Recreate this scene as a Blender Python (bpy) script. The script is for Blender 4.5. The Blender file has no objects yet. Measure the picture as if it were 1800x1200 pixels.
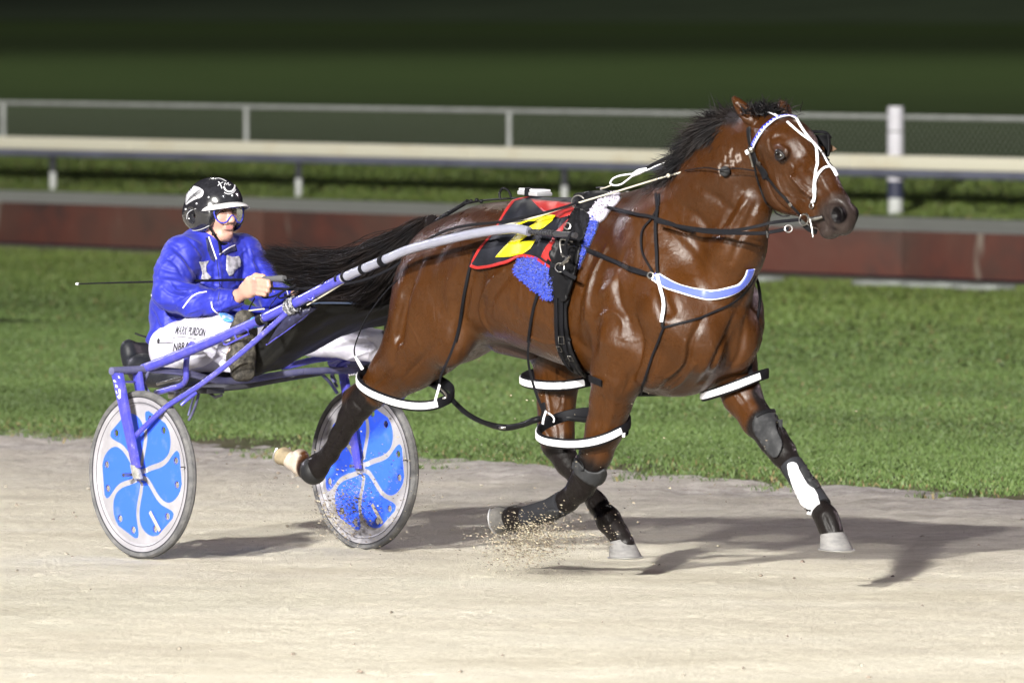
import bpy, bmesh, math, random
import numpy as np
from mathutils import Vector, Matrix
from mathutils.bvhtree import BVHTree
R = math.radians
scene = bpy.context.scene
col = scene.collection
random.seed(7); rng = np.random.default_rng(7)

# ------------------------------------------------------------------ camera
FPX = 16900.0; CAMH = 2.29; DIST = 40.0; TILT = math.atan(593/FPX)
cam = bpy.data.objects.new('camera', bpy.data.cameras.new('camera')); col.objects.link(cam)
cam.data.sensor_width = 36; cam.data.lens = FPX/1800*36
cam.data.clip_start = 1; cam.data.clip_end = 3000
cam.location = (0, -DIST, CAMH); cam.rotation_euler = (R(90)-TILT, 0, 0)
cam.data.dof.use_dof = True; cam.data.dof.focus_distance = 39.2; cam.data.dof.aperture_fstop = 6.3
scene.camera = cam
# ------------------------------------------------------------------ night sky
w = bpy.data.worlds.new('World'); scene.world = w; w.use_nodes = True
bg = w.node_tree.nodes['Background']
sky = w.node_tree.nodes.new('ShaderNodeTexSky'); sky.sky_type = 'NISHITA'; sky.sun_disc = False
sky.sun_elevation = R(-4); sky.sun_rotation = R(200)
mixc = w.node_tree.nodes.new('ShaderNodeMix'); mixc.data_type = 'RGBA'; mixc.inputs[0].default_value = 1.0; mixc.blend_type = 'ADD'
mixc.inputs[7].default_value = (.034, .030, .048, 1)
w.node_tree.links.new(sky.outputs[0], mixc.inputs[6]); w.node_tree.links.new(mixc.outputs[2], bg.inputs[0])
bg.inputs[1].default_value = 0.5
# ------------------------------------------------------------------ off-frame floodlights, weaker fills, and lamps added high over the infield
def flood(name, loc, target, energy, color, size, angle=60):
    L = bpy.data.lights.new(name, 'SPOT'); L.energy = energy; L.color = color
    L.shadow_soft_size = size; L.spot_size = R(angle); L.spot_blend = 1.0
    o = bpy.data.objects.new(name, L); col.objects.link(o); o.location = loc
    o.rotation_euler = (Vector(target)-Vector(loc)).to_track_quat('-Z', 'Y').to_euler()
    return o
flood('flood_or_fill_lamp', (-16.5, -43, 17.5), (2, 6, 0), 255000, (1, .975, .91), .7, 110)
flood('flood_or_fill_lamp', (-16, -60, 15.5), (2, 6, 0), 200000, (1, .965, .92), .6, 100)
flood('flood_or_fill_lamp', (14, -36, 30), (0, 2, .8), 15000, (.93, .94, 1), .9, 100)
flood('flood_or_fill_lamp', (-34, 30, 22), (0, 5, 1.0), 30000, (.90, .88, 1), .7, 90)
flood('flood_or_fill_lamp', (36, 22, 20), (0, 0, 1.0), 26000, (1, .78, .86), .7, 90)
flood('flood_or_fill_lamp', (0, 270, 230), (0, 271, 0), 1650000, (1, .97, .92), 3, 100)  # added lamp high above the field, brightens the nearer infield
flood('flood_or_fill_lamp', (-10, 85, 60), (-5, 60, 0), 42000, (1, .97, .90), 2, 120)  # added fill above the path, weakens the rail's shadow on the berm
o_ = flood('flood_or_fill_lamp', (0, 900, 800), (0, 901, 0), 7500000, (1, .97, .92), 3, 92); o_.data.spot_blend = .7  # added far overhead lamp, gives the distant field its brightness
scene.view_settings.view_transform = 'Standard'; scene.view_settings.look = 'None'
scene.view_settings.exposure = 0.12; scene.view_settings.gamma = 1
scene.render.engine = 'CYCLES'

# ------------------------------------------------------------------ frames of reference
HD = R(50)
hx, hy = math.cos(HD), -math.sin(HD)        # the way the horse runs
lx, ly = math.sin(HD), math.cos(HD)         # its left hand side
OX, OY = -1.077, 0.0                        # middle of the sulky's axle on the ground
def W(p):
    return (OX+p[0]*hx+p[1]*lx, OY+p[0]*hy+p[1]*ly, p[2])
def WA(P):
    P = np.asarray(P, float)
    return np.stack([OX+P[:, 0]*hx+P[:, 1]*lx, OY+P[:, 0]*hy+P[:, 1]*ly, P[:, 2]], 1)
def ray(u, v):
    x = (u-900)/FPX; zc = -(v-600)/FPX
    return np.array([x, math.cos(TILT)+zc*math.sin(TILT), -math.sin(TILT)+zc*math.cos(TILT)])
def q(u, v, L):                              # measured point -> (forward, left, up) in metres
    d = ray(u, v); n = lx*d[0]+ly*d[1]
    t = (L-(lx*(-OX)+ly*(-DIST-OY)))/n
    p = (t*d[0], -DIST+t*d[1], CAMH+t*d[2])
    return np.array([hx*(p[0]-OX)+hy*(p[1]-OY), L, p[2]])
def qw(u, v, L): return W(q(u, v, L))
def qd(u, v, y):                             # measured point at a given depth
    d = ray(u, v); t = (y+DIST)/d[1]
    return np.array([t*d[0], y, CAMH+t*d[2]])
def qg(u, v, z=0.0):                         # measured point on the level z
    d = ray(u, v); t = (z-CAMH)/d[2]
    return np.array([t*d[0], -DIST+t*d[1], z])

# ------------------------------------------------------------------ object helpers
def tag(o, label=None, cat=None, group=None, kind=None):
    if label: o['label'] = label
    if cat: o['category'] = cat
    if group: o['group'] = group
    if kind: o['kind'] = kind
    return o
def empty(name, base, label=None, cat=None, group=None):
    o = bpy.data.objects.new(name, None); col.objects.link(o); o.location = base
    o.empty_display_size = .1
    return tag(o, label, cat, group)
def link(name, me, mat=None, parent=None, base=None, smooth=True):
    """me holds world coordinates; the origin is moved to base (or to the parent's place)"""
    o = bpy.data.objects.new(name, me); col.objects.link(o)
    if base is not None and parent is None:
        me.transform(Matrix.Translation(-Vector(base))); o.location = base
    if parent is not None:
        o.parent = parent
        wl = Vector((0, 0, 0)); p = parent
        while p: wl += Vector(p.location); p = p.parent
        me.transform(Matrix.Translation(-wl))
    if mat is not None:
        for m in (mat if isinstance(mat, (list, tuple)) else [mat]): me.materials.append(m)
    if smooth:
        me.polygons.foreach_set('use_smooth', [True]*len(me.polygons))
    me.update()
    return o
def npmesh(name, V, F, smooth=True):
    """F: (n,3) or (n,4) array"""
    V = np.asarray(V, np.float32); F = np.asarray(F, np.int32)
    me = bpy.data.meshes.new(name)
    me.vertices.add(len(V)); me.vertices.foreach_set('co', V.ravel())
    k = F.shape[1]
    me.loops.add(F.size); me.loops.foreach_set('vertex_index', F.ravel())
    me.polygons.add(len(F)); me.polygons.foreach_set('loop_start', np.arange(0, F.size, k, dtype=np.int32))
    me.polygons.foreach_set('loop_total', np.full(len(F), k, np.int32))
    me.update(calc_edges=True); me.validate()
    return me
class MB:
    """collects shapes (world coordinates) into one mesh"""
    def __init__(s): s.V = []; s.F = []; s.M = []; s.S = []
    def add(s, V, F, m=0, sm=True):
        b = len(s.V); s.V += [tuple(map(float, v)) for v in V]
        for f in F: s.F.append([b+i for i in f]); s.M.append(m); s.S.append(sm)
    def tube(s, pts, r, n=10, m=0, caps=True, closed=False, flat=None, up=None):
        """pts world points; r scalar or list; flat=(wide,thick) makes a ribbon with rounded edge, up = list/one normal"""
        P = [Vector(p) for p in pts]; k = len(P)
        rr = r if hasattr(r, '__len__') else [r]*k
        prev = None; rings = []
        for i in range(k):
            if closed: t = (P[(i+1) % k]-P[i-1])
            else: t = (P[min(i+1, k-1)]-P[max(i-1, 0)])
            if t.length < 1e-9: t = Vector((0, 0, 1))
            t.normalize()
            if up is not None:
                nrm = Vector(up[i] if hasattr(up[0], '__len__') else up)
            else:
                nrm = prev if prev is not None else (Vector((0, 0, 1)) if abs(t.z) < .9 else Vector((1, 0, 0)))
            nrm = nrm-t*nrm.dot(t)
            if nrm.length < 1e-6: nrm = t.orthogonal()
            nrm.normalize(); prev = nrm; b = t.cross(nrm)
            ring = []
            for j in range(n):
                a = 2*math.pi*j/n
                if flat: 
                    ca, sa = math.cos(a), math.sin(a)
                    e = .55
                    x = math.copysign(abs(ca)**e, ca)*flat[0]/2*rr[i]; y = math.copysign(abs(sa)**e, sa)*flat[1]/2*rr[i]
                    ring.append(P[i]+b*x+nrm*y)
                else: ring.append(P[i]+(b*math.cos(a)+nrm*math.sin(a))*rr[i])
            rings.append(ring)
        V = [v for ring in rings for v in ring]; F = []
        for i in range(k if closed else k-1):
            a0 = i*n; b0 = ((i+1) % k)*n
            for j in range(n): F.append([a0+j, a0+(j+1) % n, b0+(j+1) % n, b0+j])
        if caps and not closed:
            F.append(list(range(n))[::-1]); F.append([(k-1)*n+j for j in range(n)])
        s.add(V, F, m)
    def box(s, c, sz, rot=None, m=0, bev=0):
        hx_, hy_, hz_ = sz[0]/2, sz[1]/2, sz[2]/2
        V = [Vector((x, y, z)) for x in (-hx_, hx_) for y in (-hy_, hy_) for z in (-hz_, hz_)]
        if rot is not None: V = [rot @ v for v in V]
        V = [v+Vector(c) for v in V]
        s.add(V, [[0, 1, 3, 2], [4, 6, 7, 5], [0, 4, 5, 1], [2, 3, 7, 6], [0, 2, 6, 4], [1, 5, 7, 3]], m, False)
    def ball(s, c, r, n=12, m=0, rot=None):
        r = r if hasattr(r, '__len__') else (r, r, r); V = []; F = []
        for i in range(n+1):
            th = math.pi*i/n
            for j in range(2*n):
                ph = math.pi*j/n
                v = Vector((r[0]*math.sin(th)*math.cos(ph), r[1]*math.sin(th)*math.sin(ph), r[2]*math.cos(th)))
                if rot is not None: v = rot @ v
                V.append(v+Vector(c))
        for i in range(n):
            for j in range(2*n):
                F.append([i*2*n+j, (i+1)*2*n+j, (i+1)*2*n+(j+1) % (2*n), i*2*n+(j+1) % (2*n)])
        s.add(V, F, m)
    def prism(s, pts, off, m=0, sm=False):
        """polygon pts extruded by vector off"""
        n = len(pts); off = Vector(off)
        V = [Vector(p) for p in pts]+[Vector(p)+off for p in pts]
        s.add(V, [list(range(n))[::-1], [n+i for i in range(n)]]+[[i, (i+1) % n, n+(i+1) % n, n+i] for i in range(n)], m, sm)
    def build(s, name, mat, parent=None, base=None, bevel=0):
        me = bpy.data.meshes.new(name); me.from_pydata(s.V, [], s.F)
        bm = bmesh.new(); bm.from_mesh(me); bmesh.ops.remove_doubles(bm, verts=bm.verts, dist=1e-6)
        bmesh.ops.recalc_face_normals(bm, faces=bm.faces)
        for f in bm.faces: f.smooth = True
        bm.to_mesh(me); bm.free()
        o = link(name, me, mat, parent, base, smooth=True)
        mats = len(o.data.materials)
        if mats > 1 and len(s.M) == len(o.data.polygons): o.data.polygons.foreach_set('material_index', s.M)
        e = o.modifiers.new('edge', 'EDGE_SPLIT'); e.split_angle = R(38)
        if bevel:
            b = o.modifiers.new('bevel', 'BEVEL'); b.width = bevel; b.segments = 2; b.limit_method = 'ANGLE'; b.angle_limit = R(40)
            o.modifiers.move(1, 0)
        return o
def smoothpts(P, n=6):
    """Catmull-Rom through tuples"""
    P = [np.asarray(p, float) for p in P]; out = []
    for i in range(len(P)-1):
        p0 = P[max(i-1, 0)]; p1 = P[i]; p2 = P[i+1]; p3 = P[min(i+2, len(P)-1)]
        for j in range(n):
            t = j/n
            out.append(.5*((2*p1)+(-p0+p2)*t+(2*p0-5*p1+4*p2-p3)*t*t+(-p0+3*p1-3*p2+p3)*t**3))
    out.append(P[-1]); return out

# ------------------------------------------------------------------ materials
def mat(name, c, rough=.5, metal=0., var=0., scale=8., bump=0., bscale=60., c2=None, spec=.25, sheen=0., coat=0., attr=None, stretch=(1, 1, 1), fac=(.35, .65), trans=0, detail=6, bdist=.01):
    m = bpy.data.materials.new(name); m.use_nodes = True; nt = m.node_tree; N = nt.nodes; Lk = nt.links
    b = N['Principled BSDF']; b.inputs['Base Color'].default_value = (*c, 1); b.inputs['Roughness'].default_value = rough
    b.inputs['Metallic'].default_value = metal; b.inputs['Specular IOR Level'].default_value = spec
    b.inputs['Sheen Weight'].default_value = sheen; b.inputs['Coat Weight'].default_value = coat
    b.inputs['Transmission Weight'].default_value = trans
    tc = N.new('ShaderNodeTexCoord'); mp = N.new('ShaderNodeMapping'); mp.inputs['Scale'].default_value = stretch
    Lk.new(tc.outputs['Object'], mp.inputs[0])
    src = None
    if attr:
        at = N.new('ShaderNodeVertexColor'); at.layer_name = attr; src = at.outputs[0]
        Lk.new(src, b.inputs['Base Color'])
    if var or c2:
        no = N.new('ShaderNodeTexNoise'); no.inputs['Scale'].default_value = scale; no.inputs['Detail'].default_value = detail; no.inputs['Roughness'].default_value = .65
        Lk.new(mp.outputs[0], no.inputs[0])
        rmp = N.new('ShaderNodeMapRange'); rmp.inputs[1].default_value = fac[0]; rmp.inputs[2].default_value = fac[1]
        Lk.new(no.outputs[0], rmp.inputs[0])
        mx = N.new('ShaderNodeMix'); mx.data_type = 'RGBA'
        if attr:
            mx.blend_type = 'MULTIPLY'; mx.inputs[0].default_value = 1
            r2 = N.new('ShaderNodeMapRange'); r2.inputs[1].default_value = fac[0]; r2.inputs[2].default_value = fac[1]
            r2.inputs[3].default_value = 1-var; r2.inputs[4].default_value = 1+var; r2.clamp = True
            Lk.new(no.outputs[0], r2.inputs[0])
            cb = N.new('ShaderNodeCombineColor')
            for i in range(3): Lk.new(r2.outputs[0], cb.inputs[i])
            Lk.new(src, mx.inputs[6]); Lk.new(cb.outputs[0], mx.inputs[7])
        else:
            cc = c2 if c2 else tuple(x*(1-var) for x in c)
            mx.inputs[6].default_value = (*c, 1); mx.inputs[7].default_value = (*cc, 1)
            Lk.new(rmp.outputs[0], mx.inputs[0])
        Lk.new(mx.outputs[2], b.inputs['Base Color'])
    if bump:
        n2 = N.new('ShaderNodeTexNoise'); n2.inputs['Scale'].default_value = bscale; n2.inputs['Detail'].default_value = 5
        Lk.new(mp.outputs[0], n2.inputs[0])
        bp = N.new('ShaderNodeBump'); bp.inputs['Strength'].default_value = bump; bp.inputs['Distance'].default_value = bdist
        Lk.new(n2.outputs[0], bp.inputs['Height']); Lk.new(bp.outputs[0], b.inputs['Normal'])
    return m

# ------------------------------------------------------------------ implicit modelling (smooth unions, meshed by surface nets)
class Field:
    def __init__(s, lo, hi, h):
        s.lo = np.array(lo, np.float32); s.h = h
        s.n = [int(math.ceil((hi[i]-lo[i])/h))+1 for i in range(3)]
        s.ax = [(s.lo[i]+h*np.arange(s.n[i])).astype(np.float32) for i in range(3)]
        s.f = np.full(s.n, 9., np.float32)
    def sub(s, lo, hi, pad):
        sl = []
        for i in range(3):
            a = int(max(0, math.floor((lo[i]-pad-s.lo[i])/s.h))); b = int(min(s.n[i], math.ceil((hi[i]+pad-s.lo[i])/s.h)+1))
            if b <= a: return None, None
            sl.append(slice(a, b))
        g = np.meshgrid(s.ax[0][sl[0]], s.ax[1][sl[1]], s.ax[2][sl[2]], indexing='ij', sparse=True)
        return tuple(sl), g
    def put(s, sl, d, k, neg=False):
        a = s.f[sl]; d = d.astype(np.float32)
        if neg:
            d = -d; hh = np.maximum(k-np.abs(a-d), 0)/k; s.f[sl] = np.maximum(a, d)+hh*hh*k*.25
        else:
            hh = np.maximum(k-np.abs(a-d), 0)/k; s.f[sl] = np.minimum(a, d)-hh*hh*k*.25
    def cone(s, p0, r0, p1, r1, w=1., k=.03, neg=False):
        p0 = np.array(p0, float); p1 = np.array(p1, float); rm = max(r0, r1)
        sl, g = s.sub(np.minimum(p0, p1)-rm, np.maximum(p0, p1)+rm, k+.02)
        if sl is None: return
        x, y, z = g[0]-p0[0], g[1]-p0[1], g[2]-p0[2]
        d = p1-p0; dd = float(d@d)+1e-12
        t = np.clip((x*d[0]+y*d[1]+z*d[2])/dd, 0, 1)
        D = np.sqrt((x-t*d[0])**2+((y-t*d[1])/w)**2+(z-t*d[2])**2)-(r0+(r1-r0)*t)
        s.put(sl, D*min(1, .5+.5*w), k, neg)
    def ell(s, c, r, rot=0., k=.03, neg=False, M=None):
        """ellipsoid; rot = pitch about the left axis (degrees, nose up); M optional 3x3 whose rows are the axes"""
        c = np.array(c, float); rm = max(r)
        sl, g = s.sub(c-rm, c+rm, k+.02)
        if sl is None: return
        x, y, z = g[0]-c[0], g[1]-c[1], g[2]-c[2]
        if M is None:
            ca, sa = math.cos(R(rot)), math.sin(R(rot))
            X, Y, Z = x*ca+z*sa, y, -x*sa+z*ca
        else:
            X, Y, Z = [M[i][0]*x+M[i][1]*y+M[i][2]*z for i in range(3)]
        k0 = np.sqrt((X/r[0])**2+(Y/r[1])**2+(Z/r[2])**2)+1e-6
        k1 = np.sqrt((X/r[0]**2)**2+(Y/r[1]**2)**2+(Z/r[2]**2)**2)+1e-6
        s.put(sl, np.clip(k0*(k0-1)/k1, -.3, .5), k, neg)
    def chain(s, P, w=1., k=.02, ko=None):
        """P = [(point, radius)], limb through the points"""
        for a, b in zip(P[:-1], P[1:]): s.cone(a[0], a[1], b[0], b[1], w, k)
    def mesh(s):
        f = s.f; S = f < 0
        nx, ny, nz = s.n
        c = np.zeros((nx-1, ny-1, nz-1), np.uint8)
        for i in (0, 1):
            for j in (0, 1):
                for k in (0, 1): c += S[i:nx-1+i, j:ny-1+j, k:nz-1+k]
        act = np.argwhere((c > 0) & (c < 8))
        idx = -np.ones((nx-1, ny-1, nz-1), np.int32); idx[tuple(act.T)] = np.arange(len(act))
        acc = np.zeros((len(act), 3)); cnt = np.zeros(len(act))
        cor = {}
        for i in (0, 1):
            for j in (0, 1):
                for k in (0, 1): cor[i, j, k] = f[act[:, 0]+i, act[:, 1]+j, act[:, 2]+k]
        for ax in range(3):
            for b in (0, 1):
                for d in (0, 1):
                    o = [b, d]; o.insert(ax, 0); o2 = list(o); o2[ax] = 1
                    a0, a1 = cor[tuple(o)], cor[tuple(o2)]
                    m = (a0 < 0) != (a1 < 0)
                    t = np.where(m, a0/np.where(m, a0-a1, 1), 0)
                    for i in range(3): acc[:, i] += np.where(m, (t if i == ax else o[i]), 0)
                    cnt += m
        V = (act+acc/cnt[:, None])*s.h+s.lo
        Fs = []
        for ax in range(3):
            a = [slice(1, n-1) for n in s.n]; a[ax] = slice(0, s.n[ax]-1)
            b = list(a); b[ax] = slice(1, s.n[ax])
            s0 = S[tuple(a)]; s1 = S[tuple(b)]
            e = np.argwhere(s0 != s1); 
            if not len(e): continue
            inside = s0[tuple(e.T)]
            e = e+1; e[:, ax] -= 1
            u, v = [(1, 2), (2, 0), (0, 1)][ax]
            def cell(du, dv):
                p = e.copy(); p[:, u] += du; p[:, v] += dv; return idx[tuple(p.T)]
            Q = np.stack([cell(-1, -1), cell(0, -1), cell(0, 0), cell(-1, 0)], 1)
            Q = np.where(inside[:, None], Q, Q[:, ::-1]); Fs.append(Q)
        return V, np.concatenate(Fs)
def relax(V, F, it=2, lam=.5):
    n = len(V)
    for _ in range(it):
        acc = np.zeros_like(V); cnt = np.zeros(n)
        for i in range(4):
            a = F[:, i]; b = F[:, (i+1) % 4]
            for c in range(3): acc[:, c] += np.bincount(a, V[b, c], n)+np.bincount(b, V[a, c], n)
            cnt += np.bincount(a, minlength=n)+np.bincount(b, minlength=n)
        V = V*(1-lam)+lam*acc/np.maximum(cnt, 1)[:, None]
    return V
def colorattr(me, C, name='coat'):
    ca = me.color_attributes.new(name, 'FLOAT_COLOR', 'POINT')
    ca.data.foreach_set('color', np.concatenate([C, np.ones((len(C), 1))], 1).astype(np.float32).ravel())
def sstep(a, b, x): t = np.clip((x-a)/(b-a), 0, 1); return t*t*(3-2*t)
def vnoise(P, sc, seed=0):
    """cheap smooth value noise for arrays"""
    P = P*sc; i = np.floor(P).astype(np.int64); f = P-i; f = f*f*(3-2*f); out = 0
    def hsh(a): 
        n = (a[:, 0]*73856093) ^ (a[:, 1]*19349663) ^ (a[:, 2]*83492791) ^ (seed*2654435761)
        n = (n ^ (n >> 13))*1274126177 & 0x7fffffff
        return ((n ^ (n >> 16)) & 0xffff)/65535.
    for dx in (0, 1):
        for dy in (0, 1):
            for dz in (0, 1):
                wt = (f[:, 0] if dx else 1-f[:, 0])*(f[:, 1] if dy else 1-f[:, 1])*(f[:, 2] if dz else 1-f[:, 2])
                out = out+wt*hsh(i+np.array([dx, dy, dz]))
    return out
# ================================================================== SETTING
# lines of the track run parallel to (hx,hy); n = distance away from the camera side, across the track
RX, RY = -math.cos(R(55)), math.sin(R(55))      # rail direction, going away to the left
NX, NY = RY, -RX                                 # normal, pointing away from the camera
def tr(s, n, z): return (RX*s+NX*n, RY*s+NY*n, z)
def nof(x, y): return x*NX+y*NY
def nline(u, v, z): p = qg(u, v, z); return nof(p[0], p[1])
n_edge = nline(900, 812, 0)
n_board = nline(900, 466, 0)
zt = .40
n_strip = nline(900, 361, zt); n_post = nline(900, 359.5, zt)
n_crest = n_post+3.6; n_fence = n_crest+2.6
print('n', n_edge, n_board, n_strip, n_post, n_crest, n_fence)
def sheet(name, n0, n1, z0, z1, m, s0=-160, s1=420, sub=1, prof=None, kind='structure'):
    b = MB(); P = prof or [(n0, z0), (n1, z1)]
    V = []; F = []
    K = 2
    for (n, z) in P:
        V += [tr(s0, n, z), tr(s1, n, z)]
    for i in range(len(P)-1): F.append([2*i, 2*i+1, 2*i+3, 2*i+2])
    b.add(V, F)
    o = b.build(name, m); o['kind'] = kind
    return o
def texmat(name, build):
    m = bpy.data.materials.new(name); m.use_nodes = True; build(m.node_tree); return m
def noise(nt, vec, scale, detail=6, rough=.6, dist=0):
    n = nt.nodes.new('ShaderNodeTexNoise'); n.inputs['Scale'].default_value = scale; n.inputs['Detail'].default_value = detail
    n.inputs['Roughness'].default_value = rough; n.inputs['Distortion'].default_value = dist
    nt.links.new(vec, n.inputs[0]); return n.outputs[0]
def ramp(nt, fac, stops):
    r = nt.nodes.new('ShaderNodeValToRGB'); e = r.color_ramp.elements
    while len(e) < len(stops): e.new(.5)
    for i, (p, c) in enumerate(stops): e[i].position = p; e[i].color = (*c, 1) if len(c) == 3 else c
    nt.links.new(fac, r.inputs[0]); return r.outputs[0]
def mixn(nt, a, b, fac, mode='MIX'):
    m = nt.nodes.new('ShaderNodeMix'); m.data_type = 'RGBA'; m.blend_type = mode
    for s_, v in ((6, a), (7, b), (0, fac)):
        if isinstance(v, (tuple, list)): m.inputs[s_].default_value = (*v, 1)
        elif isinstance(v, (int, float)): m.inputs[s_].default_value = v
        else: nt.links.new(v, m.inputs[s_])
    return m.outputs[2]
def vecs(nt, scale=(1, 1, 1), rotz=0):
    tc = nt.nodes.new('ShaderNodeTexCoord'); mp = nt.nodes.new('ShaderNodeMapping'); mp.inputs['Scale'].default_value = scale
    mp.vector_type = 'TEXTURE' if False else 'POINT'; mp.inputs['Rotation'].default_value = (0, 0, rotz)
    nt.links.new(tc.outputs['Object'], mp.inputs[0]); return mp.outputs[0]
def bumpn(nt, h, strength, dist, prev=None):
    b = nt.nodes.new('ShaderNodeBump'); b.inputs['Strength'].default_value = strength; b.inputs['Distance'].default_value = dist
    nt.links.new(h, b.inputs['Height'])
    if prev is not None: nt.links.new(prev, b.inputs['Normal'])
    return b.outputs[0]
ROT = math.atan2(-RX, -RY)  # helper so that textures can stretch along the track
AZ = -(math.atan2(RY, RX))
def m_sand(nt):
    b = nt.nodes['Principled BSDF']
    v = vecs(nt); va = vecs(nt, (.6, 1.3, 1), AZ)
    base = ramp(nt, noise(nt, va, 1.1, 8, .62), [(.30, (.56, .51, .40)), (.5, (.68, .635, .515)), (.72, (.76, .72, .60))])
    # greyer, damper sand by the grass
    sep = nt.nodes.new('ShaderNodeSeparateXYZ'); vr = vecs(nt, (1, 1, 1), AZ); nt.links.new(vr, sep.inputs[0])
    mr = nt.nodes.new('ShaderNodeMapRange'); mr.inputs[1].default_value = -(n_edge-.2); mr.inputs[2].default_value = -(n_edge-4.2)
    nt.links.new(sep.outputs[1], mr.inputs[0])
    grey = ramp(nt, noise(nt, va, 4.5, 10, .78), [(.34, (.17, .155, .145)), (.5, (.37, .34, .325)), (.64, (.56, .53, .51))])
    wob = nt.nodes.new('ShaderNodeMath'); wob.operation = 'MULTIPLY_ADD'; nt.links.new(noise(nt, va, .9, 4), wob.inputs[0]); wob.inputs[1].default_value = .9; wob.inputs[2].default_value = -.45
    ad = nt.nodes.new('ShaderNodeMath'); ad.operation = 'ADD'; ad.use_clamp = True
    nt.links.new(mr.outputs[0], ad.inputs[0]); nt.links.new(wob.outputs[0], ad.inputs[1])
    c = mixn(nt, grey, base, ad.outputs[0])
    sp = ramp(nt, noise(nt, v, 55, 3, .8), [(.30, (.45, .42, .4)), (.44, (1, 1, 1))])
    c = mixn(nt, c, sp, .55, 'MULTIPLY')
    sp2 = ramp(nt, noise(nt, vecs(nt, (5, 16, 1), AZ), 2.2, 5, .75), [(.31, (.42, .34, .30)), (.40, (1, 1, 1)), (.62, (1, 1, 1)), (.74, (1.18, 1.18, 1.2))])
    c = mixn(nt, c, sp2, .5, 'MULTIPLY')
    nt.links.new(c, b.inputs['Base Color']); b.inputs['Roughness'].default_value = .9; b.inputs['Specular IOR Level'].default_value = .25
    n1 = bumpn(nt, noise(nt, v, 22, 9, .8), 1.0, .04)
    n1 = bumpn(nt, noise(nt, vecs(nt, (.8, 1.3, 1), AZ), 5, 7, .65), .35, .05, n1)
    nt.links.new(n1, b.inputs['Normal'])
M_sand = texmat('sand', m_sand)
def m_grassg(nt):
    b = nt.nodes['Principled BSDF']; v = vecs(nt); va = vecs(nt, (.5, 1.6, 1), AZ)
    c = ramp(nt, noise(nt, va, 1.3, 8, .65), [(.3, (.034, .054, .012)), (.5, (.050, .076, .018)), (.72, (.074, .096, .026))])
    c2 = ramp(nt, noise(nt, v, 26, 5, .8), [(.3, (.55, .6, .5)), (.6, (1.15, 1.1, 1.0))])
    c = mixn(nt, c, c2, .8, 'MULTIPLY'); sep = nt.nodes.new('ShaderNodeSeparateXYZ'); nt.links.new(vecs(nt, (1, 1, 1), AZ), sep.inputs[0])
    mr = nt.nodes.new('ShaderNodeMapRange'); mr.inputs[1].default_value = -(n_edge+1.5); mr.inputs[2].default_value = -(n_edge-.3); nt.links.new(sep.outputs[1], mr.inputs[0])
    ad = nt.nodes.new('ShaderNodeMath'); ad.operation = 'MULTIPLY_ADD'; nt.links.new(noise(nt, va, 1.6, 7, .7), ad.inputs[0]); ad.inputs[1].default_value = 1.6; ad.inputs[2].default_value = -1.15; ad.use_clamp = False
    a2 = nt.nodes.new('ShaderNodeMath'); a2.operation = 'ADD'; a2.use_clamp = True; nt.links.new(ad.outputs[0], a2.inputs[0]); nt.links.new(mr.outputs[0], a2.inputs[1])
    c = mixn(nt, c, (.20, .165, .115), a2.outputs[0])
    nt.links.new(c, b.inputs['Base Color'])
    b.inputs['Roughness'].default_value = .85; b.inputs['Specular IOR Level'].default_value = .15
    n1 = bumpn(nt, noise(nt, v, 16, 8, .8), 1, .08); nt.links.new(n1, b.inputs['Normal'])
M_turf = texmat('turf', m_grassg)
def m_field(nt):
    b = nt.nodes['Principled BSDF']; va = vecs(nt, (.35, 1.3, 1), AZ)
    c = ramp(nt, noise(nt, va, .35, 8, .6), [(.3, (.034, .056, .016)), (.5, (.045, .072, .021)), (.7, (.056, .085, .026))])
    nt.links.new(c, b.inputs['Base Color']); b.inputs['Roughness'].default_value = .95; b.inputs['Specular IOR Level'].default_value = .1
    nt.links.new(bumpn(nt, noise(nt, va, 6, 6, .8), 1, .1), b.inputs['Normal'])
M_field = texmat('infield', m_field)
def m_gravel(nt):
    b = nt.nodes['Principled BSDF']; v = vecs(nt)
    c = ramp(nt, noise(nt, v, 2.5, 8, .7), [(.3, (.24, .25, .225)), (.7, (.40, .415, .38))])
    nt.links.new(c, b.inputs['Base Color']); b.inputs['Roughness'].default_value = .95
    nt.links.new(bumpn(nt, noise(nt, v, 30, 5, .8), .6, .02), b.inputs['Normal'])
M_gravel = texmat('gravel', m_gravel)
def m_board(nt):
    b = nt.nodes['Principled BSDF']; va = vecs(nt, (.5, 1, 1)); v = vecs(nt)
    c = ramp(nt, noise(nt, va, 1.1, 9, .7, .4), [(.30, (.040, .024, .022)), (.42, (.070, .032, .027)), (.55, (.120, .038, .027)), (.66, (.13, .050, .037)), (.74, (.20, .12, .095))])
    c = mixn(nt, c, (.10, .06, .045), ramp(nt, noise(nt, v, .45, 4), [(.45, (0, 0, 0)), (.7, (.8, .8, .8))]))
    st = ramp(nt, noise(nt, vecs(nt, (1.6, 1.6, .35)), 2.1, 5, .6), [(.62, (0, 0, 0)), (.70, (.8, .8, .8))])
    c = mixn(nt, c, (.27, .23, .19), st)
    nt.links.new(c, b.inputs['Base Color']); b.inputs['Roughness'].default_value = .8
    nt.links.new(bumpn(nt, noise(nt, v, 14, 6, .7), .5, .01), b.inputs['Normal'])
M_board = texmat('red painted board', m_board)
M_railtop = mat('weathered cream paint', (.80, .77, .62), .5, c2=(.66, .54, .34), scale=1.1, fac=(.5, .9), bump=.2, bscale=10, stretch=(1, 1, 2))
M_railside = mat('blue grey paint', (.16, .17, .23), .5, var=.3, scale=2)
M_post = mat('white post paint', (.62, .64, .62), .5, var=.3, scale=5)
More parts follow.
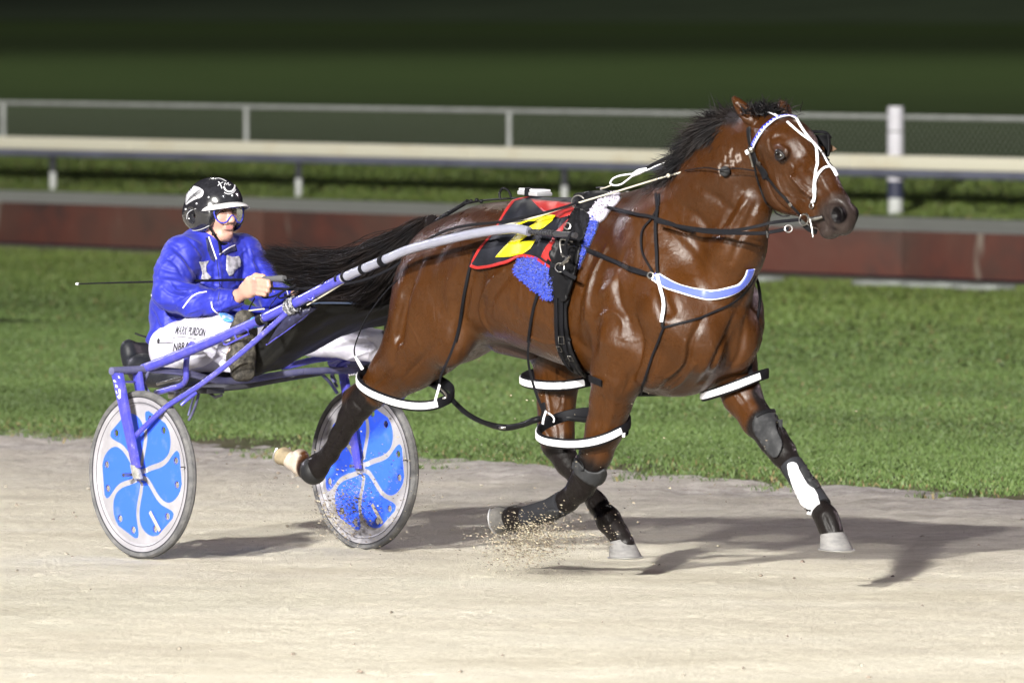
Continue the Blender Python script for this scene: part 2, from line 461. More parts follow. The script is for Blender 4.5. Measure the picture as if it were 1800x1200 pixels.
M_postdark = mat('post shade and band grey', (.05, .053, .06), .6, var=.4, scale=5)  # band colour, also the rail's shadow on the post tops
M_galv = mat('galvanised steel', (.60, .62, .60), .5, .1, var=.25, scale=6)
M_wire = mat('galvanised wire', (.20, .23, .17), .6, .0)

# far ground, dark, to the horizon
sheet('field', 0, 0, 0, 0, M_field, -900, 2500, prof=[(n_fence-.6, .02), (n_fence+2, -.06), (n_fence+12, -.08), (300, -.1), (720, -.1)])
sheet('hill', 0, 0, 0, 0, mat('added horizon rise', (.070, .100, .050), .95, var=.3, scale=.03), -1200, 3000, prof=[(715, -.2), (900, 9), (1200, 16)])  # hill added to hide the sky strip beyond the far field
sheet('infield_berm', 0, 0, 0, 0, M_turf, prof=[(n_strip, zt), (n_post+.5, zt+.02), (n_post+1.8, zt+.16), (n_crest-.5, zt+.33), (n_crest+.2, zt+.36), (n_crest+1.2, zt+.2), (n_fence-.6, .02)])
sheet('gravel_path', n_board+.09, n_strip, zt, zt, M_gravel)
# verge: gentle dip to the board
vg = sheet('grass_verge', 0, 0, 0, 0, M_turf, prof=[(n_edge-.25, -.004), (n_edge, .012), (n_edge+.6, .03), (n_board-1.5, .03), (n_board, .0)])
sheet('bare_earth_strip', 0, 0, 0, 0, mat('dry earth', (.20, .175, .14), .95, var=.4, scale=3, bump=.6, bscale=18, c2=(.10, .12, .05), fac=(.3, .7)), prof=[(n_board-2.1, .036), (n_board, .012)])

# sand surface with real ruts and lumps near the horse
def sandmesh():
    x0, x1, y0, y1, d = -4.4, 4.6, -9.6, 15.5, .024
    X = np.arange(x0, x1, d); Y = np.arange(y0, y1, d); nx, ny = len(X), len(Y)
    xx, yy = np.meshgrid(X, Y, indexing='ij'); s = xx*RX+yy*RY; n = xx*NX+yy*NY
    P = np.stack([s.ravel(), n.ravel(), 0*s.ravel()], 1)
    z = (vnoise(P*[.8, 1.3, 1], 1.3, 1)-.5)*.010+(vnoise(P*[.8, 1.3, 1], 4, 2)-.5)*.008+(vnoise(P, 9, 3)-.5)*.007+(vnoise(P, 21, 6)-.5)*.006
    ed = sstep(n_edge-4.5, n_edge-.3, P[:, 1]); z += ed*((vnoise(P, 2.6, 4)-.5)*.03+(vnoise(P, 8, 5)-.5)*.022+(vnoise(P, 19, 15)-.5)*.014)
    z = z.reshape(nx, ny); r = np.random.default_rng(21)
    def dent(cx, cy, rx_, ry_, dep, a=0.):
        m = max(rx_, ry_)*2.2; i0, i1 = int((cx-m-x0)/d), int((cx+m-x0)/d)+2; j0, j1 = int((cy-m-y0)/d), int((cy+m-y0)/d)+2
        if i0 < 0 or j0 < 0 or i1 >= nx or j1 >= ny: return
        gx = xx[i0:i1, j0:j1]-cx; gy = yy[i0:i1, j0:j1]-cy; ca, sa = math.cos(a), math.sin(a)
        q2 = ((gx*ca+gy*sa)/rx_)**2+((-gx*sa+gy*ca)/ry_)**2
        z[i0:i1, j0:j1] += -dep*np.exp(-q2*1.4)+dep*.45*np.exp(-(np.sqrt(q2)-1.35)**2*6)
    for _ in range(1500):
        dent(r.uniform(x0, x1), r.uniform(y0, 9), r.uniform(.015, .05), r.uniform(.015, .04), r.choice([-1, 1, 1])*r.uniform(.003, .012), r.uniform(0, 3))
    for _ in range(120):      # old hoof marks
        cx, cy = r.uniform(x0, x1), r.uniform(-7, 8); a = math.atan2(hy, hx)+r.normal(0, .2)
        for t in np.linspace(-1.9, 1.9, 7): dent(cx+.06*math.cos(a+t), cy+.06*math.sin(a+t), .028, .022, r.uniform(.004, .009))
    for lt in (-.6, .6):      # tracks of earlier wheels and this one, straight back behind the tyres
        for off in (0, .37*lt, -1.1*lt, 1.9*lt):
            cx, cy = OX+lx*(lt+off), OY+ly*(lt+off); dist = (xx-cx)*lx+(yy-cy)*ly; al = (xx-cx)*hx+(yy-cy)*hy
            dep = (.005 if off == 0 else .003)*(1 if off else 1)*((al < .02) if off == 0 else 1)
            z += -dep*np.exp(-(dist/.014)**2)+dep*.5*np.exp(-((np.abs(dist)-.035)/.014)**2)
    e_ = np.minimum(np.minimum(sstep(x0, x0+.5, xx), 1-sstep(x1-.5, x1-.05, xx)), np.minimum(sstep(y0, y0+.5, yy), 1-sstep(y1-.5, y1-.05, yy)))
    z = z*e_*(1-sstep(n_edge-.3, n_edge+.1, n))-.016*sstep(n_edge-.2, n_edge+.15, n)-.004*(1-e_)
    V = np.stack([xx.ravel(), yy.ravel(), z.ravel()], 1); a = np.arange(nx*ny).reshape(nx, ny)
    F = np.stack([a[:-1, :-1].ravel(), a[1:, :-1].ravel(), a[1:, 1:].ravel(), a[:-1, 1:].ravel()], 1)
    o = link('track', npmesh('track', V, F), M_sand); o['kind'] = 'structure'
sandmesh()
sheet('outer_track', 0, 0, 0, 0, M_sand, -200, 450, prof=[(-60, -.022), (n_edge+.3, -.022)])

# red retaining board: planks butted end to end
def board():
    e = empty('retaining_board', tr(0, n_board, 0), 'long low red painted timber kerb board with worn patches, between grass verge and gravel path', 'kerb board')
    ln = 4.8; k = 0
    for i in range(-6, 46):
        s = i*ln+1.9
        b = MB(); A = Vector(tr(s, n_board, .0)); B = Vector(tr(s+ln-.012, n_board, 0))
        off = Vector((NX, NY, 0))*.085
        dz = rng.uniform(-.006, .006)
        b.prism([A+Vector((0, 0, .03)), B+Vector((0, 0, .03)), B+Vector((0, 0, zt+.01+dz)), A+Vector((0, 0, zt+.01+dz))], off)
        o = b.build('plank', M_board, e, bevel=.008)
    return e
board()
# concrete chunks below the board on the right
M_conc = mat('pale concrete', (.27, .29, .275), .9, var=.45, scale=5, bump=.5, bscale=20)
for i, (u0, u1, v) in enumerate([(1338, 1378, 492), (1540, 1620, 500), (1626, 1706, 503), (1718, 1786, 507)]):
    b = MB(); A = qg(u0, v+1, .03); B = qg(u1, v+3, .03)
    nO = np.array([NX, NY, 0])*.25; up = np.array([0, 0, .045])
    pts = [A-nO, (A+B)/2-nO*1.2, B-nO*.8, B, A]
    b.prism(pts, up); o = b.build('concrete_slab', M_conc, None, base=tuple((A+B)/2), bevel=.012)
    tag(o, ['small pale concrete slab lying below the red board, just right of the chest strap', 'pale concrete slab under the red board, below the thick white post', 'long pale concrete slab, second from the right edge below the red board', 'pale concrete slab at the right edge below the red board'][i], 'concrete slab')

# running rail
def running_rail():
    e = empty('running_rail', tr(0, n_post, zt), 'low cream topped running rail with blue grey underside on short posts behind the path', 'rail')
    zr0 = qd(900, 295, 0)[2]
    zT = CAMH-(258-7)*(nline(900, 350, zt)*0+ (qg(900, 359.5, zt)[1]+DIST))/FPX
    zB = CAMH-(295-7)*(qg(900, 359.5, zt)[1]+DIST)/FPX
    h = zT-zB; print('rail', zT, zB)
    s0, s1 = -60, 240
    prof = [(-.07, zB), (-.085, zB+.03), (-.085, zB+h*.36), (-.11, zB+h*.40), (-.115, zB+h*.8), (-.07, zT-.01), (0, zT), (.10, zT-.02), (.11, zB+h*.4), (.07, zB)]
    top = MB(); bot = MB()
    def ext(mb, pr, a, b_):
        V = []; n = len(pr)
        for s in (a, b_): V += [tr(s, n_post+p[0], p[1]) for p in pr]
        mb.add(V, [[i, (i+1) % n, n+(i+1) % n, n+i] for i in range(n)]+[list(range(n)), [n+i for i in range(n)][::-1]])
    s = s0; k = 0
    cut = h*.38
    while s < s1:
        ext(top, [(-.10, zB+cut), (-.115, zB+cut+.02), (-.115, zT-.03), (-.09, zT-.004), (0, zT), (.09, zT-.01), (.10, zB+cut)], s, s+5.985); s += 6
    ext(bot, [(-.07, zB), (-.088, zB+.02), (-.088, zB+cut-.002), (.085, zB+cut-.002), (.07, zB)], s0, s1)
    top.build('rail_cap', M_railtop, e); bot.build('rail_beam', M_railside, e)
    def sof(u): d = ray(u, 350); t = (n_post-nof(0, -DIST))/(nof(d[0], d[1])); return t*d[0]*RX+(-DIST+t*d[1])*RY
    sA = sof(93); sB = sof(525); d = sB-sA; print('post spacing', d)
    for k in range(-9, 22):
        s = sA+d*k
        if k == 3: continue
        b = MB(); b.tube([tr(s, n_post, zt-.1), tr(s, n_post, zt+.19)], .034, 12, m=0); b.build('post', M_post, e)
        b = MB(); b.tube([tr(s, n_post, zt+.19), tr(s, n_post, zB+.02)], .036, 12); b.build('post_dark_section', M_postdark, e)  # rail's shadow on the post, painted as a darker upper length
running_rail()
# tall white distance post
def tallpost():
    d_ = ray(1574, 350); t_ = (n_post+.02-nof(0, -DIST))/nof(d_[0], d_[1]); p0 = np.array([t_*d_[0], -DIST+t_*d_[1], zt]); dpt = p0[1]+DIST; n = nof(p0[0], p0[1])
    zt_ = CAMH-(187-7)*dpt/FPX; x, y = p0[0], p0[1]
    e = empty('distance_post', tuple(p0), 'thick white round post standing against the running rail at the right', 'post')
    def z(v): return CAMH-(v-7)*dpt/FPX
    r = 14.5*dpt/FPX
    b = MB(); b.tube([(x, y, zt-.05), (x, y, z(348))], r*.9, 24); b.build('post_foot', M_post, e)
    b = MB(); b.tube([(x, y, z(348)), (x, y, z(318))], r*1.02, 24); b.build('post_dark_section', mat('navy grey paint', (.045, .05, .085), .5, var=.2), e)
    b = MB(); b.tube([(x, y, z(318)), (x, y, z(232))], r, 24); b.tube([(x, y, z(230)), (x, y, z(190)), (x, y, zt_)], [r, r, r*.93], 24); b.build('post_shaft', mat('white lilac paint', (.70, .69, .74), .45, var=.2, scale=4), e)
    b = MB(); b.tube([(x, y, z(233)), (x, y, z(229))], r*.9, 24); b.build('band', M_postdark, e)
tallpost()
# chain link fence
def fence():
    dpt = 0
    e = empty('chain_link_fence', tr(0, n_fence, 0), 'grey chain link mesh fence with a slim pipe top rail beyond the running rail', 'fence')
    # depth at u=900 of line n_fence
    y = n_fence/NY; dpt = y+DIST; zT = CAMH-(195-7)*dpt/FPX; print('fence top', zT)
    b = MB(); b.tube([tr(-60, n_fence, zT), tr(240, n_fence, zT)], .023, 10); b.build('top_rail', M_galv, e)
    def sof(u): # s of the point on the fence line seen at column u
        d = ray(u, 200); # solve t: n = n_fence
        t = (n_fence-nof(0, -DIST))/(nof(d[0], d[1])); x, yy = t*d[0], -DIST+t*d[1]; return x*RX+yy*RY
    s0, s1 = sof(433), sof(895)
    for k in range(-5, 10):
        s = s0+(s1-s0)*k
        b = MB(); b.tube([tr(s, n_fence, -.1), tr(s, n_fence, zT+.0)], .026, 10); b.build('fence_post', M_galv, e)
    # mesh
    zb = .02; hgt = zT-zb; pitch = .062
    sA, sB = sof(1900), sof(-150)
    V = []; F = []; r = .0055
    def wire(a, c):
        i = len(V)
        off = [(0, 0, r), (NX*r, NY*r, -r*.6), (-NX*r, -NY*r, -r*.6)]
        for p in (a, c):
            for o in off: V.append((p[0]+o[0], p[1]+o[1], p[2]+o[2]))
        for j in range(3): F.append([i+j, i+(j+1) % 3, i+3+(j+1) % 3, i+3+j])
    lo, hi = min(sA, sB)-hgt, max(sA, sB)+hgt
    s = lo
    while s < hi:
        wire(tr(s, n_fence+.028, zb), tr(s+hgt, n_fence+.028, zT)); wire(tr(s, n_fence+.033, zT), tr(s+hgt, n_fence+.033, zb)); s += pitch*1.414
    me = npmesh('mesh', np.array(V), np.array(F)); link('wire_mesh', me, M_wire, e)
fence()

# grass blades
def grass(name, n0, n1, count, hgt, wid, seed, dens=None, zf=lambda n: .02, smin=-14, smax=18):
    r = np.random.default_rng(seed)
    # sample where the view can see: choose depth & lateral
    n = r.uniform(n0, n1, count*3); s = r.uniform(smin, smax, count*3)
    x = RX*s+NX*n; y = RY*s+NY*n
    vis = (np.abs(x) < (y+DIST)*.056+1.6)
    n, s, x, y = n[vis], s[vis], x[vis], y[vis]
    if dens is not None:
        keep = r.random(len(n)) < dens(n, s, x, y); n, s, x, y = n[keep], s[keep], x[keep], y[keep]
    n, s, x, y = n[:count], s[:count], x[:count], y[:count]
    k = len(n); P = np.stack([s, n, 0*n], 1)
    cl = vnoise(P, 1.4, seed)*.6+vnoise(P, 5, seed+1)*.4
    hh = hgt*(.45+1.1*cl)*r.uniform(.6, 1.3, k); ww = wid*r.uniform(.6, 1.4, k)
    a = r.uniform(0, 2*math.pi, k); lean = r.normal(0, .45, (k, 2))*hh[:, None]
    z0 = zf(n)
    b = np.stack([x, y, z0], 1); d = np.stack([np.cos(a)*ww, np.sin(a)*ww, 0*a], 1)
    tip = b+np.stack([lean[:, 0], lean[:, 1], hh], 1)
    mid = b+np.stack([lean[:, 0]*.3, lean[:, 1]*.3, hh*.55], 1)
    V = np.stack([b-d, b+d, mid+d*.8, tip, mid-d*.8], 1).reshape(-1, 3)
    i = np.arange(k)*5
    F = np.concatenate([np.stack([i, i+1, i+2, i+4], 1), np.stack([i+4, i+2, i+3, i+3], 1)])
    me = bpy.data.meshes.new(name)
    F1 = np.stack([i, i+1, i+2, i+3, i+4], 1)
    me = npmesh(name, V, F1)
    pal = np.array([[.046, .080, .020], [.060, .096, .026], [.080, .106, .034], [.034, .060, .015]])
    C = (1.16+.42*sstep(n_edge+6, n_board, n))[:, None]*(np.array([1, 1, 1])+np.array([.14, .02, -.12])*sstep(n_edge+8, n_board-1, n)[:, None])*(pal[r.integers(0, 4, k)]*.5+pal.mean(0)*.62)*(.66+.42*vnoise(P*[.5, 1.3, 1], .9, seed+3)[:, None]+.30*vnoise(P*[.4, .9, 1], .35, seed+9)[:, None])
    dry = (r.random(k) < np.clip(.02+.14*(1-(n-n0)/1.2)*(name == 'grass_edge'), 0, .4)); C[dry] = [.17, .13, .06]
    colorattr(me, np.repeat(C, 5, 0))
    o = link(name, me, M_blade, smooth=False); tag(o, kind='stuff')
    return o
M_blade = mat('grass blade', (.05, .1, .02), .55, attr='coat', spec=.3)
bb = M_blade.node_tree.nodes['Principled BSDF']; bb.inputs['Subsurface Weight'].default_value = 0
zv = lambda n: np.interp(n, [n_edge-.25, n_edge, n_edge+.6, n_board-1.5, n_board], [-.004, .012, .03, .03, .0])-.004
def edgedens(n, s, x, y):
    P = np.stack([s, n*0, 0*n], 1); w = (vnoise(P, .55, 31)-.5)*1.0+(vnoise(P, 2.3, 32)-.5)*.5+(vnoise(P, 9, 33)-.5)*.18
    return sstep(-.55, .75, n-n_edge+w*1.3)
grass('grass_edge', n_edge-.8, n_edge+3.0, 200000, .024, .0045, 11, edgedens, lambda n: np.maximum(zv(n), -.01))
grass('grass', n_edge+2.8, n_edge+9, 215000, .020, .0055, 12, None, zv, -25, 25)
grass('grass', n_edge+9, n_board-.9, 185000, .022, .009, 13, None, zv, -40, 45)
zb_ = lambda n: np.interp(n, [n_strip, n_post+.5, n_post+1.8, n_crest-.5, n_crest+.2, n_crest+1.2], [zt, zt+.02, zt+.16, zt+.33, zt+.36, zt+.2])
grass('grass', n_strip+.05, n_crest+1.0, 90000, .026, .012, 14, None, zb_, -60, 60)
# crumbs of sand and clods on the track
def clods():
    r = np.random.default_rng(5); k = 1500
    V = []; F = []; C = []
    s = r.uniform(-9, 11, k); n = r.uniform(-6, n_edge+.1, k)
    pw = r.random(k) < .35+.65*sstep(n_edge-4, n_edge, n); s, n = s[pw], n[pw]; k = len(s)
    x = RX*s+NX*n; y = RY*s+NY*n
    base = np.array([[1, 0, 0], [-.5, .87, 0], [-.5, -.87, 0], [0, 0, .9], [0, 0, -.9]])
    fc = np.array([[0, 1, 3], [1, 2, 3], [2, 0, 3], [1, 0, 4], [2, 1, 4], [0, 2, 4]])
    sz = r.gamma(1.3, .0026, k)+.0015
    A = []
    for i in range(k):
        a = r.uniform(0, 6.28); c_, s_ = math.cos(a), math.sin(a)
        M_ = np.array([[c_, s_, 0], [-s_, c_, 0], [0, 0, 1]])
        A.append((base*(r.uniform(.6, 1.4, (5, 3)))*sz[i]*[1.6, 1.1, .8])@M_+[x[i], y[i], sz[i]*.25])
    V = np.concatenate(A); F = (np.arange(k)[:, None, None]*5+fc[None]).reshape(-1, 3)
    me = npmesh('sand_crumbs', V, F)
    cc = np.array([[.30, .26, .21], [.40, .36, .30], [.20, .16, .13], [.24, .20, .16]])[r.integers(0, 4, k)]
    colorattr(me, np.repeat(cc, 5, 0)); o = link('sand_crumbs', me, mat('crumbs', (.3, .26, .2), .95, attr='coat'), smooth=False); tag(o, kind='stuff')
clods()
# ================================================================== HORSE
def horse_field(h=.006):
    f = Field((.25, -.42, .12), (3.86, .42, 2.0), h)
    # trunk: stations (column, top, bottom, half width) along the mid-plane
    ST = [(716, 480, 560, .05), (735, 445, 600, .14), (760, 410, 640, .20), (800, 382, 640, .25), (850, 362, 612, .278), (900, 354, 604, .282),
          (950, 353, 618, .285), (1000, 354, 638, .285), (1050, 352, 655, .272), (1100, 348, 672, .25), (1140, 346, 688, .235), (1180, 360, 697, .225), (1215, 400, 693, .215), (1245, 440, 672, .20), (1266, 475, 640, .165), (1280, 520, 600, .10)]
    X = np.array([q(a[0], a[1], 0)[0] for a in ST]); T = np.array([q(a[0], a[1], 0)[2] for a in ST]); B = np.array([q(a[0], a[2], 0)[2] for a in ST]); Wd = np.array([a[3] for a in ST])
    xs = np.linspace(X[0], X[-1], 80)
    def cr(y):
        P = smoothpts([np.array([a, b]) for a, b in zip(X, y)], 8); P = np.array(P); return P[:, 0], P[:, 1]
    xt, tt = cr(T); xb, tb = cr(B); xw, tw = cr(Wd)
    sl, g = f.sub((X[0]-.1, -.4, .6), (X[-1]+.1, .4, 1.7), .02)
    x, y, z = g
    xf = np.clip(x, X[0], X[-1])
    t = np.interp(xf, xt, tt).astype(np.float32); b = np.interp(xf, xb, tb).astype(np.float32); wd = np.interp(xf, xw, tw).astype(np.float32)
    c = (t+b)/2+.02; hz = (t-b)/2
    zz = (z-(t+b)/2)/hz
    ex = np.maximum(0, np.maximum(X[0]-x, x-X[-1]))
    # a little narrower towards the spine, fuller in the lower third
    wloc = wd*(1-.10*np.clip(zz, 0, 1)**2)
    rr = (np.abs(zz)**2.25+np.abs(y/wloc)**2.25)**(1/2.25)
    D = (rr-1)*np.minimum(hz, wd)+ex*1.2
    f.put(sl, D.astype(np.float32), .02)
    # withers, loin, croup
    f.cone(q(1060, 372, 0), .045, q(1165, 372, 0), .055, 1, .09)
    f.ell(q(862, 425, -.12), (.20, .12, .12), 4, .09); f.ell(q(862+83, 425, .12), (.20, .12, .12), 4, .09)
    # neck
    f.chain([(q(1168, 488, 0), .25), (q(1215, 405, 0), .215), (q(1262, 328, 0), .188), (q(1300, 275, 0), .16), (q(1325, 255, 0), .13)], .56, .09)
    f.chain([(q(1135, 366, 0), .05), (q(1184, 340, 0), .05), (q(1226, 295, 0), .045), (q(1264, 240, 0), .042), (q(1300, 214, 0), .045)], .9, .06)
    f.chain([(q(1272, 500, 0), .12), (q(1298, 435, 0), .095), (q(1322, 372, 0), .075)], 1.05, .07)      # gullet
    # shoulders, upper arms, breast: same on both sides
    for s in (-1, 1):
        def m(u, v, L): a = q(u, v, -L); return (a[0], s*L, a[2])
        f.cone(m(1135, 400, .12), .06, m(1165, 540, .19), .09, .8, .12)     # blade
        f.ell(m(1082, 545, .195), (.17, .085, .15), -35, .08)        # triceps
        f.ell(m(1190, 570, .155), (.11, .085, .12), 0, .10)         # point of shoulder
        f.ell(m(1235, 600, .085), (.10, .085, .13), 0, .07)         # breast
        f.ell(m(1150, 640, .165), (.12, .08, .09), 20, .07)        # arm
    # near hind
    ch = lambda L_, w=.85, k=.05: f.chain([(q(a, b, c), r) for a, b, c, r in L_], w, k)
    ch([(778, 480, -.12, .18), (768, 540, -.135, .19), (748, 592, -.15, .16), (716, 632, -.165, .117), (684, 662, -.17, .083), (656, 690, -.175, .063)], .78, .07)
    f.ell(q(790, 585, -.19), (.12, .085, .14), 0, .06)                 # stifle
    ch([(656, 690, -.175, .062), (632, 710, -.175, .062), (616, 734, -.175, .054), (597, 768, -.17, .044), (580, 797, -.168, .038), (558, 820, -.165, .050), (547, 831, -.165, .046)], .82, .02)
    f.cone(q(662, 664, -.175), .032, q(613, 697, -.175), .032, .8, .03)  # hamstring to the point of hock
    ch([(549, 828, -.165, .040), (530, 819, -.165, .040), (512, 809, -.165, .038)], .9, .02); f.ell(q(528, 800, -.165), (.034, .034, .028), 0, .02)
    # off hind
    ch([(930, 480, .12, .19), (962, 560, .135, .17), (985, 615, .15, .13), (980, 665, .15, .092), (978, 710, .145, .078), (978, 752, .14, .072), (980, 778, .138, .066), (996, 812, .135, .047), (1022, 848, .13, .040), (1050, 885, .125, .038), (1070, 914, .122, .049), (1086, 936, .12, .039), (1098, 955, .12, .045)], .84, .035)
    f.cone(q(962, 700, .145), .03, q(955, 760, .14), .032, .8, .03)
    # near fore
    ch([(1100, 600, -.18, .15), (1086, 655, -.185, .112), (1074, 704, -.175, .087), (1063, 752, -.165, .077), (1048, 795, -.16, .066), (1036, 826, -.155, .062), (1021, 856, -.155, .053), (998, 879, -.15, .042), (955, 899, -.145, .037), (925, 908, -.145, .038), (905, 911, -.145, .047), (893, 912, -.145, .040)], .86, .03)
    # off fore
    ch([(1268, 590, .15, .15), (1284, 642, .165, .11), (1304, 694, .165, .080), (1330, 737, .16, .064), (1359, 772, .155, .058), (1376, 795, .155, .052), (1394, 822, .15, .042), (1424, 866, .145, .038), (1441, 894, .142, .037), (1453, 910, .14, .045), (1460, 928, .138, .042), (1464, 940, .136, .045)], .86, .03)
    # sheath
    f.cone(q(880, 600, .0), .05, q(930, 618, 0), .035, .9, .03)
    # head
    f.cone(q(1338, 236, 0), .080, q(1385, 258, 0), .100, .90, .05)
    f.cone(q(1385, 260, 0), .104, q(1436, 318, 0), .078, .76, .05)
    f.cone(q(1436, 318, 0), .078, q(1472, 362, 0), .060, .76, .04)
    f.cone(q(1466, 366, 0), .060, q(1480, 382, 0), .055, .80, .03)
    f.cone(q(1366, 236, 0), .050, q(1402, 258, 0), .05, 1.7, .05)      # brow
    f.ell(q(1382, 322, 0), (.125, .084, .115), -35, .045)             # cheeks
    f.cone(q(1386, 346, 0), .050, q(1436, 376, 0), .045, .95, .04)     # lower jaw
    f.cone(q(1430, 370, 0), .045, q(1458, 396, 0), .034, .95, .035)
    f.ell(q(1460, 407, 0), (.046, .040, .030), 8, .02)               # lower lip and chin
    f.ell(q(1481, 398, 0), (.045, .045, .036), 0, .02)               # upper lip
    for s in (-1, 1):
        e = q(1374, 270, -.098); f.ell((e[0], s*.094, e[2]+.002), (.034, .014, .024), 0, .02)
        f.cone((e[0]-.026, s*.094, e[2]+.016), .006, (e[0]+.024, s*.096, e[2]+.014), .005, 1, .012)
        f.ell((e[0]-.002, s*.120, e[2]-.004), (.024, .016, .015), 0, .008, neg=True)
        nn = q(1471, 377, -.05); f.ell((nn[0]-.004, s*(.044 if s < 0 else .030), nn[2]), (.034, .022, .034), 15, .02)
        f.ell((nn[0]+.004, s*.068, nn[2]-.004), (.027, .028, .034), 25, .006, neg=True)
        f.cone(q(1450, 388, 0)*[1, 0, 1]+[0, s*.054, 0], .007, q(1490, 408, 0)*[1, 0, 1]+[0, s*.040, 0], .006, 1, .008, neg=True)   # line of the mouth
    # facial crest, jaw groove
        a = q(1392, 312, -.085); b_ = q(1424, 345, -.07); f.cone((a[0], s*.083, a[2]), .012, (b_[0], s*.068, b_[2]), .009, 1, .022)
        # jugular groove and muscle lines of the neck
        a = q(1325, 392, -.08); b_ = q(1250, 470, -.12)
        f.cone((a[0]-.02, s*.128, a[2]), .018, (b_[0], s*.185, b_[2]), .028, 1, .03, neg=True)
        # groove behind shoulder, in front of it
        a = q(1055, 470, -.27); b_ = q(1042, 600, -.29); f.cone((a[0], s*.305, a[2]), .02, (b_[0], s*.31, b_[2]), .03, 1, .05, neg=True)
        a = q(1165, 470, -.22); b_ = q(1190, 545, -.2); f.cone((a[0], s*.235, a[2]), .01, (b_[0], s*.26, b_[2]), .02, 1, .04, neg=True)
        # between flank and thigh
        a = q(845, 470, -.28); b_ = q(835, 560, -.27); f.cone((a[0], s*.312, a[2]), .03, (b_[0], s*.295, b_[2]), .045, 1, .05, neg=True)
        # hip line down the thigh
        a = q(735, 470, -.25); b_ = q(715, 590, -.25); f.cone((a[0], s*.30, a[2]), .01, (b_[0], s*.285, b_[2]), .018, 1, .05, neg=True)
    # chest furrow between breast muscles
    a = q(1338, 520, 0); b_ = q(1330, 650, 0)
    f.cone((q(1300, 520, 0)[0]+.02, 0, a[2]), .01, (q(1290, 640, 0)[0]+.01, 0, b_[2]), .03, 1, .05, neg=True)
    # ears
    def ear(base, tip, s):
        base = np.array(base); tip = np.array(tip); d = tip-base
        for i in range(5):
            t0, t1 = i/5, (i+1)/5
            rad = lambda t: .012+.022*math.sin(math.pi*(t*.8+.15))*(1-t*.55)
            f.cone(base+d*t0, rad(t0), base+d*t1, rad(t1), 1, .008)
        fr = np.array([.019, s*.019, 0]); f.cone(base+d*.28+fr, .012, base+d*.82+fr*.9, .006, 1, .006, neg=True)
    ear(q(1322, 212, -.07), q(1291, 174, -.085), -1); ear(q(1384, 205, .07), q(1373, 181, .085), 1)
    return f
_f = horse_field()
HV, HF = _f.mesh(); HV = relax(HV, HF, 3, .5)
print('horse verts', len(HV)); del _f
# brush strokes of real relief: folds, veins, muscle edges, pressed into (-) or raised from (+) both flanks
def normals(V, F):
    n = np.cross(V[F[:, 2]]-V[F[:, 0]], V[F[:, 3]]-V[F[:, 1]]); N = np.zeros_like(V)
    for i in range(4):
        for c in range(3): N[:, c] += np.bincount(F[:, i], n[:, c], len(V))
    return N/np.maximum(np.linalg.norm(N, axis=1), 1e-9)[:, None]
def sculpt(V, F, strokes, sides=(1, -1)):
    bv = BVHTree.FromPolygons([tuple(p) for p in WA(V)], [tuple(f) for f in F.tolist()])
    cp = Vector((0, -DIST, CAMH)); N = normals(V, F); D = np.zeros(len(V))
    for st in strokes:
        pts, wd, ht = st[:3]; only = len(st) > 3
        P = []
        for p in smoothpts([(a, b) for a, b in pts], 5):
            r = bv.ray_cast(cp, Vector(ray(*p)).normalized())
            if r[0] is None: continue
            d = np.array(r[0])-[OX, OY, 0]; P.append([d[0]*hx+d[1]*hy, d[0]*lx+d[1]*ly, d[2]])
        if len(P) < 2: continue
        P = np.array(P)
        for s in ((1,) if only else sides):
            Q_ = P*[1, s, 1]; lo = Q_.min(0)-3*wd; hi = Q_.max(0)+3*wd
            ix = np.where(np.all((V > lo) & (V < hi), axis=1))[0]
            if not len(ix): continue
            best = np.full(len(ix), 9.); tt = np.zeros(len(ix)); X = V[ix]
            for k in range(len(Q_)-1):
                a, b = Q_[k], Q_[k+1]; dd = b-a; t = np.clip(((X-a)@dd)/(dd@dd+1e-12), 0, 1)
                ds = np.linalg.norm(X-(a+t[:, None]*dd), axis=1); m = ds < best; best = np.where(m, ds, best); tt = np.where(m, (k+t)/(len(Q_)-1), tt)
            D[ix] += ht*np.exp(-(best/wd)**2)*np.sin(np.pi*np.clip(tt, .08, .92))**.5
    return V+N*D[:, None]
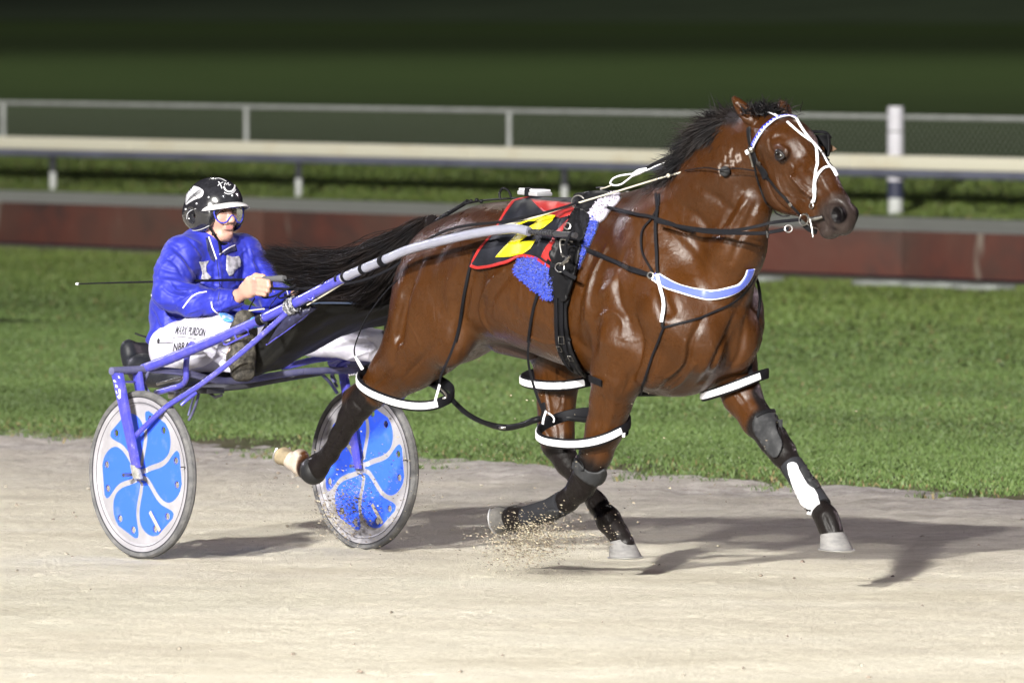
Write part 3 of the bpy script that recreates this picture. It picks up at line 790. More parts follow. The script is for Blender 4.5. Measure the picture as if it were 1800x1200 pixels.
STROKES = [
 ([(884, 476), (862, 498), (848, 528), (848, 558), (862, 584)], .012, .012), ([(896, 484), (876, 506), (862, 532), (862, 560)], .018, -.008),
 ([(835, 462), (822, 510), (812, 560), (800, 606)], .022, -.014), ([(805, 462), (790, 510), (796, 560), (790, 600)], .028, .010),
 ([(742, 455), (722, 510), (706, 570), (690, 630)], .018, -.010), ([(770, 600), (735, 640), (700, 680)], .014, -.008),
 ([(760, 620), (725, 655), (690, 690)], .006, .005), ([(700, 640), (668, 672), (640, 700)], .008, -.007),
 ([(1066, 436), (1046, 475), (1034, 515), (1030, 560)], .012, .012), ([(1050, 440), (1030, 480), (1018, 530), (1012, 590)], .022, -.012),
 ([(1100, 440), (1085, 480), (1090, 530), (1105, 560)], .016, -.008), ([(1090, 470), (1075, 500), (1050, 520)], .02, .008),
 ([(1050, 560), (1075, 548), (1094, 562), (1096, 590)], .014, .009), ([(1118, 560), (1128, 600), (1120, 640), (1100, 680)], .016, -.013),
 ([(1150, 470), (1165, 520), (1188, 560)], .022, -.010), ([(1235, 560), (1215, 600), (1205, 640), (1165, 680), (1130, 705)], .013, -.012),
 ([(1205, 600), (1200, 640), (1172, 664)], .008, .010), ([(1222, 640), (1200, 668), (1175, 686)], .008, .008), ([(1165, 600), (1150, 650), (1120, 700)], .012, -.008),
 ([(1290, 560), (1268, 610), (1250, 650), (1232, 672)], .016, -.016, 1), ([(1310, 560), (1300, 620), (1282, 650)], .012, -.008, 1),
 ([(1313, 352), (1300, 372), (1289, 391), (1270, 430)], .010, .010), ([(1328, 360), (1316, 385), (1300, 420), (1285, 460)], .014, -.010), ([(1305, 335), (1285, 370), (1262, 410)], .014, -.010),
 ([(1230, 330), (1262, 350), (1290, 372)], .018, -.006), ([(1190, 360), (1225, 380), (1250, 410)], .02, -.008), ([(1240, 300), (1275, 300), (1300, 305)], .016, -.006),
 ([(1180, 400), (1215, 430), (1245, 470)], .016, .006), ([(1120, 380), (1130, 420), (1125, 470)], .02, -.007),
 ([(1345, 300), (1352, 330), (1366, 356), (1384, 370)], .008, -.010), ([(1392, 292), (1404, 312), (1424, 334)], .006, .006), ([(1396, 312), (1412, 330), (1428, 346)], .006, -.005),
 ([(1404, 330), (1420, 338), (1432, 352)], .004, .004), ([(1398, 344), (1414, 350), (1426, 362)], .004, .004), ([(1410, 322), (1424, 330), (1434, 340)], .004, .003), ([(1360, 270), (1352, 258), (1352, 240)], .008, -.008),
 ([(1388, 282), (1396, 296), (1392, 308)], .006, -.004), ([(1358, 262), (1372, 256), (1388, 266)], .004, .004), ([(1455, 366), (1462, 362), (1476, 364), (1484, 376)], .005, .005), ([(1448, 362), (1450, 378), (1458, 390)], .006, -.005),
 ([(958, 655), (962, 690), (968, 730)], .008, -.008), ([(996, 660), (992, 700), (988, 740)], .006, .006), ([(1060, 700), (1056, 740), (1046, 780)], .010, -.008), ([(1080, 680), (1078, 720), (1066, 760)], .012, .006),
 ([(1296, 700), (1316, 726), (1336, 750)], .008, .008, 1), ([(1286, 680), (1300, 700), (1322, 735)], .008, -.006, 1),
 ([(608, 735), (592, 768), (574, 798)], .007, -.007), ([(598, 730), (582, 765), (566, 795)], .006, .005), ([(640, 722), (628, 712), (618, 700)], .008, -.006), ([(648, 700), (634, 722), (620, 742)], .007, .004),
 ([(1400, 286), (1424, 314), (1446, 342)], .014, -.006), ([(1402, 244), (1426, 278), (1450, 322), (1468, 352)], .007, .0045), ([(1356, 246), (1366, 240), (1378, 244)], .009, -.006), ([(1340, 262), (1346, 284), (1356, 306)], .008, .004),
 ([(1362, 300), (1366, 324), (1380, 348), (1398, 362)], .010, .0035), ([(1440, 378), (1448, 388), (1456, 400)], .006, -.005), ([(1470, 352), (1484, 362), (1490, 380)], .006, -.004), ([(1378, 300), (1388, 322), (1406, 344)], .003, .002), ([(1370, 310), (1384, 338), (1404, 356)], .003, .002),
 ([(950, 742), (962, 760), (972, 782)], .008, -.006), ([(976, 730), (984, 756), (984, 780)], .009, -.005), ([(1004, 830), (1030, 868), (1052, 900)], .007, -.005), ([(1050, 880), (1060, 896), (1068, 912)], .006, .004),
 ([(1050, 790), (1042, 812), (1034, 830)], .010, -.005), ([(1014, 855), (992, 876), (960, 894)], .007, -.005), ([(1330, 742), (1348, 768), (1362, 790)], .008, -.005, 1), ([(1448, 905), (1456, 922), (1462, 936)], .007, -.005, 1),
 ([(712, 560), (735, 600), (745, 640)], .004, .0028), ([(700, 600), (716, 628), (712, 660)], .0035, .0026), ([(735, 600), (752, 622), (750, 650)], .003, .0022), ([(980, 660), (986, 690), (980, 720)], .003, .003),
 ([(1060, 690), (1070, 720), (1062, 760)], .0035, .003), ([(1090, 640), (1100, 670), (1086, 700)], .004, .003), ([(1130, 590), (1150, 610), (1160, 640)], .0035, .0028), ([(1080, 590), (1110, 600), (1140, 590)], .003, .002),
 ([(870, 560), (910, 585), (960, 600), (1000, 598)], .004, .003), ([(900, 560), (930, 566), (960, 580)], .003, .0022), ([(1250, 600), (1262, 630), (1262, 650)], .003, .0025),
 ([(960, 560), (1000, 590), (1030, 610)], .02, -.006), ([(1000, 600), (960, 604), (930, 590)], .005, .005), ([(900, 520), (940, 560), (1000, 570)], .03, .006),
 ([(800, 400), (780, 430), (760, 470)], .03, -.008), ([(880, 400), (850, 430), (820, 470)], .03, -.006),
]
for k_ in range(9):   # ribs, barely showing
    STROKES.append(([(905+k_*15, 470+k_*2), (898+k_*15, 520), (902+k_*15, 570)], .008, .0022))
HV = sculpt(HV, HF, STROKES); HV = relax(HV, HF, 1, .35)
# coat colours
def coatcolors(V):
    n = len(V); F_, L_, Z_ = V[:, 0], V[:, 1], V[:, 2]
    bay = np.array([.0400, .0142, .0030]); deep = np.array([.017, .0058, .0018]); blk = np.array([.006, .005, .005])
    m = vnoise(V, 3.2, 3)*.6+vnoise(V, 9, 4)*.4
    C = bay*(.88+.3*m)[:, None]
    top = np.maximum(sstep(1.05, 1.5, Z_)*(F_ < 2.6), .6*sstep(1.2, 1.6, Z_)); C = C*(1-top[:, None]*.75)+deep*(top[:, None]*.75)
    def seg(a, b):
        a = np.array(a); b = np.array(b); d = b-a; t = np.clip(((V-a)@d)/(d@d), 0, 1); return np.linalg.norm(V-(a+t[:, None]*d), axis=1)
    def paint(mask, c): 
        nonlocal C; C = C*(1-mask[:, None])+np.array(c)*mask[:, None]
    # dark points: legs
    for A, B, r0, r1 in [((645, 705, -.175), (555, 828, -.165), .07, .10), ((672, 672, -.175), (612, 690, -.175), .02, .05), ((985, 800, .135), (1098, 955, .12), .06, .11), ((955, 750, .14), (952, 775, .14), .03, .07),
                         ((1040, 815, -.155), (1015, 862, -.155), .07, .12), ((1015, 862, -.155), (893, 912, -.145), .08, .13), ((1352, 755, .155), (1464, 944, .136), .075, .10), ((1336, 690, .17), (1375, 780, .155), .02, .04)]:
        d = seg(q(*A), q(*B)); paint(1-sstep(r0, r1, d+(m-.5)*.03), blk*1.3)
    d = seg(q(545, 828, -.165), q(490, 800, -.165)); p = q(535, 818, -.165); k = (1-sstep(.06, .08, d))*sstep(-.002, .012, -(F_-p[0])); paint(k, [.40, .35, .30])
    # muzzle, eyes; dark of the nostril hollows and mouth line painted in
    d = np.linalg.norm(V-q(1484, 400, 0), axis=1); paint((1-sstep(.09, .15, d+(m-.5)*.04))*.93, [.022, .017, .016])
    nn = q(1472, 378, -.05)
    for s in (-1, 1):
        d = np.linalg.norm((V-np.array([nn[0]+.005, s*.056, nn[2]]))*[1, .8, 1], axis=1); paint(1-sstep(.030, .040, d), [.003, .0025, .003])
        e = q(1374, 270, -.098); d = np.linalg.norm((V-np.array([e[0], s*.1, e[2]-.005]))*[1, .7, 1.15], axis=1); paint((1-sstep(.020, .042, d))*.85, [.02, .014, .012])
    d = seg(q(1472, 381, -.06), q(1476, 384, -.06)); paint((1-sstep(.007, .011, d)), [.20, .055, .055])
    for s in (-1, 1):
        a_ = q(1450, 388, 0)*[1, 0, 1]+[0, s*.062, 0]; b_ = q(1488, 408, 0)*[1, 0, 1]+[0, s*.048, 0]; paint(1-sstep(.010, .018, seg(a_, b_)), [.004, .003, .003])
    # star on the forehead
    d = seg(q(1398, 222, -.0), q(1416, 248, -.0)); paint(1-sstep(.017, .026, d+(m-.5)*.02), [.42, .39, .36])
    # hind sheath dark
    d = seg(q(875, 612, 0), q(925, 632, 0)); paint((1-sstep(.05, .10, d))*.9, [.03, .02, .018])
    # saddle marks: groin paler
    d = seg(q(825, 560, -.2), q(835, 590, -.15)); paint((1-sstep(.04, .12, d))*.25, [.07, .03, .011])
    cl = [q(u, v, 0) for u, v in [(1165, 350), (1184, 332), (1210, 304), (1230, 276), (1248, 248), (1264, 224), (1284, 206), (1310, 200)]]
    dm = np.min([np.linalg.norm((V-(a_+(b_-a_)*np.clip(((V-a_)@(b_-a_))/((b_-a_)@(b_-a_)), 0, 1)[:, None]))*[1, .8, 1], axis=1) for a_, b_ in zip(cl[:-1], cl[1:])], axis=0)
    paint(1-sstep(.055, .085, dm+(m-.5)*.05), blk*1.5)
    # freeze brand on the neck: small pale symbols
    F0 = q(1280, 285, -.12)
    br = [((1287, 262), (1283, 269)), ((1285, 268), (1283, 276)), ((1276, 276), (1274, 284)), ((1267, 289), (1264, 294)), ((1264, 294), (1265, 297)), ((1293, 275), (1301, 272)), ((1301, 272), (1302, 281)), ((1302, 281), (1296, 284)), ((1296, 284), (1293, 275)), ((1284, 284), (1290, 283)), ((1290, 283), (1289, 290)), ((1289, 290), (1284, 292)), ((1274, 293), (1280, 291)), ((1264, 300), (1266, 308))]
    side = L_ < -.03
    for a, b in br:
        P0 = q(a[0], a[1], -.10); P1 = q(b[0], b[1], -.10)
        # distance in the F,Z plane, allowing for the curved neck
        du = V.copy(); du[:, 0] = V[:, 0]+(V[:, 1]+.10)*(lx/hx)*1.0; du[:, 1] = -.10
        dd = P1-P0; t = np.clip(((du-P0)@dd)/(dd@dd+1e-9), 0, 1); ds = np.linalg.norm(du-(P0+t[:, None]*dd), axis=1)
        paint((1-sstep(.003, .006, ds))*side*.7, [.20, .17, .155])
    return C
def coat_mat(nt):
    b = nt.nodes['Principled BSDF']; at = nt.nodes.new('ShaderNodeVertexColor'); at.layer_name = 'coat'
    v = vecs(nt); vs = vecs(nt, (3, 6, 1.2))
    c = mixn(nt, at.outputs[0], ramp(nt, noise(nt, v, 90, 3, .7), [(.3, (.78, .76, .74)), (.7, (1.12, 1.1, 1.1))]), .8, 'MULTIPLY')
    c = mixn(nt, c, ramp(nt, noise(nt, v, 3.5, 5, .6), [(.3, (.72, .68, .62)), (.7, (1.12, 1.12, 1.12))]), .7, 'MULTIPLY')
    nt.links.new(c, b.inputs['Base Color'])
    rr = nt.nodes.new('ShaderNodeMapRange'); rr.inputs[1].default_value = .3; rr.inputs[2].default_value = .7; rr.inputs[3].default_value = .21; rr.inputs[4].default_value = .42
    nt.links.new(noise(nt, v, 13, 7, .72), rr.inputs[0]); nt.links.new(rr.outputs[0], b.inputs['Roughness'])
    lum = nt.nodes.new('ShaderNodeRGBToBW'); nt.links.new(at.outputs[0], lum.inputs[0]); sm_ = nt.nodes.new('ShaderNodeMapRange'); sm_.inputs[1].default_value = .005; sm_.inputs[2].default_value = .012; sm_.inputs[3].default_value = .08; sm_.inputs[4].default_value = .27
    nt.links.new(lum.outputs[0], sm_.inputs[0]); nt.links.new(sm_.outputs[0], b.inputs['Specular IOR Level'])
    n1 = bumpn(nt, noise(nt, v, 7, 4, .55), .35, .02)
    n1 = bumpn(nt, noise(nt, vecs(nt, (1, 1, .6)), 26, 8, .72, .8), .55, .006, n1)
    n1 = bumpn(nt, noise(nt, vecs(nt, (14, 22, 5)), 9, 5, .8), .3, .003, n1)
    nt.links.new(n1, b.inputs['Normal'])
M_coat = texmat('horse coat', coat_mat)
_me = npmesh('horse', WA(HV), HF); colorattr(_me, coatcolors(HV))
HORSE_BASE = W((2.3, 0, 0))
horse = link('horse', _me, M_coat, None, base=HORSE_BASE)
tag(horse, 'glossy bay pacing horse with black legs and one white hind sock, in full stride', 'horse')
BV = BVHTree.FromPolygons([tuple(p) for p in WA(HV)], [tuple(f) for f in HF.tolist()])
CAMP = Vector((0, -DIST, CAMH))
def hit(u, v, off=.004, bvh=None):
    d = Vector(ray(u, v)).normalized(); r = (bvh or BV).ray_cast(CAMP, d)
    if r[0] is None: return None, None
    return r[0]+r[1]*off, r[1]
# ------------------------------------------------------------------ helpers that lay things on a surface
def dense(pts, step=4.):
    P = smoothpts([(a[0], a[1]) for a in pts], 12); out = [P[0]]
    for p in P[1:]:
        if np.linalg.norm(p-out[-1]) > step: out.append(p)
    if np.linalg.norm(P[-1]-out[-1]) > .5: out.append(P[-1])
    return out
def on(pts, off=.004, bvh=None, step=4., sm=1):
    X = []; N = []
    for p in dense(pts, step):
        a, n = hit(p[0], p[1], off, bvh)
        if a is not None: X.append(np.array(a)); N.append(np.array(n))
    X = np.array(X); N = np.array(N)
    for _ in range(sm):
        X[1:-1] = X[1:-1]*.5+(X[:-2]+X[2:])*.25; N[1:-1] = N[1:-1]*.5+(N[:-2]+N[2:])*.25
    return X, N
def free(pts, n=8):
    return np.array(smoothpts([qw(*p) for p in pts], n))
def strap(name, m, parent, pts, wd, th=.004, off=.004, bvh=None, step=4.):
    X, N = on(pts, off, bvh, step); b = MB(); b.tube([tuple(x) for x in X], 1, 8, flat=(wd, th), up=[tuple(n) for n in N])
    return b.build(name, m, parent)
def fstrap(name, m, parent, pts, wd, th=.004, up=(lx*-1, ly*-1, .2), n=8):
    X = free(pts, n); b = MB(); b.tube([tuple(x) for x in X], 1, 8, flat=(wd, th), up=up)
    return b.build(name, m, parent)
def ftube(name, m, parent, pts, r, n=8, seg=10):
    X = free(pts, n); b = MB()
    if hasattr(r, '__len__'): r = list(np.interp(np.linspace(0, 1, len(X)), np.linspace(0, 1, len(r)), r))
    b.tube([tuple(x) for x in X], r, seg); return b.build(name, m, parent)
def polymesh(name, poly, off=.004, bvh=None, cell=5., holes=None, smoothpoly=True, th=0, thick_in=.002):
    """polygon in picture units laid on a surface; returns a mesh in world coordinates with optional thickness"""
    if smoothpoly:
        P = [np.array(p, float) for p in poly]; n = len(P); Q_ = []
        for i in range(n):
            p0, p1, p2, p3 = P[i-1], P[i], P[(i+1) % n], P[(i+2) % n]
            for t in (0, .25, .5, .75): Q_.append(.5*((2*p1)+(-p0+p2)*t+(2*p0-5*p1+4*p2-p3)*t*t+(-p0+3*p1-3*p2+p3)*t**3))
    else: Q_ = [np.array(p, float) for p in poly]
    bm = bmesh.new(); vs = [bm.verts.new((p[0], p[1], 0)) for p in Q_]; bm.faces.new(vs)
    A = np.array(Q_); lo, hi = A.min(0), A.max(0)
    for ax in (0, 1):
        v = lo[ax]+cell
        while v < hi[ax]:
            co = [0, 0, 0]; co[ax] = v; no = [0, 0, 0]; no[ax] = 1
            bmesh.ops.bisect_plane(bm, geom=bm.verts[:]+bm.edges[:]+bm.faces[:], plane_co=co, plane_no=no, dist=1e-4); v += cell
    last = None; bad = []
    N_ = {}
    for v in bm.verts:
        a, n = hit(v.co.x, v.co.y, off, bvh)
        if a is None: bad.append(v)
        else: v.co = a; N_[v] = n
    if bad:
        ok = [v for v in bm.verts if v in N_]
        for v in bad:   # over the edge of the surface: take the nearest place on it
            k = min(ok, key=lambda w_: (w_.co-Vector(qw(v.co.x, v.co.y, -.15))).length) if ok else None
            if k: v.co = k.co.copy()
    bmesh.ops.remove_doubles(bm, verts=bm.verts, dist=2e-4)
    bmesh.ops.recalc_face_normals(bm, faces=bm.faces)
    # face the camera
    s = 0
    for f in bm.faces: s += f.normal.dot(CAMP-f.calc_center_median())*f.calc_area()
    if s < 0: bmesh.ops.reverse_faces(bm, faces=bm.faces)
    me = bpy.data.meshes.new(name); bm.to_mesh(me); bm.free(); return me
def decal(name, m, parent, poly, off=.004, bvh=None, cell=5., sp=True, th=.002):
    me = polymesh(name, poly, off, bvh, cell, None, sp)
    o = link(name, me, m, parent)
    if th:
        s = o.modifiers.new('thick', 'SOLIDIFY'); s.thickness = th; s.offset = -1
    return o
def bvh_of(*obs):
    V = []; F = []
    for o in obs:
        mw = Matrix.Translation(wloc(o)); b = len(V)
        V += [mw @ v.co for v in o.data.vertices]; F += [[b+i for i in p.vertices] for p in o.data.polygons]
    return BVHTree.FromPolygons(V, F)
def wloc(o):
    v = Vector((0, 0, 0))
    while o: v += Vector(o.location); o = o.parent
    return v
def ring(name, m, parent, c, r, th, nrm, n=24):
    c = Vector(c); nrm = Vector(nrm).normalized(); u = nrm.orthogonal().normalized(); v = nrm.cross(u); b = MB()
    b.tube([c+(u*math.cos(2*math.pi*i/n)+v*math.sin(2*math.pi*i/n))*r for i in range(n)], th, 8, closed=True)
    return b.build(name, m, parent)
SIDE = (-lx, -ly, 0)          # towards the viewer's flank of the horse
VIEW = Vector((0, -1, .05))

M_blk = mat('black leather', (.007, .007, .008), .45, spec=.10, var=.3, scale=30, bump=.25, bscale=120, bdist=.002)
M_strap = mat('black webbing', (.006, .006, .0075), .6, spec=.08, bump=.3, bscale=300, bdist=.001)
M_white = mat('white vinyl', (.66, .66, .69), .45, var=.25, scale=12)
M_chrome = mat('chrome', (.42, .41, .40), .28, 1.0, var=.3, scale=40)
M_hair = mat('black hair', (.004, .004, .005), .55, spec=.09, c2=(.011, .008, .007), scale=6)
M_hoof = mat('dusty hoof horn', (.11, .107, .108), .75, var=.35, scale=14, bump=.5, bscale=60, stretch=(1, 1, 4), bdist=.004, c2=(.17, .165, .16))
M_hoofd = mat('dark hoof horn', (.04, .038, .036), .7, var=.3, scale=14, bump=.5, bscale=60, bdist=.004, c2=(.085, .08, .075))
M_hoofw = mat('pale hoof horn', (.26, .21, .13), .7, c2=(.15, .12, .08), scale=18, bump=.5, bscale=60, bdist=.004)
M_shoe = mat('worn horseshoe steel', (.55, .55, .56), .35, .9)

# ---- hooves
def hoof(name, ct, cb, rt, rb, fwd, m, shoe=True, tilt=.3, elong=1.12):
    ct = np.array(W(ct)); cb = np.array(W(cb)); ax = cb-ct
    f = np.array([fwd[0]*hx, fwd[0]*hy, fwd[1]]); f = f/np.linalg.norm(f); l_ = np.array([lx, ly, 0.])
    b = MB(); V = []; n = 28; K = 9
    dn = ax/np.linalg.norm(ax)
    for k in range(K+1):
        t = k/K; c = ct+ax*t; r = rt+(rb-rt)*t**.9
        for j in range(n):
            a = 2*math.pi*j/n; ca, sa = math.cos(a), math.sin(a)
            rr_ = r*(1 if ca > -.55 else 1-.18*(-ca-.55)/.45)
            V.append(c+f*ca*rr_*elong+l_*sa*rr_-dn*(1-t)*tilt*r*(-ca)*.8*-1)
    F = [[k*n+j, k*n+(j+1) % n, (k+1)*n+(j+1) % n, (k+1)*n+j] for k in range(K) for j in range(n)]
    F.append(list(range(n))); F.append([K*n+j for j in range(n)][::-1])
    b.add(V, F); o = b.build('hoof', m, horse)
    if shoe:
        b = MB(); P = [cb+dn*.003+f*math.cos(a)*rb*elong*.95+l_*math.sin(a)*rb*.95 for a in np.linspace(-2.3, 2.3, 24)]
        b.tube([tuple(p) for p in P], 1, 8, flat=(.018, .008), up=tuple(dn)); b.build('horseshoe', M_shoe, o)
    return o
hoof('h', q(1092, 950, .12), q(1099, 978, .12), .046, .064, (1, 0), M_hoof)
hoof('h', q(1463, 937, .136), q(1470, 964, .136), .047, .064, (1, -.06), M_hoof)
hoof('h', q(896, 911, -.145), q(879, 912, -.145), .044, .056, (.15, -1), M_hoofd)
hoof('h', q(512, 806, -.165), q(496, 799, -.165), .033, .039, (-.45, -1), M_hoofw)

# ---- eyes
M_eye = mat('eye', (.004, .0025, .002), .09, spec=.5)
M_lid = mat('eyelid', (.006, .004, .004), .5)
for s in (-1, 1):
    e = q(1374, 272, -.098); c = W((e[0]-.001, s*.097, e[2]-.003))
    b = MB(); b.ball(c, (.0235, .0235, .0215), 14); eye = b.build('eye', M_eye, horse)
    nb = Vector((s*lx, s*ly, .05)).normalized(); fx = Vector((hx, hy, 0)); up_ = Vector((0, 0, 1))
    for sg, nm in ((1, 'upper_eyelid'), (-1, 'lower_eyelid')):
        P = []
        for t in np.linspace(-1, 1, 13):
            P.append(Vector(c)+nb*(.0175-.008*t*t)+fx*t*.0255+up_*(sg*(.0155*(1-t*t))-.004*t+(.001 if sg > 0 else -.001)))
        b = MB(); b.tube([tuple(p) for p in P], [.0035+.0035*(1-t*t) for t in np.linspace(-1, 1, 13)], 8); b.build('eyelid', M_lid, horse)

# ---- hair
def hairs(name, roots, dirs, lens, width, m, parent, grav=.0, wave=.1, seg=7, seed=1, flow=None, part=None):
    """one mesh of tapering ribbons; roots (n,3) world, dirs (n,3) unit, lens (n)"""
    r = np.random.default_rng(seed); n = len(roots)
    P = np.zeros((n, seg+1, 3)); P[:, 0] = roots; d = dirs.copy()
    ph = r.uniform(0, 6.28, (n, 3)); am = r.normal(0, wave, (n, 3))
    for k in range(1, seg+1):
        d = d+np.array([0, 0, -grav])/seg+am*np.sin(ph+k*.9)[:, :]*(1/seg)*3
        if flow is not None: d = d+flow(P[:, k-1], k/seg)/seg
        d /= np.linalg.norm(d, axis=1)[:, None]; P[:, k] = P[:, k-1]+d*(lens/seg)[:, None]
    side = np.cross(P[:, -1]-P[:, 0], np.array([.1, -1, .1])+r.normal(0, .5, (n, 3))); side /= np.maximum(np.linalg.norm(side, axis=1), 1e-6)[:, None]
    wv = (width*r.uniform(.5, 1.3, n))[:, None]*np.array([1, 1, .95, .9, .8, .65, .45, .12, .1, .1])[:seg+1][None]
    Va = P-side[:, None]*wv[:, :, None]/2; Vb = P+side[:, None]*wv[:, :, None]/2
    V = np.stack([Va, Vb], 2).reshape(-1, 3); base = (np.arange(n)*(seg+1)*2)[:, None]+np.arange(seg)[None]*2
    base = base.ravel(); F = np.stack([base, base+1, base+3, base+2], 1)
    return link(name, npmesh(name, V, F), m, parent)
def lerpn(P, k, seed=0):
    r = np.random.default_rng(seed); P = np.array(P); t = r.uniform(0, len(P)-1.001, k); i = t.astype(int); f = (t-i)[:, None]
    return P[i]*(1-f)+P[i+1]*f, t/(len(P)-1)
# mane: rooted on the crest, blown back over the neck
crest = [q(u, v, 0) for u, v in [(1158, 347), (1180, 332), (1205, 306), (1228, 276), (1246, 248), (1262, 226), (1282, 208), (1305, 203)]]
R0, tt = lerpn(crest, 9500, 2); rr0 = np.random.default_rng(3)
R0 = R0+rr0.normal(0, 1, R0.shape)*[.012, .016, .006]; R0[:, 2] -= .012
Dl = np.stack([-.55+rr0.normal(0, .28, len(R0)), rr0.normal(-.35, .40, len(R0)), .30-.5*(1-tt)+rr0.normal(0, .30, len(R0))], 1)
Dl /= np.linalg.norm(Dl, axis=1)[:, None]
Dw = WA(Dl)-np.array([OX, OY, 0])
hairs('mane', WA(R0), Dw, (.055+.080*np.sin(np.pi*np.clip(tt*.95+.05, 0, 1))**.7)*rr0.uniform(.5, 1.25, len(R0)), .0030, M_hair, horse, grav=.75, wave=.22, seed=4)
# lower fringe lying on the near side of the neck
R1, tt = lerpn(crest, 9000, 5); rr1 = np.random.default_rng(6)
R1 = R1+rr1.normal(0, 1, R1.shape)*[.012, .008, .005]; R1[:, 1] -= .03; R1[:, 2] -= .018
Dl = np.stack([-.75+rr1.normal(0, .22, len(R1)), -.55+rr1.normal(0, .12, len(R1)), -.45+rr1.normal(0, .22, len(R1))], 1); Dl /= np.linalg.norm(Dl, axis=1)[:, None]
hairs('mane', WA(R1), WA(Dl)-np.array([OX, OY, 0]), (.07+.07*tt)*rr1.uniform(.5, 1.3, len(R1)), .0030, M_hair, horse, grav=.3, wave=.12, seed=7)
# loose locks flying off the crest
for (u, v, L, n_, ln, seed) in [(1196, 312, -.04, 70, .10, 8), (1262, 222, 0, 60, .09, 9), (1275, 208, 0, 90, .10, 10), (1240, 250, -.02, 60, .08, 11)]:
    rz = np.random.default_rng(seed); c = q(u, v, L)
    Rz = c+rz.normal(0, .008, (n_, 3)); dl = np.array([-.95, -.2, .28])+rz.normal(0, .12, (n_, 3)); dl /= np.linalg.norm(dl, axis=1)[:, None]
    hairs('mane_lock', WA(Rz), WA(dl)-np.array([OX, OY, 0]), ln*rz.uniform(.6, 1.2, n_), .003, M_hair, horse, grav=.35, wave=.2, seed=seed+20)
# forelock between the ears
c = q(1345, 198, 0); rz = np.random.default_rng(12); n_ = 1100
Rz = c+rz.normal(0, 1, (n_, 3))*[.030, .045, .008]; dl = np.stack([rz.normal(-.25, .45, n_), rz.normal(0, .35, n_), rz.normal(.45, .25, n_)], 1); dl /= np.linalg.norm(dl, axis=1)[:, None]
hairs('forelock', WA(Rz), WA(dl)-np.array([OX, OY, 0]), .055*rz.uniform(.5, 1.3, n_), .004, M_hair, horse, grav=1.0, wave=.3, seed=13)
# tail: blown out behind
def tail():
    rz = np.random.default_rng(14)
    dock = smoothpts([q(762, 392, 0), q(742, 402, 0), q(718, 420, 0), q(694, 440, 0)], 8)
    b = MB(); b.tube([W(p) for p in dock], list(np.interp(np.arange(len(dock)), [0, len(dock)-1], [.036, .02])), 12); b.build('dock', M_hair, horse)
    upper = np.array(smoothpts([q(*a) for a in [(757, 386, 0), (712, 413, -.01), (668, 430, -.02), (625, 450, -.03), (560, 456, -.04), (505, 450, -.05), (462, 440, -.06)]], 6))
    lower = np.array(smoothpts([q(*a) for a in [(750, 398, 0), (722, 455, -.02), (688, 506, -.04), (650, 528, -.05), (596, 534, -.06), (552, 528, -.06), (528, 520, -.06)]], 6))
    n_ = 22000; m_ = len(upper)
    s = rz.random(n_); s = np.where(rz.random(n_) < .35, s**1.8, s)
    end = np.clip(rz.normal(.80, .16, n_), .25, 1.0); end = np.where(s > .55, end, end)
    start = rz.uniform(0, .25, n_)
    seg = 11; Ls = rz.normal(0, .035, n_); wob = rz.normal(0, .012, (n_, 3)); ph = rz.uniform(0, 6.28, (n_, 3))
    P = np.zeros((n_, seg+1, 3))
    clump = vnoise(np.stack([s*9, 0*s, 0*s], 1), 1, 5)-.5
    for k in range(seg+1):
        t = start+(end-start)*k/seg; x = t*(m_-1); i = np.clip(x.astype(int), 0, m_-2); f = (x-i)[:, None]
        U = upper[i]*(1-f)+upper[i+1]*f; Lw = lower[i]*(1-f)+lower[i+1]*f
        ss = s[:, None]; pt = U*(1-ss)+Lw*ss
        pt = pt+wob*np.sin(ph+t[:, None]*7)*(1+1.2*t[:, None]); pt[:, 1] += Ls*np.sin(np.pi*np.clip(t+.15, 0, 1)); pt[:, 2] += clump*.05*t
        P[:, k] = pt
    Pw = WA(P.reshape(-1, 3)).reshape(n_, seg+1, 3)
    side = np.cross(Pw[:, -1]-Pw[:, 0], np.array([0, -1, .1])+rz.normal(0, .6, (n_, 3))); side /= np.linalg.norm(side, axis=1)[:, None]
    wv = (rz.uniform(.0012, .0032, n_))[:, None]*np.interp(np.arange(seg+1)/seg, [0, .6, 1], [1, .9, .12])[None]
    V = np.stack([Pw-side[:, None]*wv[..., None]/2, Pw+side[:, None]*wv[..., None]/2], 2).reshape(-1, 3)
    base = ((np.arange(n_)*(seg+1)*2)[:, None]+np.arange(seg)[None]*2).ravel()
    link('tail', npmesh('tail', V, np.stack([base, base+1, base+3, base+2], 1)), M_hair, horse)
tail()

# ================================================================== HARNESS
harness = empty('harness', W((2.2, 0, 1.3)), 'black driving harness with blue breast collar and fluffy blue saddle pad on the horse', 'harness')
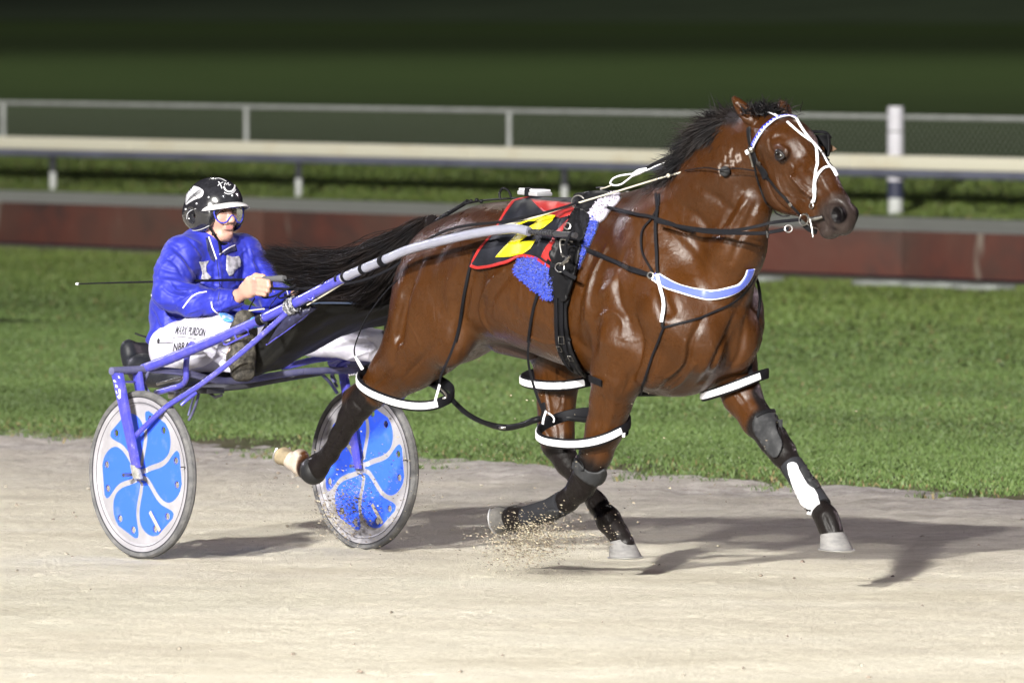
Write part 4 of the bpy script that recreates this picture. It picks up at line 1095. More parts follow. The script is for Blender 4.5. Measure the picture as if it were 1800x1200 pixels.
# fleece pads
def fluffy(name, m, parent, poly, thick, hair, n_, seed):
    me = polymesh(name, poly, thick, None, 5.); o = link(name, me, m, parent)
    s = o.modifiers.new('thick', 'SOLIDIFY'); s.thickness = thick; s.offset = -1
    rz = np.random.default_rng(seed); mw = wloc(o)
    tris = []; 
    me.calc_loop_triangles(); ar = np.array([t.area for t in me.loop_triangles]); ar /= ar.sum(); pick = rng.choice(len(ar), n_, p=ar)
    vc = np.array([v.co+mw for v in me.vertices]); 
    T_ = np.array([list(t.vertices) for t in me.loop_triangles])[pick]; nn = np.array([tuple(t.normal) for t in me.loop_triangles])[pick]
    a = rz.random((n_, 2)); a[a.sum(1) > 1] = 1-a[a.sum(1) > 1]
    P = vc[T_[:, 0]]*(1-a.sum(1))[:, None]+vc[T_[:, 1]]*a[:, :1]+vc[T_[:, 2]]*a[:, 1:]
    dd = nn+rz.normal(0, .75, (n_, 3)); dd /= np.linalg.norm(dd, axis=1)[:, None]
    hairs('fleece', P-nn*.003, dd, hair*rz.uniform(.5, 1.3, n_), .005, m, o, grav=.3, wave=.3, seg=4, seed=seed)
    return o
M_bluef = mat('blue fleece', (.011, .030, .30), .8, c2=(.035, .065, .46), scale=60, fac=(.4, .7), sheen=.4)
M_whitef = mat('white fleece', (.46, .43, .50), .85, c2=(.30, .28, .35), scale=50, sheen=.3)
fluffy('saddle_pad', M_whitef, harness, [(1078, 349), (1092, 350), (1076, 368), (1064, 385), (1053, 392), (1041, 384), (1050, 372), (1062, 358)], .022, .016, 1500, 41)
fluffy('saddle_pad', M_bluef, harness, [(1041, 386), (1053, 392), (1044, 418), (1034, 440), (1024, 462), (1018, 474), (1016, 452), (1024, 420), (1032, 400)], .020, .014, 1500, 42)
fluffy('saddle_pad', M_bluef, harness, [(925, 458), (945, 458), (962, 468), (976, 482), (981, 505), (978, 521), (968, 523), (952, 510), (932, 495), (915, 480), (917, 466)], .026, .017, 3600, 43)
# number cloth over the back
def number_cloth():
    e = empty('number_cloth', W((2.0, 0, 1.5)), 'black saddle cloth with red border and a bold yellow 2, laid over the horse\'s back', 'saddle cloth')
    bot = [(835, 467), (850, 470), (866, 469), (892, 463), (912, 455), (930, 453), (948, 456), (962, 465), (977, 474)]
    B_ = smoothpts(bot, 6); n = len(B_)-1
    ns = 48; nt_ = 30; nv = 26; G = np.zeros((ns+1, 2*nt_+1, 3))
    for i in range(ns+1):
        x = i/ns*n; k = min(int(x), n-1); f = x-k; b_ = B_[k]*(1-f)+B_[k+1]*f
        tp = np.array([903+(1032-903)*i/ns, 359.5]); rows = []
        for j in range(nv+1):
            t = j/nv; p = b_*(1-t)+tp*t; off = .012+.010*(1-t)**2*(1+math.sin(i*.23+1)*.6)+.004*math.sin(i*.5+j*.35)
            a, _n = hit(p[0], p[1], off); d = np.array(a)-[OX, OY, 0]; rows.append(np.array([d[0]*hx+d[1]*hy, d[0]*lx+d[1]*ly, d[2]]))
        last = rows[-1]
        for j in range(nv+1, nt_+1):
            t = (j-nv)/(nt_-nv); p = last.copy(); p[1] = last[1]*(1-t); c, nn, _, _ = BV.find_nearest(Vector(W(p))); w_ = np.array(c+nn*.014); d = w_-[OX, OY, 0]
            rows.append(np.array([last[0], p[1], d[2]]))
        for j, p in enumerate(rows):
            G[i, j] = W(p); G[i, 2*nt_-j] = W(p*[1, -1, 1])
    # relax rows
    for _ in range(4):
        G[1:-1, 1:-1] = G[1:-1, 1:-1]*.5+.125*(G[:-2, 1:-1]+G[2:, 1:-1]+G[1:-1, :-2]+G[1:-1, 2:])
    V = G.reshape(-1, 3); a = np.arange(len(V)).reshape(ns+1, 2*nt_+1)
    F = np.stack([a[:-1, :-1].ravel(), a[1:, :-1].ravel(), a[1:, 1:].ravel(), a[:-1, 1:].ravel()], 1)
    bk = [bpy.data.meshes.new('x')]
    mk = mat('black vinyl cloth', (.006, .0065, .009), .5, bump=.4, bscale=25, bdist=.004, c2=(.010, .011, .016), scale=10, spec=.15)
    mr = mat('red vinyl', (.30, .018, .016), .42, bump=.4, bscale=30, bdist=.004, c2=(.19, .012, .012), scale=14)
    o = link('cloth', npmesh('cloth', V, F), mk, e); s = o.modifiers.new('t', 'SOLIDIFY'); s.thickness = .003; s.offset = 1
    cb = bvh_of(o)
    # borders
    def edge(idx, name):
        P = [tuple(G[i, j]) for i, j in idx]; N = []
        for p in P: c, nn, _, _ = cb.find_nearest(Vector(p)); N.append(tuple(nn if nn.dot(CAMP-Vector(p)) > 0 else -nn))
        b = MB(); b.tube(P, 1, 8, flat=(.014, .009), up=N); b.build(name, mr, e)
    edge([(i, 0) for i in range(ns+1)], 'red_border'); edge([(0, j) for j in range(2*nt_+1)], 'red_border')
    # red panels at the front, seen between black straps
    decal('red_panel', mr, e, [(932, 351), (960, 354), (1008, 358), (1022, 366), (1008, 378), (985, 384), (962, 378), (948, 366)], .0045, cb, 5, False)
    decal('red_panel', mr, e, [(1020, 366), (1014, 385), (1002, 410), (986, 408), (978, 408), (1000, 386)], .006, cb, 5, False)
    decal('red_panel', mr, e, [(973, 418), (980, 424), (980, 445), (976, 464), (962, 460), (952, 452), (958, 438)], .006, cb, 5, False)
    my = mat('yellow vinyl', (.62, .54, .008), .45, bump=.2, bscale=30, bdist=.003)
    two = [(906, 398), (919, 390), (942, 383), (964, 379), (978, 381), (972, 390), (957, 402), (934, 412), (914, 428), (944, 423), (934, 438), (921, 447), (900, 452), (873, 453), (884, 440), (908, 416), (931, 401), (947, 391), (930, 391), (913, 398)]
    decal('number', my, e, two, .009, cb, 4, False)
    return e, o, cb
cloth_e, cloth_o, CB = number_cloth()
def bothbvh(): 
    V = [Vector(p) for p in WA(HV)]; F = [list(f) for f in HF.tolist()]; b = len(V); mw = wloc(cloth_o)
    V += [v.co+mw for v in cloth_o.data.vertices]; F += [[b+i for i in p.vertices] for p in cloth_o.data.polygons]
    return BVHTree.FromPolygons(V, F)
HC = bothbvh()
# harness saddle and girth
decal('saddle_flap', M_blk, harness, [(1016, 380), (1030, 378), (1044, 388), (1038, 410), (1030, 436), (1022, 470), (1010, 515), (1000, 530), (988, 522), (975, 505), (975, 478), (984, 440), (1000, 405)], .034, HC, 5, True, .014)
decal('saddle_top', M_blk, harness, [(1012, 352), (1045, 346), (1066, 345), (1082, 350), (1064, 358), (1048, 374), (1030, 380), (1014, 384), (1018, 368)], .026, HC, 5, True, .012)
decal('girth_pad', M_blk, harness, [(978, 500), (1004, 512), (1001, 545), (1002, 580), (1012, 610), (1026, 640), (1037, 662), (1022, 656), (1004, 636), (990, 612), (982, 590), (981, 540)], .018, None, 5, True, .010)
strap('girth_strap', M_strap, harness, [(986, 480), (986, 520), (985, 560), (987, 600), (1000, 630), (1022, 656)], .020, .006, .026)
strap('girth_strap', M_strap, harness, [(1000, 480), (996, 530), (996, 580), (1004, 615), (1024, 648)], .016, .006, .027)
b = MB()
for (u, v, s_) in [(996, 596, 6), (992, 606, 5), (1012, 622, 5)]:
    a, n = hit(u, v, .032); t = Vector((0, 0, 1)).cross(n).normalized(); u2 = n.cross(t)
    P = [a+t*x*s_*.0024+u2*y*s_*.0024 for x, y in ((-1, -1), (1, -1), (1, 1), (-1, 1))]; b.tube([tuple(p) for p in P], .0018, 6, closed=True)
b.build('buckle', M_chrome, harness)
strap('girth_keeper', M_strap, harness, [(1040, 664), (1060, 672)], .03, .006, .010)
# rings and hooks on the saddle
def ringat(u, v, r, off, nm='terret_ring', th=.003, tilt=(0, -1, .1), L=None, par=None):
    if L is None:
        a, n = hit(u, v, off, HC)
        if a is None: a = Vector(qw(u, v, 0))
    else: a = Vector(qw(u, v, L))
    return ring(nm, M_chrome, par or harness, a, r, th, tilt)
ringat(1016, 355, .026, .05, L=-.13); ringat(1103, 345, .019, 0, L=0, th=.0035)
ringat(1012, 409, .013, .055, th=.0022)
b = MB(); X = free([(1006, 425, -.34), (986, 421, -.35), (986, 440, -.35), (990, 452, -.35)], 5); b.tube([tuple(x) for x in X], .0035, 8)
X = free([(984, 430, -.35), (1000, 430, -.34)], 3); b.tube([tuple(x) for x in X], .003, 8); b.build('shaft_hook', M_chrome, harness)
ringat(984, 470, .018, 0, L=-.36, th=.0028, nm='ring'); 
b = MB(); X = free([(986, 446, -.36), (995, 452, -.36), (998, 458, -.36), (992, 462, -.365), (984, 466, -.36)], 5); b.tube([tuple(x) for x in X], .004, 8)
X = free([(990, 462, -.365), (1002, 450, -.36)], 3); b.tube([tuple(x) for x in X], .006, 8); b.build('snap_hook', M_chrome, harness)
fstrap('hold_back_strap', M_strap, harness, [(962, 458, -.34), (972, 467, -.36), (982, 470, -.36), (995, 480, -.355), (1012, 489, -.33)], .016, .005)
fstrap('shaft_loop', M_strap, harness, [(1008, 405, -.33), (1000, 416, -.352), (994, 432, -.352), (996, 450, -.345), (1004, 460, -.33)], .014, .006)
# hook stand on top
b = MB(); X = free([(1058, 346, 0), (1058, 338, 0), (1056, 331, 0)], 3); b.tube([tuple(x) for x in X], .0045, 8); X = free([(1048, 330, 0), (1064, 329, 0)], 3); b.tube([tuple(x) for x in X], .003, 8)
b.build('overcheck_hook', M_chrome, harness)
# breast collar
M_bluecol = mat('periwinkle vinyl', (.08, .11, .42), .4, var=.15, scale=12)
colp = [(1150, 486), (1165, 494), (1184, 505), (1205, 512), (1230, 517), (1260, 517), (1290, 508), (1306, 496), (1315, 482), (1318, 472)]
strap('collar_edging', M_white, harness, colp, .040, .005, .008)
strap('breast_collar', M_bluecol, harness, colp, .031, .009, .010)
strap('trace', M_strap, harness, [(1006, 430), (1030, 438), (1060, 452), (1100, 468), (1150, 487)], .018, .006, .012)
strap('trace', M_strap, harness, [(1030, 437), (1070, 455), (1108, 473), (1130, 482), (1150, 488)], .014, .006, .018)
ringat(1146, 488, .012, .02, 'ring', .0035, L=None)
strap('trace_keeper', M_chrome, harness, [(1102, 468), (1112, 473)], .018, .007, .022)
# straps from the withers
strap('neck_strap', M_strap, harness, [(1156, 343), (1158, 370), (1154, 400), (1155, 440), (1157, 470), (1160, 500), (1164, 540), (1167, 574)], .013, .004, .014)
strap('neck_strap_cover', M_white, harness, [(1159, 484), (1161, 510), (1164, 540), (1166, 566)], .014, .005, .019)
strap('neck_strap', M_strap, harness, [(1162, 343), (1159, 365), (1148, 385), (1134, 402), (1128, 425), (1134, 450), (1148, 480)], .009, .005, .012)
strap('lower_strap', M_strap, harness, [(1167, 575), (1195, 568), (1225, 560), (1260, 546), (1295, 525), (1318, 500), (1326, 484)], .009, .004, .008)
strap('lower_strap', M_strap, harness, [(1167, 576), (1158, 600), (1148, 625), (1136, 660), (1124, 690), (1114, 712)], .010, .004, .008)
# chest buckle
fstrap('collar_buckle_strap', M_white, harness, [(1316, 505, .06), (1324, 497, .08), (1331, 484, .10)], .016, .006)
b = MB(); c = Vector(qw(1317, 505, .055)); P = [c+Vector((x, -.012, z)) for x, z in ((-.010, -.006), (.006, .012), (.014, .004), (-.002, -.014))]; b.tube([tuple(p) for p in P], .002, 6, closed=True); b.build('buckle', M_chrome, harness)
ftube('collar_strap', M_strap, harness, [(1318, 472, .11), (1324, 480, .12), (1328, 490, .12)], .008)

# overcheck, ear plug cord
oc = empty('overcheck', W((2.9, 0, 1.75)), 'white and black overcheck strap running from the saddle hook up behind the mane', 'overcheck')
M_rope = mat('white cord', (.42, .39, .32), .6, var=.2, scale=60)
ftube('cord', M_rope, oc, [(1056, 331, 0), (1064, 330, 0), (1074, 326, 0)], .003)
ftube('cord_loop', M_white, oc, [(1110, 306, 0), (1090, 309, 0), (1078, 314, 0), (1073, 322, 0), (1080, 326, 0), (1092, 324, 0), (1102, 317, 0), (1112, 309, 0)], .0038)
ftube('knot', M_white, oc, [(1112, 308, 0), (1124, 302, 0), (1138, 297, 0)], [.008, .012, .006])
fstrap('check_strap', M_strap, oc, [(1134, 298, 0), (1150, 289, 0), (1172, 278, 0), (1200, 268, 0)], .016, .005, up=(0, -1, .2))
ftube('cord', M_white, oc, [(1136, 300, -.01), (1160, 289, -.01), (1185, 279, -.01), (1204, 271, -.01)], .0028)
fstrap('white_tape', M_white, oc, [(1199, 268, -.004), (1215, 261, -.004), (1236, 253, -.004)], .022, .006, up=(0, -1, .2))
pc = empty('ear_plug_cord', W((2.6, -.2, 1.6)), 'long pale cord with a black ball on the neck, running back along the shaft', 'cord')
ftube('cord', M_rope, pc, [(1208, 300, -.10), (1176, 309, -.11), (1148, 317, -.12), (1080, 338, -.13), (1016, 357, -.14), (930, 385, -.25), (863, 402, -.32), (782, 425, -.37), (745, 434, -.39), (700, 452, -.41)], .0038, 6)
ftube('cord', M_rope, pc, [(604, 497, -.42), (572, 517, -.42), (540, 536, -.42)], .0034)
for u in (1158, 1170, 1182, 1190): 
    b = MB(); b.ball(qw(u, 314-(u-1158)*.27, -.12), .0045, 6); b.build('bead', M_chrome, pc)
b = MB(); b.ball(qw(1175, 309, -.12), .009, 10); b.build('toggle', M_rope, pc)
ftube('cord', M_strap, pc, [(1204, 300, -.13), (1240, 295, -.15), (1266, 299, -.155), (1290, 296, -.15), (1312, 298, -.125), (1330, 301, -.12)], .0025)
b = MB(); a_, n_ = hit(1279, 303, .02); b.ball(a_, (.021, .021, .021), 16); b.build('ball', mat('black foam', (.02, .02, .021), .8), pc)

# timing box on the rump strap
tb = empty('transponder_box', W((2.0, 0, 1.56)), 'small silver and white box strapped on top of the horse\'s back behind the saddle', 'box')
c0 = Vector(qw(940, 340, 0)); rot = Matrix.Rotation(-HD, 3, 'Z')
b = MB(); b.box(c0+Vector((0, 0, 0)), (.125, .085, .018), rot @ Matrix.Rotation(R(3), 3, 'Y')); b.build('case', mat('silver plastic', (.48, .48, .50), .35, .6), tb, bevel=.006)
b = MB(); b.box(c0+Vector((0, 0, .014)), (.115, .075, .010), rot @ Matrix.Rotation(R(3), 3, 'Y')); b.build('lid', mat('white plastic', (.5, .5, .52), .3), tb, bevel=.004)
b = MB(); b.box(c0+Vector((0, 0, .005)), (.024, .092, .034), rot @ Matrix.Rotation(R(3), 3, 'Y')); b.build('rubber_band', M_strap, tb, bevel=.003)
ftube('strap_loop', M_blk, tb, [(880, 352, -.02), (878, 341, -.02), (884, 331, 0), (894, 336, .01), (899, 348, .01)], .005)
fstrap('back_strap', M_blk, harness, [(1040, 346, 0), (1000, 349, 0), (960, 349, 0), (920, 348, 0), (880, 350, 0), (845, 353, 0), (820, 358, 0)], .022, .008, up=(0, 0, 1))
ftube('crupper', M_blk, harness, [(822, 354, 0), (805, 365, 0), (785, 377, 0), (768, 390, 0), (755, 402, .01)], [.010, .008, .009, .012, .010])
b = MB()
for u, v in [(828, 354), (838, 352), (846, 354), (786, 376), (776, 382)]: b.ball(qw(u, v, -.01), .009, 6)
b.build('crupper_lacing', M_blk, harness)

# ---- reins
reins = empty('reins', W((1.8, -.2, 1.4)), 'pair of long black reins from the bit along neck and back to the driver\'s hands', 'reins')
X1, N1 = on([(1016, 355), (1050, 367), (1090, 374), (1130, 381), (1160, 388), (1195, 398), (1225, 404)], .024, HC)
b = MB(); b.tube([tuple(x) for x in X1], 1, 8, flat=(.014, .006), up=[tuple(n) for n in N1]); b.build('rein', M_strap, reins)
fstrap('rein', M_strap, reins, [(1196, 398, -.21), (1225, 405, -.21), (1260, 409, -.20), (1300, 410, -.19), (1337, 410, -.17), (1360, 407, -.15), (1386, 402, -.13)], .015, .006)
fstrap('rein', M_strap, reins, [(1150, 388, -.235), (1190, 397, -.225), (1240, 404, -.20), (1290, 405, -.185), (1330, 398, -.15), (1360, 391, -.11), (1408, 386, -.085)], .014, .006)
ring('rein_ring', M_chrome, reins, qw(1386, 402, -.13), .014, .0028, (0, -1, .2)); fstrap('rein_keeper', M_chrome, reins, [(1349, 406, -.165), (1350, 418, -.165)], .006, .01)
rb = [(1016, 356, -.16), (985, 366, -.22), (940, 378, -.285), (880, 390, -.30), (830, 395, -.29), (795, 402, -.285), (765, 414, -.27), (740, 430, -.25), (718, 448, -.23), (690, 470, -.22), (640, 492, -.20), (580, 503, -.18), (520, 508, -.16), (480, 507, -.155), (455, 506, -.15)]
fstrap('rein', M_strap, reins, rb, .012, .004, n=10)
fstrap('rein', M_strap, reins, [(1070, 347, .16), (1010, 352, .2), (900, 370, .26), (800, 390, .25), (700, 440, .18), (600, 490, .12), (520, 520, .10), (500, 518, .12)], .012, .004)
fstrap('rein_end', M_strap, reins, [(455, 508, -.15), (462, 522, -.14), (480, 521, -.14), (500, 511, -.16), (520, 500, -.17)], .008, .003)
fstrap('rein_end', M_strap, reins, [(520, 502, -.17), (502, 510, -.18), (490, 520, -.18), (494, 524, -.18), (510, 518, -.18), (526, 508, -.18)], .008, .003)
fstrap('rein_end', M_strap, reins, [(448, 524, -.15), (440, 538, -.15), (436, 548, -.16), (430, 560, -.2)], .008, .003)
fstrap('rein_end', M_strap, reins, [(495, 512, -.2), (482, 528, -.25), (474, 540, -.30), (472, 556, -.40)], .007, .003)

# ---- bridle
br = empty('bridle', W((3.4, 0, 1.7)), 'black and white bridle with blue triangle browband and a black cup over the far eye', 'bridle')
strap('headpiece', M_white, br, [(1338, 203), (1346, 201), (1356, 202), (1368, 208)], .012, .004, .008, step=3)
bp = [(1324, 262), (1329, 250), (1336, 239), (1344, 228), (1353, 220), (1364, 212), (1376, 208), (1388, 207), (1398, 210)]
def browmat(nt):
    b = nt.nodes['Principled BSDF']; b.inputs['Roughness'].default_value = .35
    at = nt.nodes.new('ShaderNodeVertexColor'); at.layer_name = 'coat'; nt.links.new(at.outputs[0], b.inputs['Base Color'])
M_brow = texmat('browband vinyl', browmat)
def browband():
    X, N = on(bp, .010, None, 1.2); e = br; k = len(X)
    V = []; F = []; C = []
    d = np.cumsum(np.r_[0, np.linalg.norm(np.diff(X, axis=0), axis=1)]); wd = .020; per = .016; nw = 8
    rows = int(d[-1]/.0016); ts = np.linspace(0, d[-1], rows)
    Xi = np.stack([np.interp(ts, d, X[:, c]) for c in range(3)], 1); Ni = np.stack([np.interp(ts, d, N[:, c]) for c in range(3)], 1)
    for i in range(rows):
        t = Xi[min(i+1, rows-1)]-Xi[max(i-1, 0)]; t /= np.linalg.norm(t); s_ = np.cross(t, Ni[i]); s_ /= np.linalg.norm(s_)
        for j in range(nw+1): V.append(Xi[i]+s_*wd*(j/nw-.5))
    for i in range(rows-1):
        for j in range(nw):
            ph = (ts[i] % per)/per; tri = 1-abs(2*ph-1)
            blue = (j+.5)/nw < .12+.8*tri
            F.append([i*(nw+1)+j, i*(nw+1)+j+1, (i+1)*(nw+1)+j+1, (i+1)*(nw+1)+j]); C.append(blue)
    me = bpy.data.meshes.new('browband'); me.from_pydata([tuple(v) for v in V], [], F)
    o = link('browband', me, [mat('browband blue', (.02, .03, .36), .35), mat('browband white', (.42, .42, .52), .35)], br)
    me.polygons.foreach_set('material_index', [0 if c else 1 for c in C])
    s = o.modifiers.new('t', 'SOLIDIFY'); s.thickness = .004; s.offset = 0
browband()
a_, n_ = hit(1325, 261, .012); b = MB(); b.ball(a_, (.016, .016, .016), 10); b.build('rosette', M_chrome, br)
strap('cheekpiece', M_blk, br, [(1318, 222), (1319, 240), (1324, 262), (1332, 284), (1342, 302), (1352, 313)], .024, .006, .008)
strap('cheekpiece', M_blk, br, [(1346, 304), (1360, 324), (1374, 341), (1391, 359), (1408, 376)], .012, .005, .007)
strap('cheek_tab', M_blk, br, [(1340, 296), (1346, 306), (1348, 314)], .030, .006, .010)
strap('cheek_buckle', M_chrome, br, [(1336, 284), (1342, 289)], .016, .006, .014); strap('cheek_buckle', M_chrome, br, [(1390, 356), (1394, 361)], .014, .006, .012)
strap('cheek_tape', M_white, br, [(1315, 268), (1322, 263)], .018, .006, .014); strap('cheek_tape', M_chrome, br, [(1321, 268), (1325, 280), (1328, 292)], .009, .005, .016)
X, N = on([(1325, 276), (1330, 300), (1338, 326), (1347, 350), (1356, 366)], .008); P = [tuple(x) for x in X]+[tuple(p) for p in free([(1364, 375, -.06), (1376, 380, -.05), (1388, 379, -.03)], 5)]
b = MB(); b.tube(P, .0034, 8); b.build('throat_lash', M_blk, br)
strap('nose_strap', M_white, br, [(1399, 211), (1408, 227), (1421, 245), (1431, 258), (1436, 276), (1436, 296), (1433, 322), (1431, 346), (1429, 356)], .012, .004, .008, step=3)
strap('nose_strap', M_white, br, [(1384, 217), (1398, 230), (1410, 240), (1424, 250)], .010, .004, .009, step=3)
strap('nose_strap', M_white, br, [(1424, 248), (1436, 261), (1446, 275), (1453, 288), (1462, 300), (1468, 312)], .010, .004, .008, step=3)
strap('noseband', M_white, br, [(1437, 314), (1441, 304), (1448, 297), (1457, 295), (1465, 300), (1469, 310)], .010, .004, .009, step=3)
strap('nose_strap', M_white, br, [(1436, 312), (1434, 332), (1432, 352)], .013, .005, .011, step=3)
a_, n_ = hit(1429, 362, .010); ring('ring', M_chrome, br, a_, .010, .0024, n_)
strap('strap_keeper', M_chrome, br, [(1440, 272), (1452, 270)], .004, .004, .013, step=2)
# bit
bt = br
a_, n_ = hit(1412, 384, .012)
if a_ is None: a_ = Vector(qw(1412, 384, -.07)); n_ = Vector(SIDE)
ring('bit_ring', M_chrome, br, qw(1413, 386, -.082), .021, .0035, (SIDE[0], SIDE[1]-.4, .1))
ftube('bit_cheek', M_chrome, br, [(1417, 376, -.085), (1423, 384, -.085), (1427, 400, -.085), (1429, 417, -.085)], .0042)
ftube('bit_mouthpiece', M_chrome, br, [(1420, 385, -.082), (1432, 384, -.07), (1446, 381, -.058)], [.006, .009, .006])
fstrap('chin_strap', M_blk, br, [(1413, 396, -.07), (1424, 404, -.055), (1436, 408, -.03)], .02, .005)
# far blinker
M_cup = M_blk
b = MB(); cc = q(1452, 256, .12); V = []; F = []
for i in range(9):
    a = R(-75+150*i/8)
    for j in range(9):
        t = R(-80+160*j/8); V.append(W((cc[0]-.012+.042*math.sin(a), .098+.045*math.cos(a)*math.cos(t*.6), cc[2]+.045*math.sin(t*.9))))
for i in range(8):
    for j in range(8): F.append([i*9+j, i*9+j+1, (i+1)*9+j+1, (i+1)*9+j])
me = bpy.data.meshes.new('blinker'); me.from_pydata(V, [], F); o = link('blinker', me, M_blk, br); s = o.modifiers.new('t', 'SOLIDIFY'); s.thickness = .006
fstrap('blinker_strap', M_blk, br, [(1424, 232, .06), (1438, 232, .10), (1452, 234, .13), (1460, 244, .15)], .014, .006, up=(0, -1, .3))
fstrap('blinker_strap', M_blk, br, [(1456, 282, .10), (1452, 276, .12), (1456, 268, .14)], .012, .006, up=(0, -1, .3))
b = MB(); b.prism([qw(1458, 252, .15), qw(1471, 262, .15), (qw(1460, 268, .15))], (0, -.01, 0)); b.build('blinker_plate', mat('brass tin', (.40, .26, .17), .35, .8), br)

# ---- hobbles
hb = empty('hobbles', W((1.9, 0, .8)), 'white faced pacing hobbles, four leg loops joined along the horse\'s sides by black straps', 'hobbles')
def loop(C, A, B, bz, wd=.031, white=(.0, 1.0), nm='leg_loop'):
    C = q(*C); P = []; N = []
    for i in range(56):
        t = 2*math.pi*i/56; ct, st = math.cos(t), math.sin(t)
        ct_ = math.copysign(abs(ct)**.85, ct); st_ = math.copysign(abs(st)**.85, st)
        P.append(np.array([C[0]+A[0]*ct_, C[1]+B*st_, C[2]+A[1]*ct_+bz*st_-.012*(st < 0)*abs(st)])); N.append(np.array([ct_*B, st_*A[0], 0]))
    Pw = WA(np.array(P)); Nw = WA(np.array(N))-np.array([OX, OY, 0])
    b = MB(); b.tube([tuple(p) for p in Pw], 1, 10, flat=(wd+.012, .012), up=[tuple(n) for n in Nw], closed=True); o = b.build(nm, M_strap, hb)
    nn = Nw/np.linalg.norm(Nw, axis=1)[:, None]; Po = Pw+nn*.008; k0 = int(56*white[0]); k1 = int(56*white[1])
    b = MB(); b.tube([tuple(p) for p in Po[k0:k1]]+([tuple(Po[k1 % 56])]), 1, 8, flat=(wd-.004, .006), up=[tuple(n) for n in nn[k0:k1]]+[tuple(nn[k1 % 56])]); b.build('white_facing', M_white, o)
loop((713, 677, -.175), (.248, -.055), .124, .035, white=(.46, .98))
loop((984, 664, .15), (.170, -.01), .125, .012, white=(.48, .99))
loop((1026, 750, -.165), (.222, -.008), .128, .05, white=(.47, 1.0))
loop((1292, 674, .16), (.142, .034), .105, .022, white=(.47, 1.0))
ftube('connecting_strap', M_blk, hb, [(752, 672, -.08), (775, 684, -.10), (795, 703, -.12), (820, 726, -.15), (850, 742, -.18), (885, 751, -.2), (915, 747, -.2), (940, 738, -.2), (958, 735, -.16), (1000, 734, -.08), (1036, 738, -.05)], [.012, .013, .011, .011, .010, .014, .012, .013, .012, .013, .013])
ftube('connecting_strap', M_blk, hb, [(1042, 668, .25), (1100, 690, .27), (1180, 690, .27), (1240, 682, .27)], .011)
b = MB(); b.ball(qw(885, 751, -.215), (.02, .012, .008), 8); b.build('buckle', M_chrome, hb)
strap('hanger', M_strap, hb, [(836, 440), (826, 474), (818, 510), (812, 545), (806, 575), (800, 600)], .013, .004, .007)
fstrap('hanger', M_strap, hb, [(800, 600, -.30), (792, 622, -.31), (782, 644, -.32), (775, 660, -.32), (772, 676, -.31)], .014, .004)
fstrap('hanger_tab', M_white, hb, [(773, 676, -.315), (769, 690, -.315), (765, 704, -.315)], .014, .005)
ftube('hanger_clip', M_chrome, hb, [(774, 682, -.30), (782, 690, -.28), (784, 698, -.27), (778, 700, -.28)], .004)
ftube('hanger', M_strap, hb, [(726, 470, -.24), (690, 500, -.27), (664, 530, -.28), (642, 562, -.28), (630, 590, -.28), (623, 612, -.28), (624, 626, -.28)], .003)
ftube('hanger_tab', M_white, hb, [(624, 626, -.28), (630, 636, -.27), (637, 648, -.25)], [.004, .007, .008])
strap('hanger', M_strap, hb, [(948, 512), (940, 540), (934, 570), (930, 600)], .014, .004, .007)
fstrap('hanger', M_strap, hb, [(930, 598, -.29), (928, 625, -.28), (932, 655, -.26), (942, 690, -.25), (952, 716, -.25), (954, 728, -.25)], .014, .004)
fstrap('hanger', M_strap, hb, [(954, 708, -.27), (956, 722, -.27), (952, 736, -.26)], .026, .008)
fstrap('hanger_tab', M_white, hb, [(960, 722, -.29), (956, 734, -.29), (954, 745, -.29)], .012, .005)
ftube('hanger_clip', M_white, hb, [(961, 724, -.28), (970, 730, -.26), (974, 736, -.25), (973, 742, -.25)], .0035)
ftube('hanger_tab', M_white, hb, [(1103, 742, -.1), (1099, 755, -.12), (1096, 766, -.16)], .006); fstrap('hanger', M_strap, hb, [(1106, 740, -.08), (1103, 752, -.08), (1102, 764, -.1)], .018, .006)
ftube('hanger', M_strap, hb, [(1328, 484, .12), (1334, 505, .13), (1336, 530, .14), (1330, 565, .15), (1322, 600, .16), (1318, 640, .16)], .0062)
fstrap('hanger', M_strap, hb, [(1318, 632, .14), (1319, 650, .14), (1320, 664, .13)], .018, .006, up=(0, -1, 0))

# ---- boots
M_rub = mat('scuffed grey rubber', (.016, .0165, .018), .6, var=.4, scale=30, bump=.4, bscale=60, c2=(.04, .04, .042), fac=(.5, .8), bdist=.003)
M_neo = mat('charcoal neoprene', (.014, .0145, .018), .75, bump=.3, bscale=90, var=.3, scale=20, bdist=.002)
kb = empty('knee_boot', qw(1350, 765, .155), 'scuffed dark knee boot strapped to the outstretched far foreleg', 'knee boot')
decal('pad', M_rub, kb, [(1328, 733), (1342, 727), (1357, 726), (1370, 734), (1376, 744), (1363, 744), (1366, 760), (1376, 782), (1369, 802), (1357, 799), (1340, 776), (1328, 757), (1326, 744)], .014, None, 4, True, .010)
strap('strap', M_blk, kb, [(1330, 734), (1345, 727), (1360, 727), (1376, 742)], .016, .005, .018)
kb2 = empty('knee_boot', qw(1035, 830, -.155), 'dark knee boot with a loop buckle on the bent near foreleg', 'knee boot')
decal('pad', M_rub, kb2, [(1008, 806), (1020, 812), (1034, 826), (1050, 828), (1062, 822), (1062, 836), (1054, 848), (1040, 850), (1026, 842), (1014, 830), (1008, 818)], .012, None, 4, True, .008)
ftube('buckle_loop', M_blk, kb2, [(1012, 806, -.22), (1022, 812, -.222), (1026, 826, -.222), (1016, 824, -.222), (1010, 812, -.222), (1012, 806, -.22)], .003)
def sleeve(name, parent, pts, rs, m, w=.86, cuts=None):
    P = free(pts, 6); rr_ = list(np.interp(np.linspace(0, 1, len(P)), np.linspace(0, 1, len(rs)), rs))
    b = MB(); b.tube([tuple(p) for p in P], rr_, 24); o = b.build(name, m, parent, bevel=.003); return o
